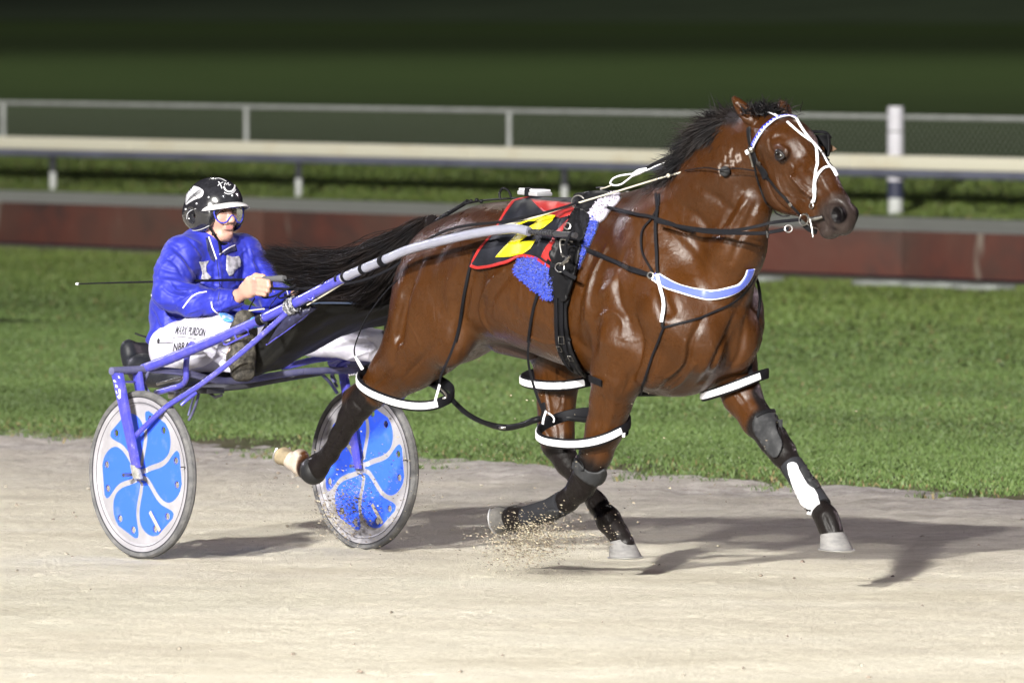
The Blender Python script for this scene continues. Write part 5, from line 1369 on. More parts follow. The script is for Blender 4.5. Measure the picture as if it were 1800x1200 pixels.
tb1 = empty('tendon_boot', qw(1418, 858, .145), 'charcoal tendon boot with a large white shin pad on the outstretched far foreleg', 'leg boot')
so = sleeve('sleeve', tb1, [(1391, 815, .15), (1405, 838, .148), (1424, 866, .145), (1441, 892, .142)], [.046, .047, .049, .050], M_neo)
SB = bvh_of(so)
decal('shin_pad', M_white, tb1, [(1386, 821), (1391, 814), (1399, 816), (1407, 830), (1419, 851), (1432, 863), (1439, 878), (1438, 892), (1430, 901), (1421, 901), (1412, 888), (1396, 853)], .010, SB, 4, True, .010)
decal('strap', M_rub, tb1, [(1406, 822), (1418, 816), (1427, 826), (1434, 842), (1424, 848), (1412, 838)], .006, SB, 5, False, .004)
decal('strap', M_rub, tb1, [(1418, 850), (1434, 843), (1442, 856), (1430, 861)], .006, SB, 5, False, .004)
tb2 = empty('tendon_boot', qw(962, 900, -.147), 'dusty charcoal tendon boot on the folded near foreleg', 'leg boot')
s2 = sleeve('sleeve', tb2, [(990, 883, -.15), (965, 896, -.147), (940, 904, -.145), (926, 908, -.145)], [.050, .046, .045, .046], M_neo)
SB2 = bvh_of(s2); decal('strap', M_rub, tb2, [(960, 900), (972, 894), (983, 900), (980, 912), (966, 914)], .006, SB2, 4, True, .004)
decal('strap', M_rub, tb2, [(978, 872), (986, 868), (994, 892), (1000, 904), (990, 908), (982, 892)], .006, SB2, 4, False, .004)
tb3 = empty('ankle_boot', qw(550, 828, -.165), 'round black rubber ankle boot on the raised near hind fetlock above the white sock', 'leg boot')
b = MB(); b.ball(qw(551, 827, -.165), (.056, .054, .058), 16); b.build('cup', mat('black rubber', (.014, .014, .015), .45, var=.3, bump=.2, bscale=40), tb3)
# ================================================================== SULKY
sul = empty('sulky', W((0, 0, 0)), 'blue racing sulky with silver tipped shafts, disc wheels and a black mud apron', 'sulky')
def bluepaint(nt):
    b = nt.nodes['Principled BSDF']; v = vecs(nt)
    c = ramp(nt, noise(nt, v, 18, 8, .75), [(.34, (.22, .21, .27)), (.40, (.075, .068, .30)), (.55, (.040, .042, .32)), (.75, (.075, .072, .37))])
    nt.links.new(c, b.inputs['Base Color']); b.inputs['Roughness'].default_value = .34; b.inputs['Coat Weight'].default_value = .2
M_blue = texmat('scuffed violet blue paint', bluepaint)
M_bluegrey = mat('dusty blue grey paint', (.10, .10, .17), .6, c2=(.06, .06, .14), scale=12, bump=.2, bscale=60)
M_silver = mat('satin aluminium', (.26, .265, .33), .34, .35, var=.15, scale=14)
M_seat = mat('black vinyl seat', (.010, .011, .015), .5, var=.3, scale=12, bump=.2, bscale=50)
M_mud = mat('muddy black fabric', (.006, .006, .006), .7, c2=(.014, .013, .011), scale=8, fac=(.45, .8), bump=.3, bscale=10, bdist=.02)
ST = [(252, 648, -.50), (300, 630, -.49), (400, 588, -.465), (455, 563, -.45), (510, 537, -.44), (560, 511, -.43), (602, 489, -.425)]
ST2 = [(602, 489, -.425), (640, 472, -.42), (680, 455, -.415), (705, 444, -.41), (735, 434, -.405), (800, 418, -.40), (850, 408, -.385), (880, 404, -.37), (905, 402, -.355), (930, 407, -.345)]
def mir(P): return [tuple(W(q(*p)*[1, -1, 1])) for p in P]
def mtube(name, m, P, r, n=6, seg=14, mirror=False):
    Q_ = [q(*p) for p in P]
    if mirror: Q_ = [a*[1, -1, 1] for a in Q_]
    X = smoothpts([W(a) for a in Q_], n); b = MB(); rr_ = list(np.interp(np.linspace(0, 1, len(X)), np.linspace(0, 1, len(r)), r)) if hasattr(r, '__len__') else r
    b.tube([tuple(x) for x in X], rr_, seg); return b
for mr_ in (False, True):
    sh = mtube('', None, ST, .0205, mirror=mr_).build('shaft', M_blue, sul)
    s2_ = mtube('', None, ST2, .0192, mirror=mr_).build('shaft_tip', M_silver, sh)
    # spring fitting at the tip
    bb_ = mtube('', None, [(930, 407, -.345), (955, 409, -.345), (1008, 414, -.335)], .008, mirror=mr_)
    for k in range(9):
        t = k/8; p = q(936+t*36, 407.5+t*2.5, -.345)
        if mr_: p = p*[1, -1, 1]
        dr = np.array([hx, hy, -.02]); a = np.array(W(p)); bb_.tube([tuple(a-dr*.003), tuple(a+dr*.003)], .0125, 12)
    p0 = q(976, 411, -.342); p1 = q(1012, 414, -.335)
    if mr_: p0, p1 = p0*[1, -1, 1], p1*[1, -1, 1]
    bb_.tube([W(p0), W(p1)], .0125, 12); bb_.build('shaft_fitting', mat('oily steel', (.10, .10, .11), .35, .8), s2_)
    br_ = mtube('', None, [(233, 771, -.655), (262, 742, -.64), (295, 713, -.62), (345, 681, -.585), (400, 640, -.53), (450, 598, -.48), (505, 549, -.445)], .0115, mirror=mr_).build('brace', M_blue, sul)
    # wheel fork
    def qm(*a): p = q(*a); return p*[1, -1, 1] if mr_ else p
    t0 = qm(196, 652, -.70); t1 = qm(256, 649, -.50)
    b = MB(); b.tube([W(t0), W(t1)], .0165, 16); fk = b.build('fork', M_bluegrey, sul)
    def leaf(a, b_, w0, w1, th, m=M_blue):
        A_, B_ = Vector(W(a)), Vector(W(b_)); f = Vector((hx, hy, 0)); n_ = Vector((lx, ly, 0))*th/2
        pts = [A_-f*w0/2, A_+f*w0/2, B_+f*w1/2, B_-f*w1/2]; b = MB(); b.prism([p-n_ for p in pts], n_*2); return b
    leaf(qm(206, 655, -.685), qm(240, 822, -.668), .062, .040, .022).build('fork_leg', M_blue, fk, bevel=.004)
    leaf(qm(236, 815, -.668), qm(243, 842, -.668), .042, .046, .026).build('axle_clamp', mat('dirty aluminium', (.38, .37, .35), .5, .4, var=.4, scale=60), fk, bevel=.008)
    i0 = qm(241, 652, -.545); i1 = i0.copy(); i1[2] = .34; i1[0] = 0.02
    leaf(i0, i1, .050, .032, .020).build('fork_leg', M_blue, fk, bevel=.004)
    b = MB(); a0 = qm(216, 671, -.66); a1 = qm(238, 671, -.55); b.tube([W(a0), W(a1)], .005, 8); b.build('fork_bolt', M_chrome, fk)
    b = MB(); cA = (0.0, (-.685 if not mr_ else .685), .352); cB = (0.0, (-.52 if not mr_ else .52), .352); b.tube([W(cA), W(cB)], .008, 12); b.build('axle', M_chrome, fk)
    mtube('', None, [(246, 660, -.52), (252, 672, -.50), (262, 690, -.5)], .006, mirror=mr_).build('stay', M_bluegrey, fk)
    mtube('', None, [(262, 652, -.50), (254, 668, -.5), (246, 682, -.52)], .007, mirror=mr_).build('stay', M_bluegrey, fk)
# bands of black tape on the near shaft
for (u, v, s_) in [(574, 502, 1.6), (596, 491, 1.5), (607, 486, 1.5), (638, 473, 1.5), (672, 459, 2.0)]:
    i = np.array(qw(u, v, -.425)); dr = np.array(qw(u+6, v-2.8, -.425))-np.array(qw(u-6, v+2.8, -.425)); dr /= np.linalg.norm(dr)
    b = MB(); b.tube([tuple(i-dr*.0045*s_), tuple(i+dr*.0045*s_)], .0222, 18); b.build('tape_band', M_strap, sul)
i = np.array(qw(460, 561, -.449)); dr = np.array(qw(466, 558.4, -.449))-i; dr /= np.linalg.norm(dr)
b = MB(); b.tube([tuple(i-dr*.016), tuple(i+dr*.016)], .0235, 18); b.build('grip_tape', M_strap, sul)
b = MB(); b.tube([tuple(i-dr*.052), tuple(i-dr*.045)], .0222, 18); b.build('cyan_band', mat('cyan tape', (.05, .42, .80), .4), sul)
b = MB(); b.tube([tuple(i+dr*.018), tuple(i+dr*.026)], .0235, 18); b.build('clamp', M_chrome, sul)
ftube('hanging_strap', M_strap, sul, [(469, 565, -.45), (469, 577, -.45), (468, 588, -.45)], .008)
# rope wound round the joint of shaft and brace
b = MB(); P = []
A_ = np.array(qw(513, 537, -.44)); d_ = np.array(qw(526, 530, -.44))-A_; d_ /= np.linalg.norm(d_); u_ = np.cross(d_, [0, 0, 1]); u_ /= np.linalg.norm(u_); v_ = np.cross(d_, u_)
for k in range(160):
    a = k*.55; rr_ = .0255+.003*math.sin(k*1.3); P.append(tuple(A_+d_*(.026*math.sin(k*.07))+u_*rr_*math.cos(a)+v_*(rr_*math.sin(a)*1.15)))
b.tube(P, .0032, 6); b.build('lashing', mat('grey cord', (.25, .25, .27), .5, c2=(.02, .02, .022), scale=60, fac=(.45, .55)), sul)
ftube('small_ring', M_blue, sul, [(540, 524, -.46), (546, 527, -.47), (552, 522, -.46), (550, 517, -.45)], .004)
# slotted plate
def slot():
    b = MB(); P = [(392, 600, -.475), (432, 577, -.47), (437, 588, -.47), (396, 605, -.475)]
    X = [qw(393, 604, -.475), qw(391, 598, -.475), qw(430, 577, -.47), qw(436, 580, -.47), qw(437, 587, -.47), qw(398, 606, -.475)]
    b.tube(X, .0045, 8, closed=True); b.tube([qw(412, 587, -.47), qw(416, 597, -.47)], .004, 8); b.build('slotted_bracket', M_blue, sul)
slot()
ftube('cable', M_rope, sul, [(410, 567, -.44), (417, 556, -.42), (430, 548, -.40), (446, 545, -.40), (464, 543, -.42)], .0036)
# axle arch and seat
mtube('', None, [(256, 649, -.50), (290, 651, -.44), (330, 656, -.35), (380, 668, -.20), (430, 668, -.05), (480, 660, .10), (530, 653, .24)], .0145).build('axle_beam', M_bluegrey, sul)
mtube('', None, [(530, 653, .24), (570, 651, .36), (600, 651, .46), (632, 651, .55)], .0145).build('axle_beam', M_bluegrey, sul)
mtube('', None, [(320, 688, -.2), (370, 682, -.06), (430, 676, .08), (500, 664, .22), (570, 654, .36)], [.012, .018, .018, .016, .012]).build('under_beam', mat('grimy dark frame', (.045, .045, .055), .6, c2=(.10, .10, .13), scale=10, fac=(.5, .8)), sul)
mtube('', None, [(274, 690, -.36), (300, 683, -.36), (320, 676, -.36), (327, 664, -.37), (327, 640, -.38), (332, 612, -.40), (338, 604, -.42)], .0125).build('seat_stay', M_blue, sul)
mtube('', None, [(276, 675, -.34), (302, 668, -.33), (322, 663, -.32)], .006).build('seat_trim', M_chrome, sul)
mtube('', None, [(343, 690, -.35), (336, 712, -.3), (331, 730, -.3)], .0045).build('prop', M_bluegrey, sul)
mtube('', None, [(350, 688, .0), (346, 705, .0), (340, 722, .02), (332, 738, .02)], .006).build('prop', M_bluegrey, sul)
mtube('', None, [(318, 712, -.42), (328, 703, -.40), (345, 690, -.36)], .008).build('prop', M_blue, sul)
mtube('', None, [(496, 645, .28), (520, 640, .31), (552, 632, .36), (596, 625, .44), (620, 615, .47)], .0145).build('far_tube', M_blue, sul)
mtube('', None, [(588, 652, .44), (600, 640, .47), (614, 634, .5)], .012).build('far_gusset', M_blue, sul)
mtube('', None, [(566, 658, .36), (580, 672, .42), (592, 690, .50)], .007).build('far_stay', M_bluegrey, sul)
b = MB(); b.box(qw(306, 694, -.38), (.05, .03, .03), Matrix.Rotation(-HD, 3, 'Z')); b.build('clamp', M_chrome, sul, bevel=.005)
b = MB(); b.box(qw(372, 686, -.1), (.06, .09, .025), Matrix.Rotation(-HD, 3, 'Z')); b.tube([qw(366, 688, -.1), qw(378, 698, -.1), qw(390, 694, -.1)], .007, 8); b.build('latch', mat('grimy steel', (.07, .07, .08), .5, .5), sul, bevel=.004)
# seat: moulded shell with a low back
def seat():
    f = Field((-.72, -.30, .66), (.02, .30, .96), .01)
    c = q(322, 640, 0)
    f.cone((c[0]-.12, -.13, c[2]-.02), .055, (c[0]-.12, .13, c[2]-.02), .055, 1, .04); f.cone((c[0]+.10, -.13, c[2]-.055), .045, (c[0]+.10, .13, c[2]-.055), .045, 1, .04)
    for s in (-1, 1): f.cone((c[0]-.12, s*.12, c[2]-.02), .052, (c[0]+.15, s*.13, c[2]-.065), .035, 1, .05)
    f.ell((c[0], 0, c[2]-.06), (.2, .17, .04), 0, .05)
    bk = q(252, 632, -.15)
    f.cone((c[0]-.20, -.12, c[2]+.01), .032, (c[0]-.22, -.12, c[2]+.075), .026, 1, .03); f.cone((c[0]-.20, .12, c[2]+.01), .032, (c[0]-.22, .12, c[2]+.075), .026, 1, .03)
    for z in (.0, .03, .06): f.cone((c[0]-.205-z*.3, -.12, c[2]+z), .028, (c[0]-.205-z*.3, .12, c[2]+z), .028, 1, .03)
    V, F = f.mesh(); V = relax(V, F, 2)
    link('seat', npmesh('seat', WA(V), F), M_seat, sul)
seat()
# mud apron slung between the shafts
def apron():
    A_ = np.array(qw(516, 541, -.43)); B_ = np.array(qw(800, 533, .43)); C_ = np.array(qw(446, 652, -.36)); D_ = np.array(qw(730, 548, .42))
    n, m_ = 36, 20; V = []; F = []
    pt = [(516, 541, -.43), (560, 533, -.30), (620, 533, -.12), (680, 533, .06), (740, 533, .24), (800, 533, .42)]
    pb = [(446, 660, -.30), (490, 648, -.20), (545, 618, -.06), (605, 588, .08), (665, 572, .22), (730, 550, .40)]
    T_ = np.array(smoothpts([qw(*p) for p in pt], n//5)); B2 = np.array(smoothpts([qw(*p) for p in pb], n//5)); n = len(T_)-1
    for i in range(n+1):
        for j in range(m_+1):
            t = j/m_; p = T_[i]*(1-t)+B2[i]*t; s = math.sin(math.pi*t)
            p = p+np.array([-hx, -hy, 0])*(-.05)*s*math.sin(math.pi*i/n)+np.array([0, 0, .004*math.sin(i*.9+j*.5)])
            p = p+np.array([hx, hy, 0])*.006*math.sin(i*.35+j*.8)+(np.array(qw(455, 584, -.40))-np.array(qw(481, 600, -.40)))*s*max(0, 1-i/10)**2
            V.append(p)
    a = np.arange(len(V)).reshape(n+1, m_+1); F = np.stack([a[:-1, :-1].ravel(), a[1:, :-1].ravel(), a[1:, 1:].ravel(), a[:-1, 1:].ravel()], 1)
    o = link('mud_apron', npmesh('mud_apron', np.array(V), F), M_mud, sul); s = o.modifiers.new('t', 'SOLIDIFY'); s.thickness = .003
    b = MB(); b.tube([tuple(p) for p in T_], .0045, 8); b.build('apron_hem', mat('blue grey hem', (.06, .08, .13), .4), o)
    # crumpled bag of fabric by the near shaft with a blue trim
    P = [(518, 545, -.43), (556, 540, -.36), (552, 548, -.36), (530, 562, -.38), (500, 580, -.40), (486, 588, -.42), (494, 568, -.44)]
    V = []; F = []; k = 12
    T2 = free([(520, 543, -.425), (538, 542, -.39), (558, 538, -.35)], k//2); B3 = free([(470, 606, -.44), (515, 574, -.40), (556, 541, -.35)], k//2)
    for i in range(len(T2)):
        for j in range(7):
            t = j/6; p = T2[i]*(1-t)+B3[i]*t; V.append(p+np.array([-lx, -ly, 0])*(.02*math.sin(math.pi*t)+.006*math.sin(i*1.9+j*1.3)))
    a = np.arange(len(V)).reshape(len(T2), 7); F = np.stack([a[:-1, :-1].ravel(), a[1:, :-1].ravel(), a[1:, 1:].ravel(), a[:-1, 1:].ravel()], 1)
    o2 = link('apron_pocket', npmesh('p', np.array(V), F), mat('glossy navy vinyl', (.02, .02, .045), .3, c2=(.10, .11, .2), scale=30, fac=(.6, .75), bump=.5, bscale=40), sul); s = o2.modifiers.new('t', 'SOLIDIFY'); s.thickness = .003
    b = MB(); b.tube([tuple(p+np.array([-lx, -ly, 0])*.006) for p in B3], .003, 8); b.build('trim', M_blue, o2)
apron()

# ---- wheels
def wheelmat(c, name, **k): return mat(name, c, **k)
M_disc = mat('dusty grey disc', (.30, .29, .315), .5, .1, var=.25, scale=7, bump=.1, bscale=60)
M_petal = mat('bright blue vinyl', (.030, .098, .74), .45, c2=(.085, .14, .55), scale=16, fac=(.55, .8), detail=9)
M_tyre = mat('dusty rubber tyre', (.065, .065, .068), .75, c2=(.14, .135, .132), scale=22, fac=(.35, .75), bump=.4, bscale=80, stretch=(1, 1, 1))
M_rimline = mat('dark rim groove', (.03, .03, .035), .5)
RW = .346
def petal_poly(k, n=44):
    a0 = R(60*k+7); r0, r1, rc = .028, .268, .075; L_, R_ = [], []
    for i in range(n+1):
        r = r0+(r1-r0)*i/n; xx = (r-r0)/(r1-r0); sw = -R(15)*math.sin(math.pi*xx)**.9-R(4)*(1-xx)
        hw = R(30)-.0115/r
        if hw <= 0: continue
        x = max(0, (r-(r1-rc))/rc); hw -= rc*(1-math.sqrt(max(0, 1-x*x)))/r*.9
        hw = max(hw, .002); y = max(0, (.075-r)/.05)
        L_.append((r, a0+sw+hw)); R_.append((r, a0+sw-hw))
    pl = L_+R_[::-1]; return [(r*math.cos(a), r*math.sin(a)) for r, a in pl]
def build_disc():
    """disc and petals with real holes, in the wheel's plane (x,z), y = thickness"""
    cut = bmesh.new()
    for k in range(6):
        a0 = R(60*k+7-3)
        for da in (-R(12), R(12)):
            a = a0+da; r = .238; m = Matrix.Translation((r*math.cos(a), 0, r*math.sin(a))) @ Matrix.Rotation(R(90), 4, 'X')
            bmesh.ops.create_cone(cut, cap_ends=True, segments=24, radius1=.0155, radius2=.0155, depth=.1, matrix=m)
    cm = bpy.data.meshes.new('cut'); cut.to_mesh(cm); cut.free(); co = bpy.data.objects.new('cut', cm); col.objects.link(co)
    res = []
    # disc: lens shaped on both faces
    b = MB(); n = 96; prof = [(.0, .030), (.024, .028), (.032, .010), (.042, .0028), (.288, .0028), (.296, .010), (.310, .013), (.318, .013)]
    V = []; 
    full = prof+[(r, -y) for r, y in prof[::-1]]
    V = [(r*math.cos(2*math.pi*j/n), y, r*math.sin(2*math.pi*j/n)) for r, y in full[1:-1] for j in range(n)]; K = len(full)-2
    F = [[i*n+j, i*n+(j+1) % n, (i+1)*n+(j+1) % n, (i+1)*n+j] for i in range(K-1) for j in range(n)]
    F.append(list(range(n))); F.append([(K-1)*n+j for j in range(n)])
    b.add(V, F)
    me = bpy.data.meshes.new('d'); me.from_pydata(b.V, [], b.F); bm = bmesh.new(); bm.from_mesh(me); bmesh.ops.recalc_face_normals(bm, faces=bm.faces); bm.to_mesh(me); bm.free()
    res.append(('disc', me, M_disc))
    for k in range(6):
        P = petal_poly(k); bm = bmesh.new()
        for sg in (1, -1):
            yy = lambda r: np.interp(r, [p[0] for p in prof], [p[1] for p in prof])
            vs = [bm.verts.new((x, sg*(yy(math.hypot(x, z))+.0009), z)) for x, z in P]; f = bm.faces.new(vs)
        bm.faces.ensure_lookup_table(); f0, f1 = bm.faces[0], bm.faces[1]
        n_ = len(P); va = list(f0.verts); vb = list(f1.verts)
        for i in range(n_): bm.faces.new([va[i], va[(i+1) % n_], vb[(i+1) % n_], vb[i]])
        bmesh.ops.recalc_face_normals(bm, faces=bm.faces); me = bpy.data.meshes.new('p'); bm.to_mesh(me); bm.free(); res.append(('petal', me, M_petal))
    out = []
    for nm, me, m in res:
        o = bpy.data.objects.new('tmp', me); col.objects.link(o); md = o.modifiers.new('b', 'BOOLEAN'); md.object = co; md.operation = 'DIFFERENCE'; md.solver = 'EXACT'
        dg = bpy.context.evaluated_depsgraph_get(); ev = o.evaluated_get(dg); me2 = bpy.data.meshes.new_from_object(ev); bpy.data.objects.remove(o); out.append((nm, me2, m))
    bpy.data.objects.remove(co)
    return out
DISC = build_disc()
def wheel(cen, yaw_flip, label_, spin, sgn):
    c = W(cen)
    e = bpy.data.objects.new('wheel', None); col.objects.link(e); e.parent = sul; e.location = Vector(c)-Vector(sul.location)
    Rm = Matrix(((hx, -lx*1, 0), (hy, -ly*1, 0), (0, 0, 1)))   # local x -> forward, y -> towards the viewer's side, z up
    sp = Matrix.Rotation(spin, 3, 'Y')
    T = (Rm @ sp).to_4x4()
    for nm, me, m in DISC:
        mm = me.copy(); mm.materials.clear(); mm.materials.append(m); mm.transform(T); o = bpy.data.objects.new(nm, mm); col.objects.link(o); o.parent = e
        sm = [True]*len(mm.polygons); mm.polygons.foreach_set('use_smooth', sm); es = o.modifiers.new('e', 'EDGE_SPLIT'); es.split_angle = R(30)
    def add(b, nm, m): 
        me = bpy.data.meshes.new(nm); me.from_pydata(b.V, [], b.F); bm = bmesh.new(); bm.from_mesh(me); bmesh.ops.recalc_face_normals(bm, faces=bm.faces); bm.to_mesh(me); bm.free()
        me.transform(T); me.materials.append(m); o = bpy.data.objects.new(nm, me); col.objects.link(o); o.parent = e; me.polygons.foreach_set('use_smooth', [True]*len(me.polygons)); es = o.modifiers.new('e', 'EDGE_SPLIT'); es.split_angle = R(35); return o
    n = 120
    b = MB(); pr = [(RW-.024, -.0135), (RW-.018, -.0185), (RW-.009, -.0195), (RW-.003, -.014), (RW, -.006), (RW-.0012, -.003), (RW+.0, 0), (RW-.0012, .003), (RW, .006), (RW-.003, .014), (RW-.009, .0195), (RW-.018, .0185), (RW-.024, .0135)]
    V = [(r*math.cos(2*math.pi*j/n), y, r*math.sin(2*math.pi*j/n)) for r, y in pr for j in range(n)]; K = len(pr)
    b.add(V, [[i*n+j, i*n+(j+1) % n, ((i+1) % K)*n+(j+1) % n, ((i+1) % K)*n+j] for i in range(K) for j in range(n)]); add(b, 'tyre', M_tyre)
    for r, y, w_ in ((.3205, .0142, .0022), (.297, .0105, .0013)):
        b = MB(); b.tube([(r*math.cos(2*math.pi*j/n), y, r*math.sin(2*math.pi*j/n)) for j in range(n)], w_, 8, closed=True); b.tube([(r*math.cos(2*math.pi*j/n), -y, r*math.sin(2*math.pi*j/n)) for j in range(n)], w_, 8, closed=True); add(b, 'rim_line', M_rimline)
    b = MB(); b.tube([(0, .034, 0), (0, -.034, 0)], .022, 20); add(b, 'hub', M_silver)
    a = -spin-R(68)+0; # magnet bar between two holes
    bx = [(.165, R(-66)), (.262, R(-60))]
    b = MB(); P = [(r*math.cos(-a_-spin), .0135 if r < .2 else .0115, r*math.sin(a_+spin)) for r, a_ in bx]
    P = [(bx[0][0]*math.cos(bx[0][1]+spin), .0135, bx[0][0]*math.sin(bx[0][1]+spin)), (bx[1][0]*math.cos(bx[1][1]+spin), .011, bx[1][0]*math.sin(bx[1][1]+spin))]
    b.tube(P, 1, 8, flat=(.017, .006), up=(0, 1, 0)); add(b, 'tape_strip', mat('beige tape', (.30, .27, .24), .7))
    b = MB(); b.tube([(RW*.895*math.cos(R(8)), .018, RW*.895*math.sin(R(8))), (RW*.895*math.cos(R(8)), .04, RW*.895*math.sin(R(8)))], .003, 6); add(b, 'valve', M_chrome)
    return e
pn = q(252, 830, -.60); pf = q(637, 824, .60)
wheel((0.02, -.60, .352), 1, '', 0, 1); wheel((-.005, .60, .342), 1, '', 0, 1)
# scuffed white lettering worn off the fork leg
M_worn = mat('worn white paint', (.72, .72, .78), .5)
fkb = [o for o in bpy.data.objects if o.name.startswith('fork_leg')][0]
FB = bvh_of(fkb)
for P in ([(208, 660), (211, 662), (212, 665), (209, 664)], [(200, 667), (204, 669), (205, 672), (201, 671)], [(203, 675), (207, 677), (208, 681), (204, 680)], [(209, 683), (213, 685), (213, 698), (210, 701), (206, 696), (210, 694)], [(204, 686), (206, 688), (207, 692), (205, 691)]):
    try: decal('paint_fleck', M_worn, fkb.parent, P, .002, FB, 8, False, 0)
    except Exception as ex: print('fleck', ex)
# ================================================================== DRIVER
hc = q(379, 371, 0)                      # middle of the head
def H_(f_, l_, z_): return (hc[0]+f_, l_, hc[2]+z_)
def hand(f, s, wr, kn, tip, th, r=.0098):
    """wr = wrist, kn/tip = lists of four (knuckle, mid, end, fingertip) chains, th = thumb chain"""
    for c_ in kn: f.chain([(p, rr) for p, rr in zip(c_, (r*1.12, r, r*.95, r*.85))], 1, .005)
    f.chain([(p, rr) for p, rr in zip(th, (.016, .0125, .0105, .0095))], 1, .008)
def driver_body():
    f = Field((-.75, -.50, .60), (.62, .52, 1.66), .0045)
    # head
    f.ell(H_(-.018, 0, .025), (.100, .080, .100), 0, .02)
    f.ell(H_(.030, 0, -.030), (.068, .064, .082), -6, .03)
    f.ell(H_(.058, 0, -.098), (.030, .032, .024), 0, .025)
    f.cone(H_(-.005, -.045, -.085), .026, H_(.05, -.020, -.104), .020, 1, .025); f.cone(H_(-.005, .045, -.085), .026, H_(.05, .020, -.104), .020, 1, .025)
    f.cone(H_(.088, 0, .005), .009, H_(.112, 0, -.036), .0125, 1, .010)            # nose
    for s in (-1, 1):
        f.ell(H_(.104, s*.0125, -.042), (.010, .008, .008), 0, .006)
        f.ell(H_(.079, s*.030, .006), (.014, .017, .011), 0, .008, neg=True)        # sockets
        f.cone(H_(.090, s*.012, .022), .007, H_(.074, s*.045, .020), .007, 1, .010)    # brow
        f.ell(H_(.064, s*.042, -.030), (.024, .018, .020), 0, .02)                  # cheek
        f.cone(H_(.100, s*.018, -.045), .003, H_(.084, s*.030, -.072), .003, 1, .008, neg=True)   # fold
        f.ell(H_(-.012, s*.080, -.018), (.018, .010, .030), 8, .008); f.ell(H_(-.006, s*.088, -.015), (.009, .006, .016), 8, .005, neg=True)
    f.cone(H_(.090, -.018, -.062), .006, H_(.090, .018, -.062), .006, 1, .006); f.cone(H_(.088, -.016, -.073), .0065, H_(.088, .016, -.073), .0065, 1, .006)
    f.cone(H_(.098, -.022, -.0675), .0022, H_(.098, .022, -.0675), .0022, 1, .003, neg=True)
    f.cone(H_(.085, -.02, -.084), .005, H_(.085, .02, -.084), .005, 1, .008, neg=True)
    # neck, trunk, limbs (inside the clothes)
    f.cone(H_(-.025, 0, -.07), .058, q(366, 446, 0), .062, 1, .03)
    f.chain([(q(362, 452, 0), .09), (q(355, 490, 0), .13), (q(345, 540, 0), .13), (q(335, 590, 0), .13)], 1.1, .04)
    for s in (-1, 1):
        def m(u, v, L): a = q(u, v, -L); return (a[0], s*L, a[2])
        f.chain([(m(366+(-54), 446, .17), .06), (m(300, 515, .25), .045), (m(345, 526, .21), .042), (m(414, 523, .155), .027)], 1, .02)
        f.chain([(m(310, 612, .11), .085), (m(392, 588, .27), .055), (m(418, 625, .37), .045)], 1, .03)
        f.cone(m(424, 640, .40), .03, m(424, 570, .41), .03, 1, .02)
    # hands: near hand closed on the whip, far hand on the reins
    def mk(s, du, dv, dL):
        def h(u, v, L): a = q(u, v, -L); return np.array((a[0]+du, s*L+dL, a[2]+dv))
        f.cone(h(414, 523, .155), .027, h(432, 512, .155), .030, .75, .02)
        f.ell(h(441, 506, .156), (.044, .020, .042), 38, .02)
        for i, (ku, kv, mu, ru) in enumerate([(455, 493, 471, .0105), (456.5, 500.5, 472, .0108), (455.5, 508, 470, .0103), (453, 515, 465, .0092)]):
            f.chain([(h(ku-9, kv+1, .160), ru*1.25), (h(ku, kv, .172), ru*1.22), (h(mu, kv+2.5, .166), ru*1.05), (h(mu+4, kv+3, .142), ru), (h(mu-7, kv+3.5, .128), ru*.92)], 1, .005)
        f.chain([(h(428, 506, .158), .018), (h(438, 493, .160), .015), (h(450, 485.5, .154), .0125), (h(463, 486, .146), .0115)], 1, .012)
    mk(-1, 0, 0, 0); mk(1, .02, .0, 0)
    V, F = f.mesh(); V = relax(V, F, 1, .4)
    n = len(V); sk = np.array([.37, .215, .165]); C = np.tile(sk, (n, 1))*(.92+.16*vnoise(V, 30, 8))[:, None]
    def paint(c, cen, r0, r1, a=1.):
        d = np.linalg.norm(V-np.array(cen), axis=1); mm = (1-sstep(r0, r1, d))*a; C[:] = C*(1-mm[:, None])+np.array(c)*mm[:, None]
    for l_ in (-.014, -.005, .005, .014): paint([.42, .17, .16], H_(.096, l_, -.067), .006, .012, .8)
    for s in (-1, 1): paint([.62, .30, .25], H_(.085, s*.038, -.03), .01, .03, .5)
    for l_ in (.018, .028, .038):
        for s in (-1, 1): paint([.20, .13, .09], H_(.090-.1*(l_-.018), s*l_, .026), .004, .008, .7)
    paint([.46, .26, .22], H_(.082, 0, -.10), .01, .04, .35)
    me = npmesh('person', WA(V), F); colorattr(me, C)
    return me
def skinm(nt):
    b = nt.nodes['Principled BSDF']; at = nt.nodes.new('ShaderNodeVertexColor'); at.layer_name = 'coat'; nt.links.new(at.outputs[0], b.inputs['Base Color'])
    b.inputs['Roughness'].default_value = .45; b.inputs['Subsurface Weight'].default_value = .12; b.inputs['Subsurface Scale'].default_value = .01; b.inputs['Subsurface Radius'].default_value = (1, .4, .25)
    nt.links.new(bumpn(nt, noise(nt, vecs(nt), 220, 4, .7), .25, .001), b.inputs['Normal'])
M_skin = texmat('skin', skinm)
person = link('person', driver_body(), M_skin, None, base=W((-.3, 0, .8)))
tag(person, 'harness racing driver in blue jacket, white trousers, black helmet and goggles, seated with a whip', 'person')
PB = bvh_of(person)
M_cloth = mat('royal blue nylon', (.016, .023, .31), .58, c2=(.009, .013, .19), scale=5, sheen=.05, bump=.4, bscale=19, bdist=.012)
M_cloth.node_tree.nodes['Principled BSDF'].inputs['Specular IOR Level'].default_value = .35
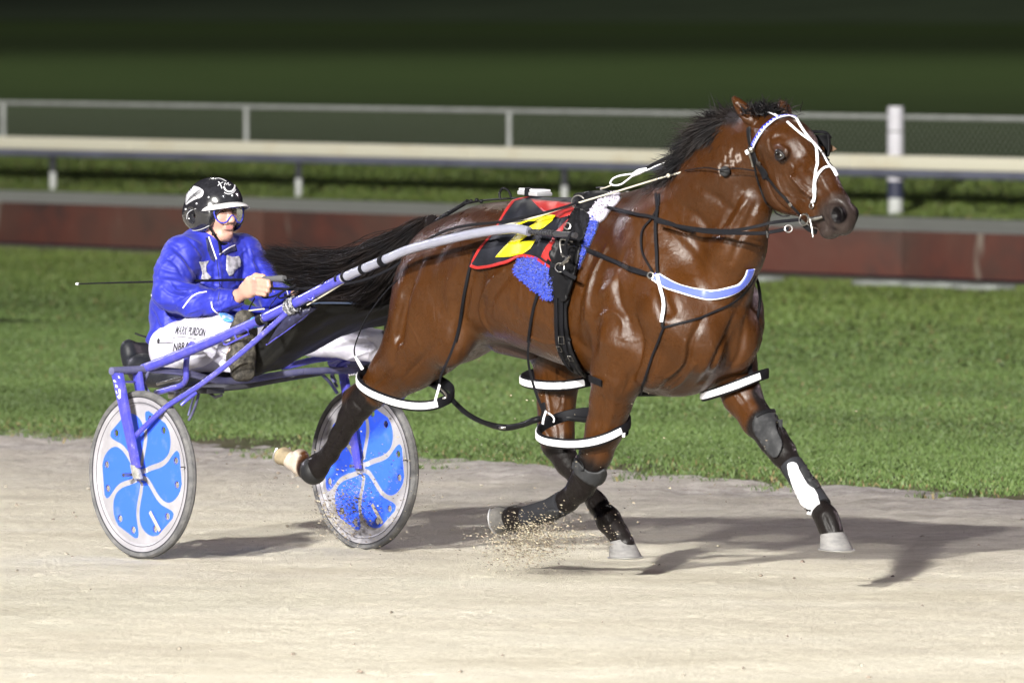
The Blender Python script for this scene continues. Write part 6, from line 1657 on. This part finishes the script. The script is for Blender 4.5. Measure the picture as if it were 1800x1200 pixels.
def jacket():
    f = Field((-.80, -.46, .76), (.20, .48, 1.44), .005)
    f.chain([(q(331, 594, 0), .150), (q(340, 545, 0), .160), (q(352, 492, 0), .158), (q(361, 455, 0), .13), (q(364, 436, 0), .085)], 1.12, .05)
    for s in (-1, 1):
        def m(u, v, L): a = q(u, v, -L); return (a[0], s*L, a[2])
        f.cone(m(348, 433, .06), .055, m(324, 446, .155), .070, 1, .05)
        f.chain([(m(317, 450, .170), .075), (m(306, 482, .215), .074), (m(299, 516, .255), .071)], 1, .05)
        f.chain([(m(298, 518, .262), .068), (m(340, 530, .225), .064), (m(380, 530, .19), .052), (m(414, 525, .158), .040)], 1, .03)
        f.cone(m(419, 521, .156), .030, m(434, 512, .154), .032, 1, .004, neg=True)
        f.chain([(m(300, 575, .13), .075), (m(280, 592, .16), .035), (m(262, 597, .175), .012)], 1, .04)       # coat tail
        f.chain([(m(345, 565, .10), .08), (m(385, 560, .12), .035)], 1, .04)
    # standing collar
    c0, c1 = q(368, 446, 0), q(371, 424, 0)
    f.cone(c0, .095, c1, .088, .95, .025); f.cone((c0[0], 0, c0[2]-.01), .060, (c1[0]+.006, 0, c1[2]+.09), .082, .95, .008, neg=True)
    a = np.array(q(372, 420, 0)); f.cone(a+[.10, 0, .02], .03, a+[.115, 0, -.07], .012, 1, .01, neg=True)     # open V in front
    # hollow of the waist hem
    V, F = f.mesh(); V = relax(V, F, 2, .4)
    rz = np.random.default_rng(77)
    st = [([(296, 425), (318, 446), (336, 470), (350, 500)], .012, -.010), ([(336, 470), (346, 496), (352, 515)], .010, .008),
          ([(280, 470), (300, 476), (326, 480)], .010, -.007), ([(276, 492), (300, 494), (330, 500)], .011, .008), ([(285, 505), (300, 516), (318, 520), (332, 518)], .008, -.010),
          ([(300, 500), (312, 512), (330, 512), (346, 506)], .007, .009), ([(306, 530), (318, 522), (330, 512)], .007, -.008), ([(312, 540), (322, 528), (338, 516)], .006, .007),
          ([(270, 530), (285, 545), (310, 556), (350, 560)], .008, -.008), ([(268, 545), (276, 562), (282, 590)], .010, -.006), ([(290, 560), (288, 580), (284, 598)], .012, .006),
          ([(350, 540), (370, 528), (395, 522)], .008, -.006), ([(355, 552), (380, 546), (410, 536)], .008, .005), ([(392, 536), (398, 526), (400, 516)], .006, -.005), ([(404, 536), (408, 526), (409, 514)], .006, .005),
          ([(376, 470), (378, 500), (372, 530)], .008, -.008), ([(385, 462), (388, 490), (384, 520)], .008, .007), ([(428, 440), (430, 470), (424, 500)], .010, -.010), ([(440, 440), (446, 470), (452, 490)], .010, .009),
          ([(450, 455), (462, 480), (480, 500)], .008, -.007), ([(470, 462), (482, 480), (500, 492)], .008, .006), ([(432, 425), (440, 450), (460, 478)], .008, -.006), ([(452, 492), (470, 505), (500, 520)], .007, -.006), ([(465, 480), (480, 500), (490, 525)], .008, .006),
          ([(330, 420), (345, 436), (356, 452)], .008, -.006), ([(316, 410), (340, 424), (352, 430)], .010, .006), ([(300, 440), (322, 462), (338, 490)], .010, .007), ([(290, 450), (310, 466), (320, 484)], .007, -.005)]
    for _ in range(36):
        u, v = rz.uniform(270, 420), rz.uniform(430, 585); a = rz.normal(-.3, .7); ln = rz.uniform(12, 32)
        st.append(([(u, v), (u+ln*.5*math.cos(a), v+ln*.5*math.sin(a)+rz.normal(0, 2)), (u+ln*math.cos(a), v+ln*math.sin(a))], rz.uniform(.004, .009), rz.choice([-1, 1])*rz.uniform(.002, .005)))
    V = sculpt(V, F, [s+(1,) for s in st])
    V = V+normals(V, F)*((vnoise(V*[1, 1, 1.6], 11, 9)-.5)*.006+(vnoise(V*[1, 1, 2.2], 26, 12)-.5)*.005)[:, None]
    return link('jacket', npmesh('jacket', WA(V), F), M_cloth, person)
jk = jacket(); JB = bvh_of(jk)
M_trs = mat('white race trousers', (.50, .49, .56), .6, c2=(.38, .37, .45), scale=9, bump=.4, bscale=18, bdist=.006)
def trousers():
    f = Field((-.76, -.52, .60), (.62, .54, 1.06), .005)
    f.cone(q(315, 618, -.08), .115, q(315+55, 618, .08), .115, 1, .03)
    for s in (-1, 1):
        def m(u, v, L): a = q(u, v, -L); return (a[0], s*L, a[2])
        f.chain([(m(308, 612, .12), .112), (m(345, 600, .19), .098), (m(388, 585, .265), .068), (m(398, 590, .30), .062)], 1, .03)
        f.chain([(m(396, 592, .30), .062), (m(408, 612, .345), .052), (m(416, 630, .375), .040)], 1, .03)
        if s < 0: f.chain([(m(372, 612, .28), .040), (m(398, 640, .33), .022), (m(409, 655, .345), .006)], .6, .03)     # slack cloth below the knee
        if s > 0: f.chain([(m(370, 600, .27), .075), (m(400, 606, .33), .075), (m(420, 612, .37), .06)], 1, .03)
    V, F = f.mesh(); V = relax(V, F, 2, .4)
    st = [([(275, 600), (300, 592), (340, 590)], .008, -.005), ([(300, 640), (330, 628), (370, 622)], .008, -.006), ([(380, 610), (392, 604), (402, 596)], .006, -.008), ([(384, 568), (394, 574), (398, 586)], .005, .005), ([(376, 566), (386, 576), (390, 592)], .006, -.005),
          ([(372, 622), (390, 616), (406, 606)], .007, .008), ([(378, 632), (394, 626), (408, 616)], .005, -.005), ([(270, 615), (280, 640), (290, 655)], .01, .006)]
    fs = [([(590, 605), (620, 596), (655, 592)], .006, .008), ([(585, 615), (620, 606), (660, 600)], .008, -.008), ([(640, 590), (655, 605), (664, 620)], .006, -.007), ([(610, 632), (640, 620), (664, 612)], .007, .006), ([(640, 600), (650, 615), (650, 632)], .006, .006)]
    V = sculpt(V, F, [s+(1,) for s in st+fs])
    V = V+normals(V, F)*((vnoise(V, 13, 19)-.5)*.006)[:, None]
    return link('trousers', npmesh('trousers', WA(V), F), M_trs, person)
tr_o = trousers(); TB = bvh_of(tr_o)
# boots
M_boot = mat('muddy boot', (.022, .020, .018), .8, c2=(.10, .09, .075), scale=34, fac=(.42, .7), bump=.9, bscale=60, bdist=.006)
for s in (-1, 1):
    f = Field((.20, (-.50 if s < 0 else .30), .62), (.56, (-.30 if s < 0 else .50), 1.10), .005)
    def m(u, v, L): a = q(u, v, -L); return np.array((a[0], s*L, a[2]))
    for dl in (-.020, .020):
        f.chain([(m(427, 655, .405)+[0, dl, 0], .036), (m(427, 625, .405)+[0, dl, 0], .036), (m(428, 582, .410)+[0, dl, 0], .040), (m(430, 560, .412)+[0, dl*.6, 0], .034)], .95, .02)
    f.chain([(m(416, 630, .38), .045), (m(424, 648, .40), .042)], 1, .02)
    a = m(427, 605, .408); 
    for z in (-.10, -.075, -.05, -.0, .025, .05, .075): f.cone((a[0]+.052, a[1]-.04, a[2]+z), .006, (a[0]+.052, a[1]+.04, a[2]+z), .006, 1, .004, neg=True)
    V, F = f.mesh(); V = relax(V, F, 1, .4); link('boot', npmesh('boot', WA(V), F), M_boot, person)
# helmet
M_helm = mat('black helmet shell', (.010, .010, .012), .18, c2=(.018, .018, .022), scale=40, spec=.6, coat=.6)
def helmet():
    f = Field((hc[0]-.2, -.16, hc[2]-.12), (hc[0]+.2, .16, hc[2]+.2), .004)
    f.ell(H_(-.012, 0, .030), (.137, .112, .112), 4, .01)
    for s in (-1, 1):
        f.ell(H_(-.012, s*.082, -.020), (.092, .030, .068), -6, .03)
        f.ell(H_(-.02, s*.112, -.018), (.024, .03, .030), 0, .006, neg=True)                   # ear opening
    f.ell(H_(-.085, 0, -.02), (.05, .09, .06), 0, .03)
    f.ell(H_(-.010, 0, .012), (.118, .091, .110), 0, .004, neg=True)
    f.ell(H_(-.010, 0, -.075), (.100, .082, .10), 0, .004, neg=True)
    f.cone(H_(.17, -.12, -.062), .098, H_(.17, .12, -.062), .098, 1, .006, neg=True)          # face opening
    f.cone(H_(.11, -.12, -.11), .055, H_(.11, .12, -.11), .055, 1, .01, neg=True)
    V, F = f.mesh(); V = relax(V, F, 1, .4)
    o = link('helmet', npmesh('helmet', WA(V), F), M_helm, person)
    hb_ = bvh_of(o)
    # peak
    n = 24; V = []; m_ = 8
    for i in range(n+1):
        a = R(-78+156*i/n)
        for j in range(m_+1):
            t = j/m_; r0 = np.array([.128*math.cos(a)*.98, .106*math.sin(a)]); ext = .068*math.cos(a)**.8 if math.cos(a) > 0 else 0
            V.append(W(H_(r0[0]-.012+ext*t, r0[1]*(1+.02*t), .034-.012*t-.022*math.sin(a)**2*1.0+.006*math.sin(math.pi*t))))
    a_ = np.arange(len(V)).reshape(n+1, m_+1); F = np.stack([a_[:-1, :-1].ravel(), a_[1:, :-1].ravel(), a_[1:, 1:].ravel(), a_[:-1, 1:].ravel()], 1)
    p = link('peak', npmesh('peak', np.array(V), F), mat('white helmet peak', (.45, .44, .45), .35), o); s_ = p.modifiers.new('t', 'SOLIDIFY'); s_.thickness = .005
    M_sil = mat('silver transfer', (.40, .40, .43), .35, .2); M_wt = mat('white transfer', (.5, .5, .53), .4)
    # leaf emblem at the back: silver leaf split by a dark rib, with fine dark lines
    decal('leaf_emblem', M_sil, o, [(327, 360), (326, 350), (329, 340), (334, 331), (338, 326), (345, 328), (353, 331), (358, 336), (357, 343), (352, 348), (343, 351), (334, 356)], .0016, hb_, 3, True, .0006)
    strap('leaf_rib', M_strap, o, [(338, 326), (334, 333), (340, 341), (348, 349)], .0022, .0015, .0026, hb_, 2)
    for k in range(5): strap('leaf_line', M_strap, o, [(328+k*1.5, 357-k*2.6), (336+k*2, 350-k*2.6), (345+k*1.5, 344-k*2.6), (353+k*.6, 340-k*1.6)], .0014, .0012, .0026, hb_, 2)
    # ring emblem in front: crescent, small winged stroke, letter m
    def arc(cx, cy, rx, ry, a0, a1, n=16): return [(cx+rx*math.cos(R(a)), cy+ry*math.sin(R(a))) for a in np.linspace(a0, a1, n)]
    strap('crescent', M_wt, o, arc(403, 327, 9.5, 10.5, -40, 170), .0075, .0012, .0022, hb_, 2)
    strap('crescent', M_sil, o, arc(402, 329, 12.5, 12.5, 20, 130), .0050, .0012, .0022, hb_, 2)
    strap('stroke', M_wt, o, [(378, 315), (385, 314), (393, 317), (398, 320)], .0060, .0012, .0022, hb_, 2)
    strap('stroke', M_wt, o, [(384, 320), (388, 326), (390, 332)], .0042, .0012, .0022, hb_, 2); strap('stroke', M_wt, o, [(392, 321), (386, 324), (383, 327)], .0036, .0012, .0022, hb_, 2)
    strap('letter_m', M_wt, o, [(394, 327), (396, 321), (398, 326), (401, 321), (402, 327), (405, 325)], .0030, .0012, .0022, hb_, 1.2)
    for u, v in ((367, 347), (346, 358), (408, 344), (327, 368)):
        a, n_ = hit(u, v, .001, hb_)
        if a: b = MB(); b.ball(a, .0042, 6); b.build('rivet', M_wt, o)
    # trim lines round the ear opening and the lower edge
    M_trim = mat('grey trim', (.40, .40, .42), .5)
    strap('trim', M_trim, o, [(329, 385), (330, 375), (336, 369), (345, 367)], .0028, .002, .002, hb_, 2)
    strap('trim', M_trim, o, [(330, 402), (342, 405), (356, 402), (368, 396)], .0030, .002, .002, hb_, 2)
    return o, hb_
helm, HB = helmet()
# goggles
def goggles():
    e = None
    def gp(u, v, L):     # on a curved lens in front of the face
        return W(H_(.116-.9*L*L*6, L, (371-v)/425.))
    def lensP(t, z): L = t; return W(H_(.113-4.2*L*L, L, z))
    up = [(-.078, -.005), (-.070, .012), (-.045, .017), (-.012, .016), (0, .015), (.012, .016), (.045, .017), (.070, .012), (.078, -.005)]
    dn = [(.070, -.030), (.052, -.046), (.030, -.044), (.014, -.026), (0, -.016), (-.014, -.026), (-.030, -.044), (-.052, -.046), (-.070, -.030)]
    loop_ = smoothpts([np.array(p) for p in up+dn+[up[0]]], 4)[:-1]
    b = MB(); b.tube([lensP(p[0], p[1]) for p in loop_], .0032, 8, closed=True); g = b.build('goggles', mat('blue goggle frame', (.035, .04, .30), .4), person)
    bm = bmesh.new(); vs = [bm.verts.new((p[0], p[1], 0)) for p in loop_]; bm.faces.new(vs)
    x = -.07
    while x < .07: bmesh.ops.bisect_plane(bm, geom=bm.verts[:]+bm.edges[:]+bm.faces[:], plane_co=(x, 0, 0), plane_no=(1, 0, 0)); x += .008
    for v in bm.verts: v.co = lensP(v.co.x, v.co.y)
    me = bpy.data.meshes.new('lens'); bm.to_mesh(me); bm.free()
    ml = bpy.data.materials.new('clear lens'); ml.use_nodes = True; nt = ml.node_tree; nt.nodes.clear()
    o_ = nt.nodes.new('ShaderNodeOutputMaterial'); t_ = nt.nodes.new('ShaderNodeBsdfTransparent'); t_.inputs[0].default_value = (.96, .97, .98, 1); g_ = nt.nodes.new('ShaderNodeBsdfGlossy'); g_.inputs['Roughness'].default_value = .08
    mx = nt.nodes.new('ShaderNodeMixShader'); fr = nt.nodes.new('ShaderNodeFresnel'); fr.inputs[0].default_value = 1.3
    nt.links.new(fr.outputs[0], mx.inputs[0]); nt.links.new(t_.outputs[0], mx.inputs[1]); nt.links.new(g_.outputs[0], mx.inputs[2]); nt.links.new(mx.outputs[0], o_.inputs[0])
    link('lens', me, ml, g)
    for s in (-1, 1):
        b = MB(); b.tube([lensP(s*.078, -.012), W(H_(.05, s*.098, -.012)), W(H_(-.01, s*.118, -.002))], 1, 8, flat=(.016, .004), up=(s*lx, s*ly, 0)); b.build('goggle_strap', M_strap, g)
goggles()
M_eyew = mat('eyeball', (.70, .66, .64), .15)
for s in (-1, 1):
    c = W(H_(.070, s*.031, .003)); b = MB(); b.ball(c, .0128, 10); eo = b.build('eye', M_eyew, person)
    b = MB(); b.ball(W(H_(.0795, s*.031, .002)), (.0058, .0058, .0058), 8); b.build('iris', mat('iris', (.05, .05, .05), .1), eo)
    b = MB(); b.tube([W(H_(.078, s*(.031-.013), .002)), W(H_(.084, s*.031, .008)), W(H_(.076, s*(.031+.014), .003))], .0028, 8); b.build('eyelid', mat('eyelid skin', (.42, .24, .19), .5), eo)
# chin strap
mtube('', None, [(367, 396, -.085), (371, 404, -.075), (377, 413, -.06), (385, 424, -.035), (393, 429, -.005), (402, 426, .03), (404, 412, .055)], .0048).build('chin_strap', M_strap, helm)
mtube('', None, [(384, 424, -.04), (386, 434, -.035), (387, 444, -.035)], .0040).build('chin_strap_end', M_strap, helm)
a_ = qw(375, 411, -.068); b = MB(); b.box(a_, (.014, .010, .016)); b.build('buckle', M_strap, helm, bevel=.002)
# collar details and trim on the jacket
M_pipe = mat('white piping', (.5, .48, .55), .5); M_grey = mat('grey camouflage panel', (.13, .128, .14), .5, c2=(.34, .33, .37), scale=22, fac=(.42, .58)); M_navy = mat('navy lining', (.012, .014, .05), .6)
for P in ([(322, 541), (330, 530), (338, 521), (350, 515), (364, 513)], [(372, 531), (373, 540), (378, 547), (388, 553)], [(268, 505), (266, 512), (267, 520)], [(299, 412), (305, 406), (312, 401)]):
    strap('piping', M_pipe, jk, P, .006, .003, .002, JB, 3)
strap('piping', M_pipe, jk, [(504, 508), (507, 518), (507, 528)], .005, .003, .002, JB, 3)
decal('grey_panel', M_grey, jk, [(349, 460), (358, 460), (368, 458), (362, 468), (363, 478), (372, 488), (362, 492), (353, 490), (355, 480), (352, 468)], .003, JB, 4, False, .001)
decal('grey_panel', M_grey, jk, [(398, 448), (408, 452), (420, 450), (424, 460), (423, 469), (414, 474), (408, 484), (402, 485), (397, 474), (397, 460)], .003, JB, 4, False, .001)
decal('dark_placket', M_navy, jk, [(361, 418), (367, 418), (378, 452), (377, 461), (371, 457), (364, 440)], .003, JB, 4, False, .001)
decal('dark_placket', M_navy, jk, [(392, 441), (403, 437), (414, 433), (416, 441), (404, 444), (394, 449)], .003, JB, 4, False, .001)
strap('zip_edge', M_pipe, jk, [(367, 417), (371, 430), (376, 444), (380, 456)], .006, .003, .004, JB, 3)
strap('zip_edge', M_pipe, jk, [(385, 447), (394, 440), (404, 434), (412, 431)], .005, .003, .004, JB, 3)
strap('seam', M_navy, jk, [(381, 458), (384, 480), (386, 505), (383, 530)], .003, .002, .001, JB, 3)
strap('seam', M_navy, jk, [(371, 532), (377, 534), (372, 545)], .002, .002, .001, JB, 3)
# white and pale under-collar round the neck
b = MB(); c_ = q(368, 432, 0); P = [W((c_[0]+.004+.068*math.cos(a), .064*math.sin(a), c_[2]+.028-.028*math.cos(a))) for a in np.linspace(0, 2*math.pi, 32)[:-1]]
b.tube(P, 1, 8, flat=(.030, .010), up=[(Vector(p)-Vector(W((c_[0], 0, c_[2])))).normalized()[:] for p in P], closed=True); b.build('undershirt_collar', M_pipe, person)
b = MB(); P = [W((q(366, 420, 0)[0]+.03*k, .02*math.sin(k), 0)) for k in range(2)]
decal('blue_tunic_hem', mat('sky blue satin', (.08, .26, .70), .4, c2=(.62, .55, .66), scale=30, fac=(.5, .6)), person, [(386, 553), (400, 549), (416, 540), (424, 541), (420, 556), (412, 566), (400, 568), (390, 562)], .012, TB, 4, True, .006)
# lettering on the trousers
def lettering(txt, org, ex, ey, parent, bvh, m, off=.0025, bold=.0):
    cu = bpy.data.curves.new('t', 'FONT'); cu.body = txt; cu.offset = bold; cu.resolution_u = 2; o = bpy.data.objects.new('t', cu); col.objects.link(o)
    dg = bpy.context.evaluated_depsgraph_get(); me = bpy.data.meshes.new_from_object(o.evaluated_get(dg)); bpy.data.objects.remove(o)
    xs = [v.co.x for v in me.vertices]; ys = [v.co.y for v in me.vertices]; x0, x1, y0, y1 = min(xs), max(xs), min(ys), max(ys)
    for v in me.vertices:
        a, b_ = (v.co.x-x0)/(x1-x0), (v.co.y-y0)/(y1-y0); u = org[0]+ex[0]*a+ey[0]*b_; vv = org[1]+ex[1]*a+ey[1]*b_
        p, n = hit(u, vv, off, bvh)
        v.co = p if p is not None else Vector(qw(u, vv, -.3))
    me.name = 'lettering'; return link('lettering', me, m, parent, smooth=False)
M_ink = mat('black print', (.008, .008, .010), .5)
lettering('MARK PURDON', (308, 587), (52, 4), (4, -14), tr_o, TB, M_ink, bold=.012)
lettering('NBRAC', (305, 617), (34, -4), (2, -14), tr_o, TB, M_ink, bold=.02)
for P in ([(305, 594), (318, 592), (335, 594), (345, 596)], [(277, 603), (290, 602), (305, 602)], [(305, 594), (304, 600)], [(366, 604), (378, 612), (390, 618), (402, 624)]): strap('seam_line', M_ink, tr_o, P, .0028, .0015, .001, TB, 3)
b = MB(); p_, n_ = hit(280, 600, .004, TB); 
if p_: b.ball(p_, (.006, .006, .012), 6); b.build('toggle', M_ink, tr_o)
ftube('cord_end', M_ink, person, [(238, 586, -.2), (246, 589, -.2), (256, 592, -.2)], .004)
# ---- whip
wh = empty('whip', qw(455, 491, -.15), 'long thin black whip with grey handle held level in the driver\'s near hand', 'whip')
ftube('shaft', M_strap, wh, [(138, 499, -.148), (200, 497, -.148), (300, 494.5, -.148), (430, 491.5, -.148), (500, 490, -.148)], [.0028, .0035, .0048, .0055, .0055], 6, 8)
ftube('handle', mat('grey rubber grip', (.075, .075, .08), .7), wh, [(456, 491, -.148), (462, 490.5, -.148), (480, 490, -.148), (494, 489.5, -.148), (500, 489.5, -.148)], [.008, .0125, .0125, .0145, .0125], 5, 14)
b = MB(); b.ball(qw(136, 499, -.148), (.009, .009, .006), 8); b.build('tip', M_white, wh)
ftube('thong', M_strap, wh, [(496, 491, -.148), (505, 493, -.148), (516, 491, -.148)], .004)

# ================================================================== FLYING SAND
def spray():
    r = np.random.default_rng(9); P = []
    def cloud(n, u0, v0, su, sv, L, sl, tail=(0, 0)):
        t = r.random(n)**1.2
        for i in range(n):
            P.append((q(u0+r.normal(0, su)-tail[0]*t[i], v0+r.normal(0, sv)+tail[1]*t[i], L+r.normal(0, sl)), min(.0042, r.gamma(1.8, .0007)+.0006)))
    cloud(2600, 950, 925, 34, 18, -.18, .07, (30, 40)); cloud(900, 900, 960, 40, 24, -.2, .08); cloud(260, 1010, 945, 40, 16, -.12, .1)
    cloud(1300, 600, 895, 26, 24, .42, .06); cloud(260, 640, 880, 50, 60, .45, .08); cloud(160, 700, 850, 60, 60, .3, .2)
    cloud(120, 1000, 800, 150, 90, 0, .3); cloud(60, 1250, 850, 150, 60, 0, .3); cloud(60, 470, 880, 70, 40, 0, .2); cloud(40, 1075, 880, 20, 40, .05, .04)
    base = np.array([[1, 0, 0], [-.5, .87, 0], [-.5, -.87, 0], [0, 0, .9], [0, 0, -.9]]); fc = np.array([[0, 1, 3], [1, 2, 3], [2, 0, 3], [1, 0, 4], [2, 1, 4], [0, 2, 4]])
    dirv = np.array([hx*.8+.2, hy*.6, -.18]); A = []
    P = [p for p in P if p[0][2] > .004]
    for p, s in P:
        b_ = base*r.uniform(.6, 1.3, (5, 3)); R_ = Matrix.Rotation(r.uniform(0, 6.28), 3, r.normal(0, 1, 3)); b_ = b_ @ np.array(R_)
        b_ = b_*s; b_ = b_+np.outer(b_@(dirv/np.linalg.norm(dirv)), dirv/np.linalg.norm(dirv))*1.8; A.append(b_+W(p))
    V = np.concatenate(A); k = len(P); F = (np.arange(k)[:, None, None]*5+fc[None]).reshape(-1, 3)
    me = npmesh('flying_sand', V, F); cc = np.array([[.32, .275, .20], [.40, .36, .27], [.22, .18, .135], [.09, .07, .055], [.28, .24, .17]])[r.integers(0, 5, k)]
    colorattr(me, np.repeat(cc, 5, 0)); o = link('flying_sand', me, mat('sand grains', (.5, .45, .33), .9, attr='coat'), smooth=False); tag(o, kind='stuff')
spray()
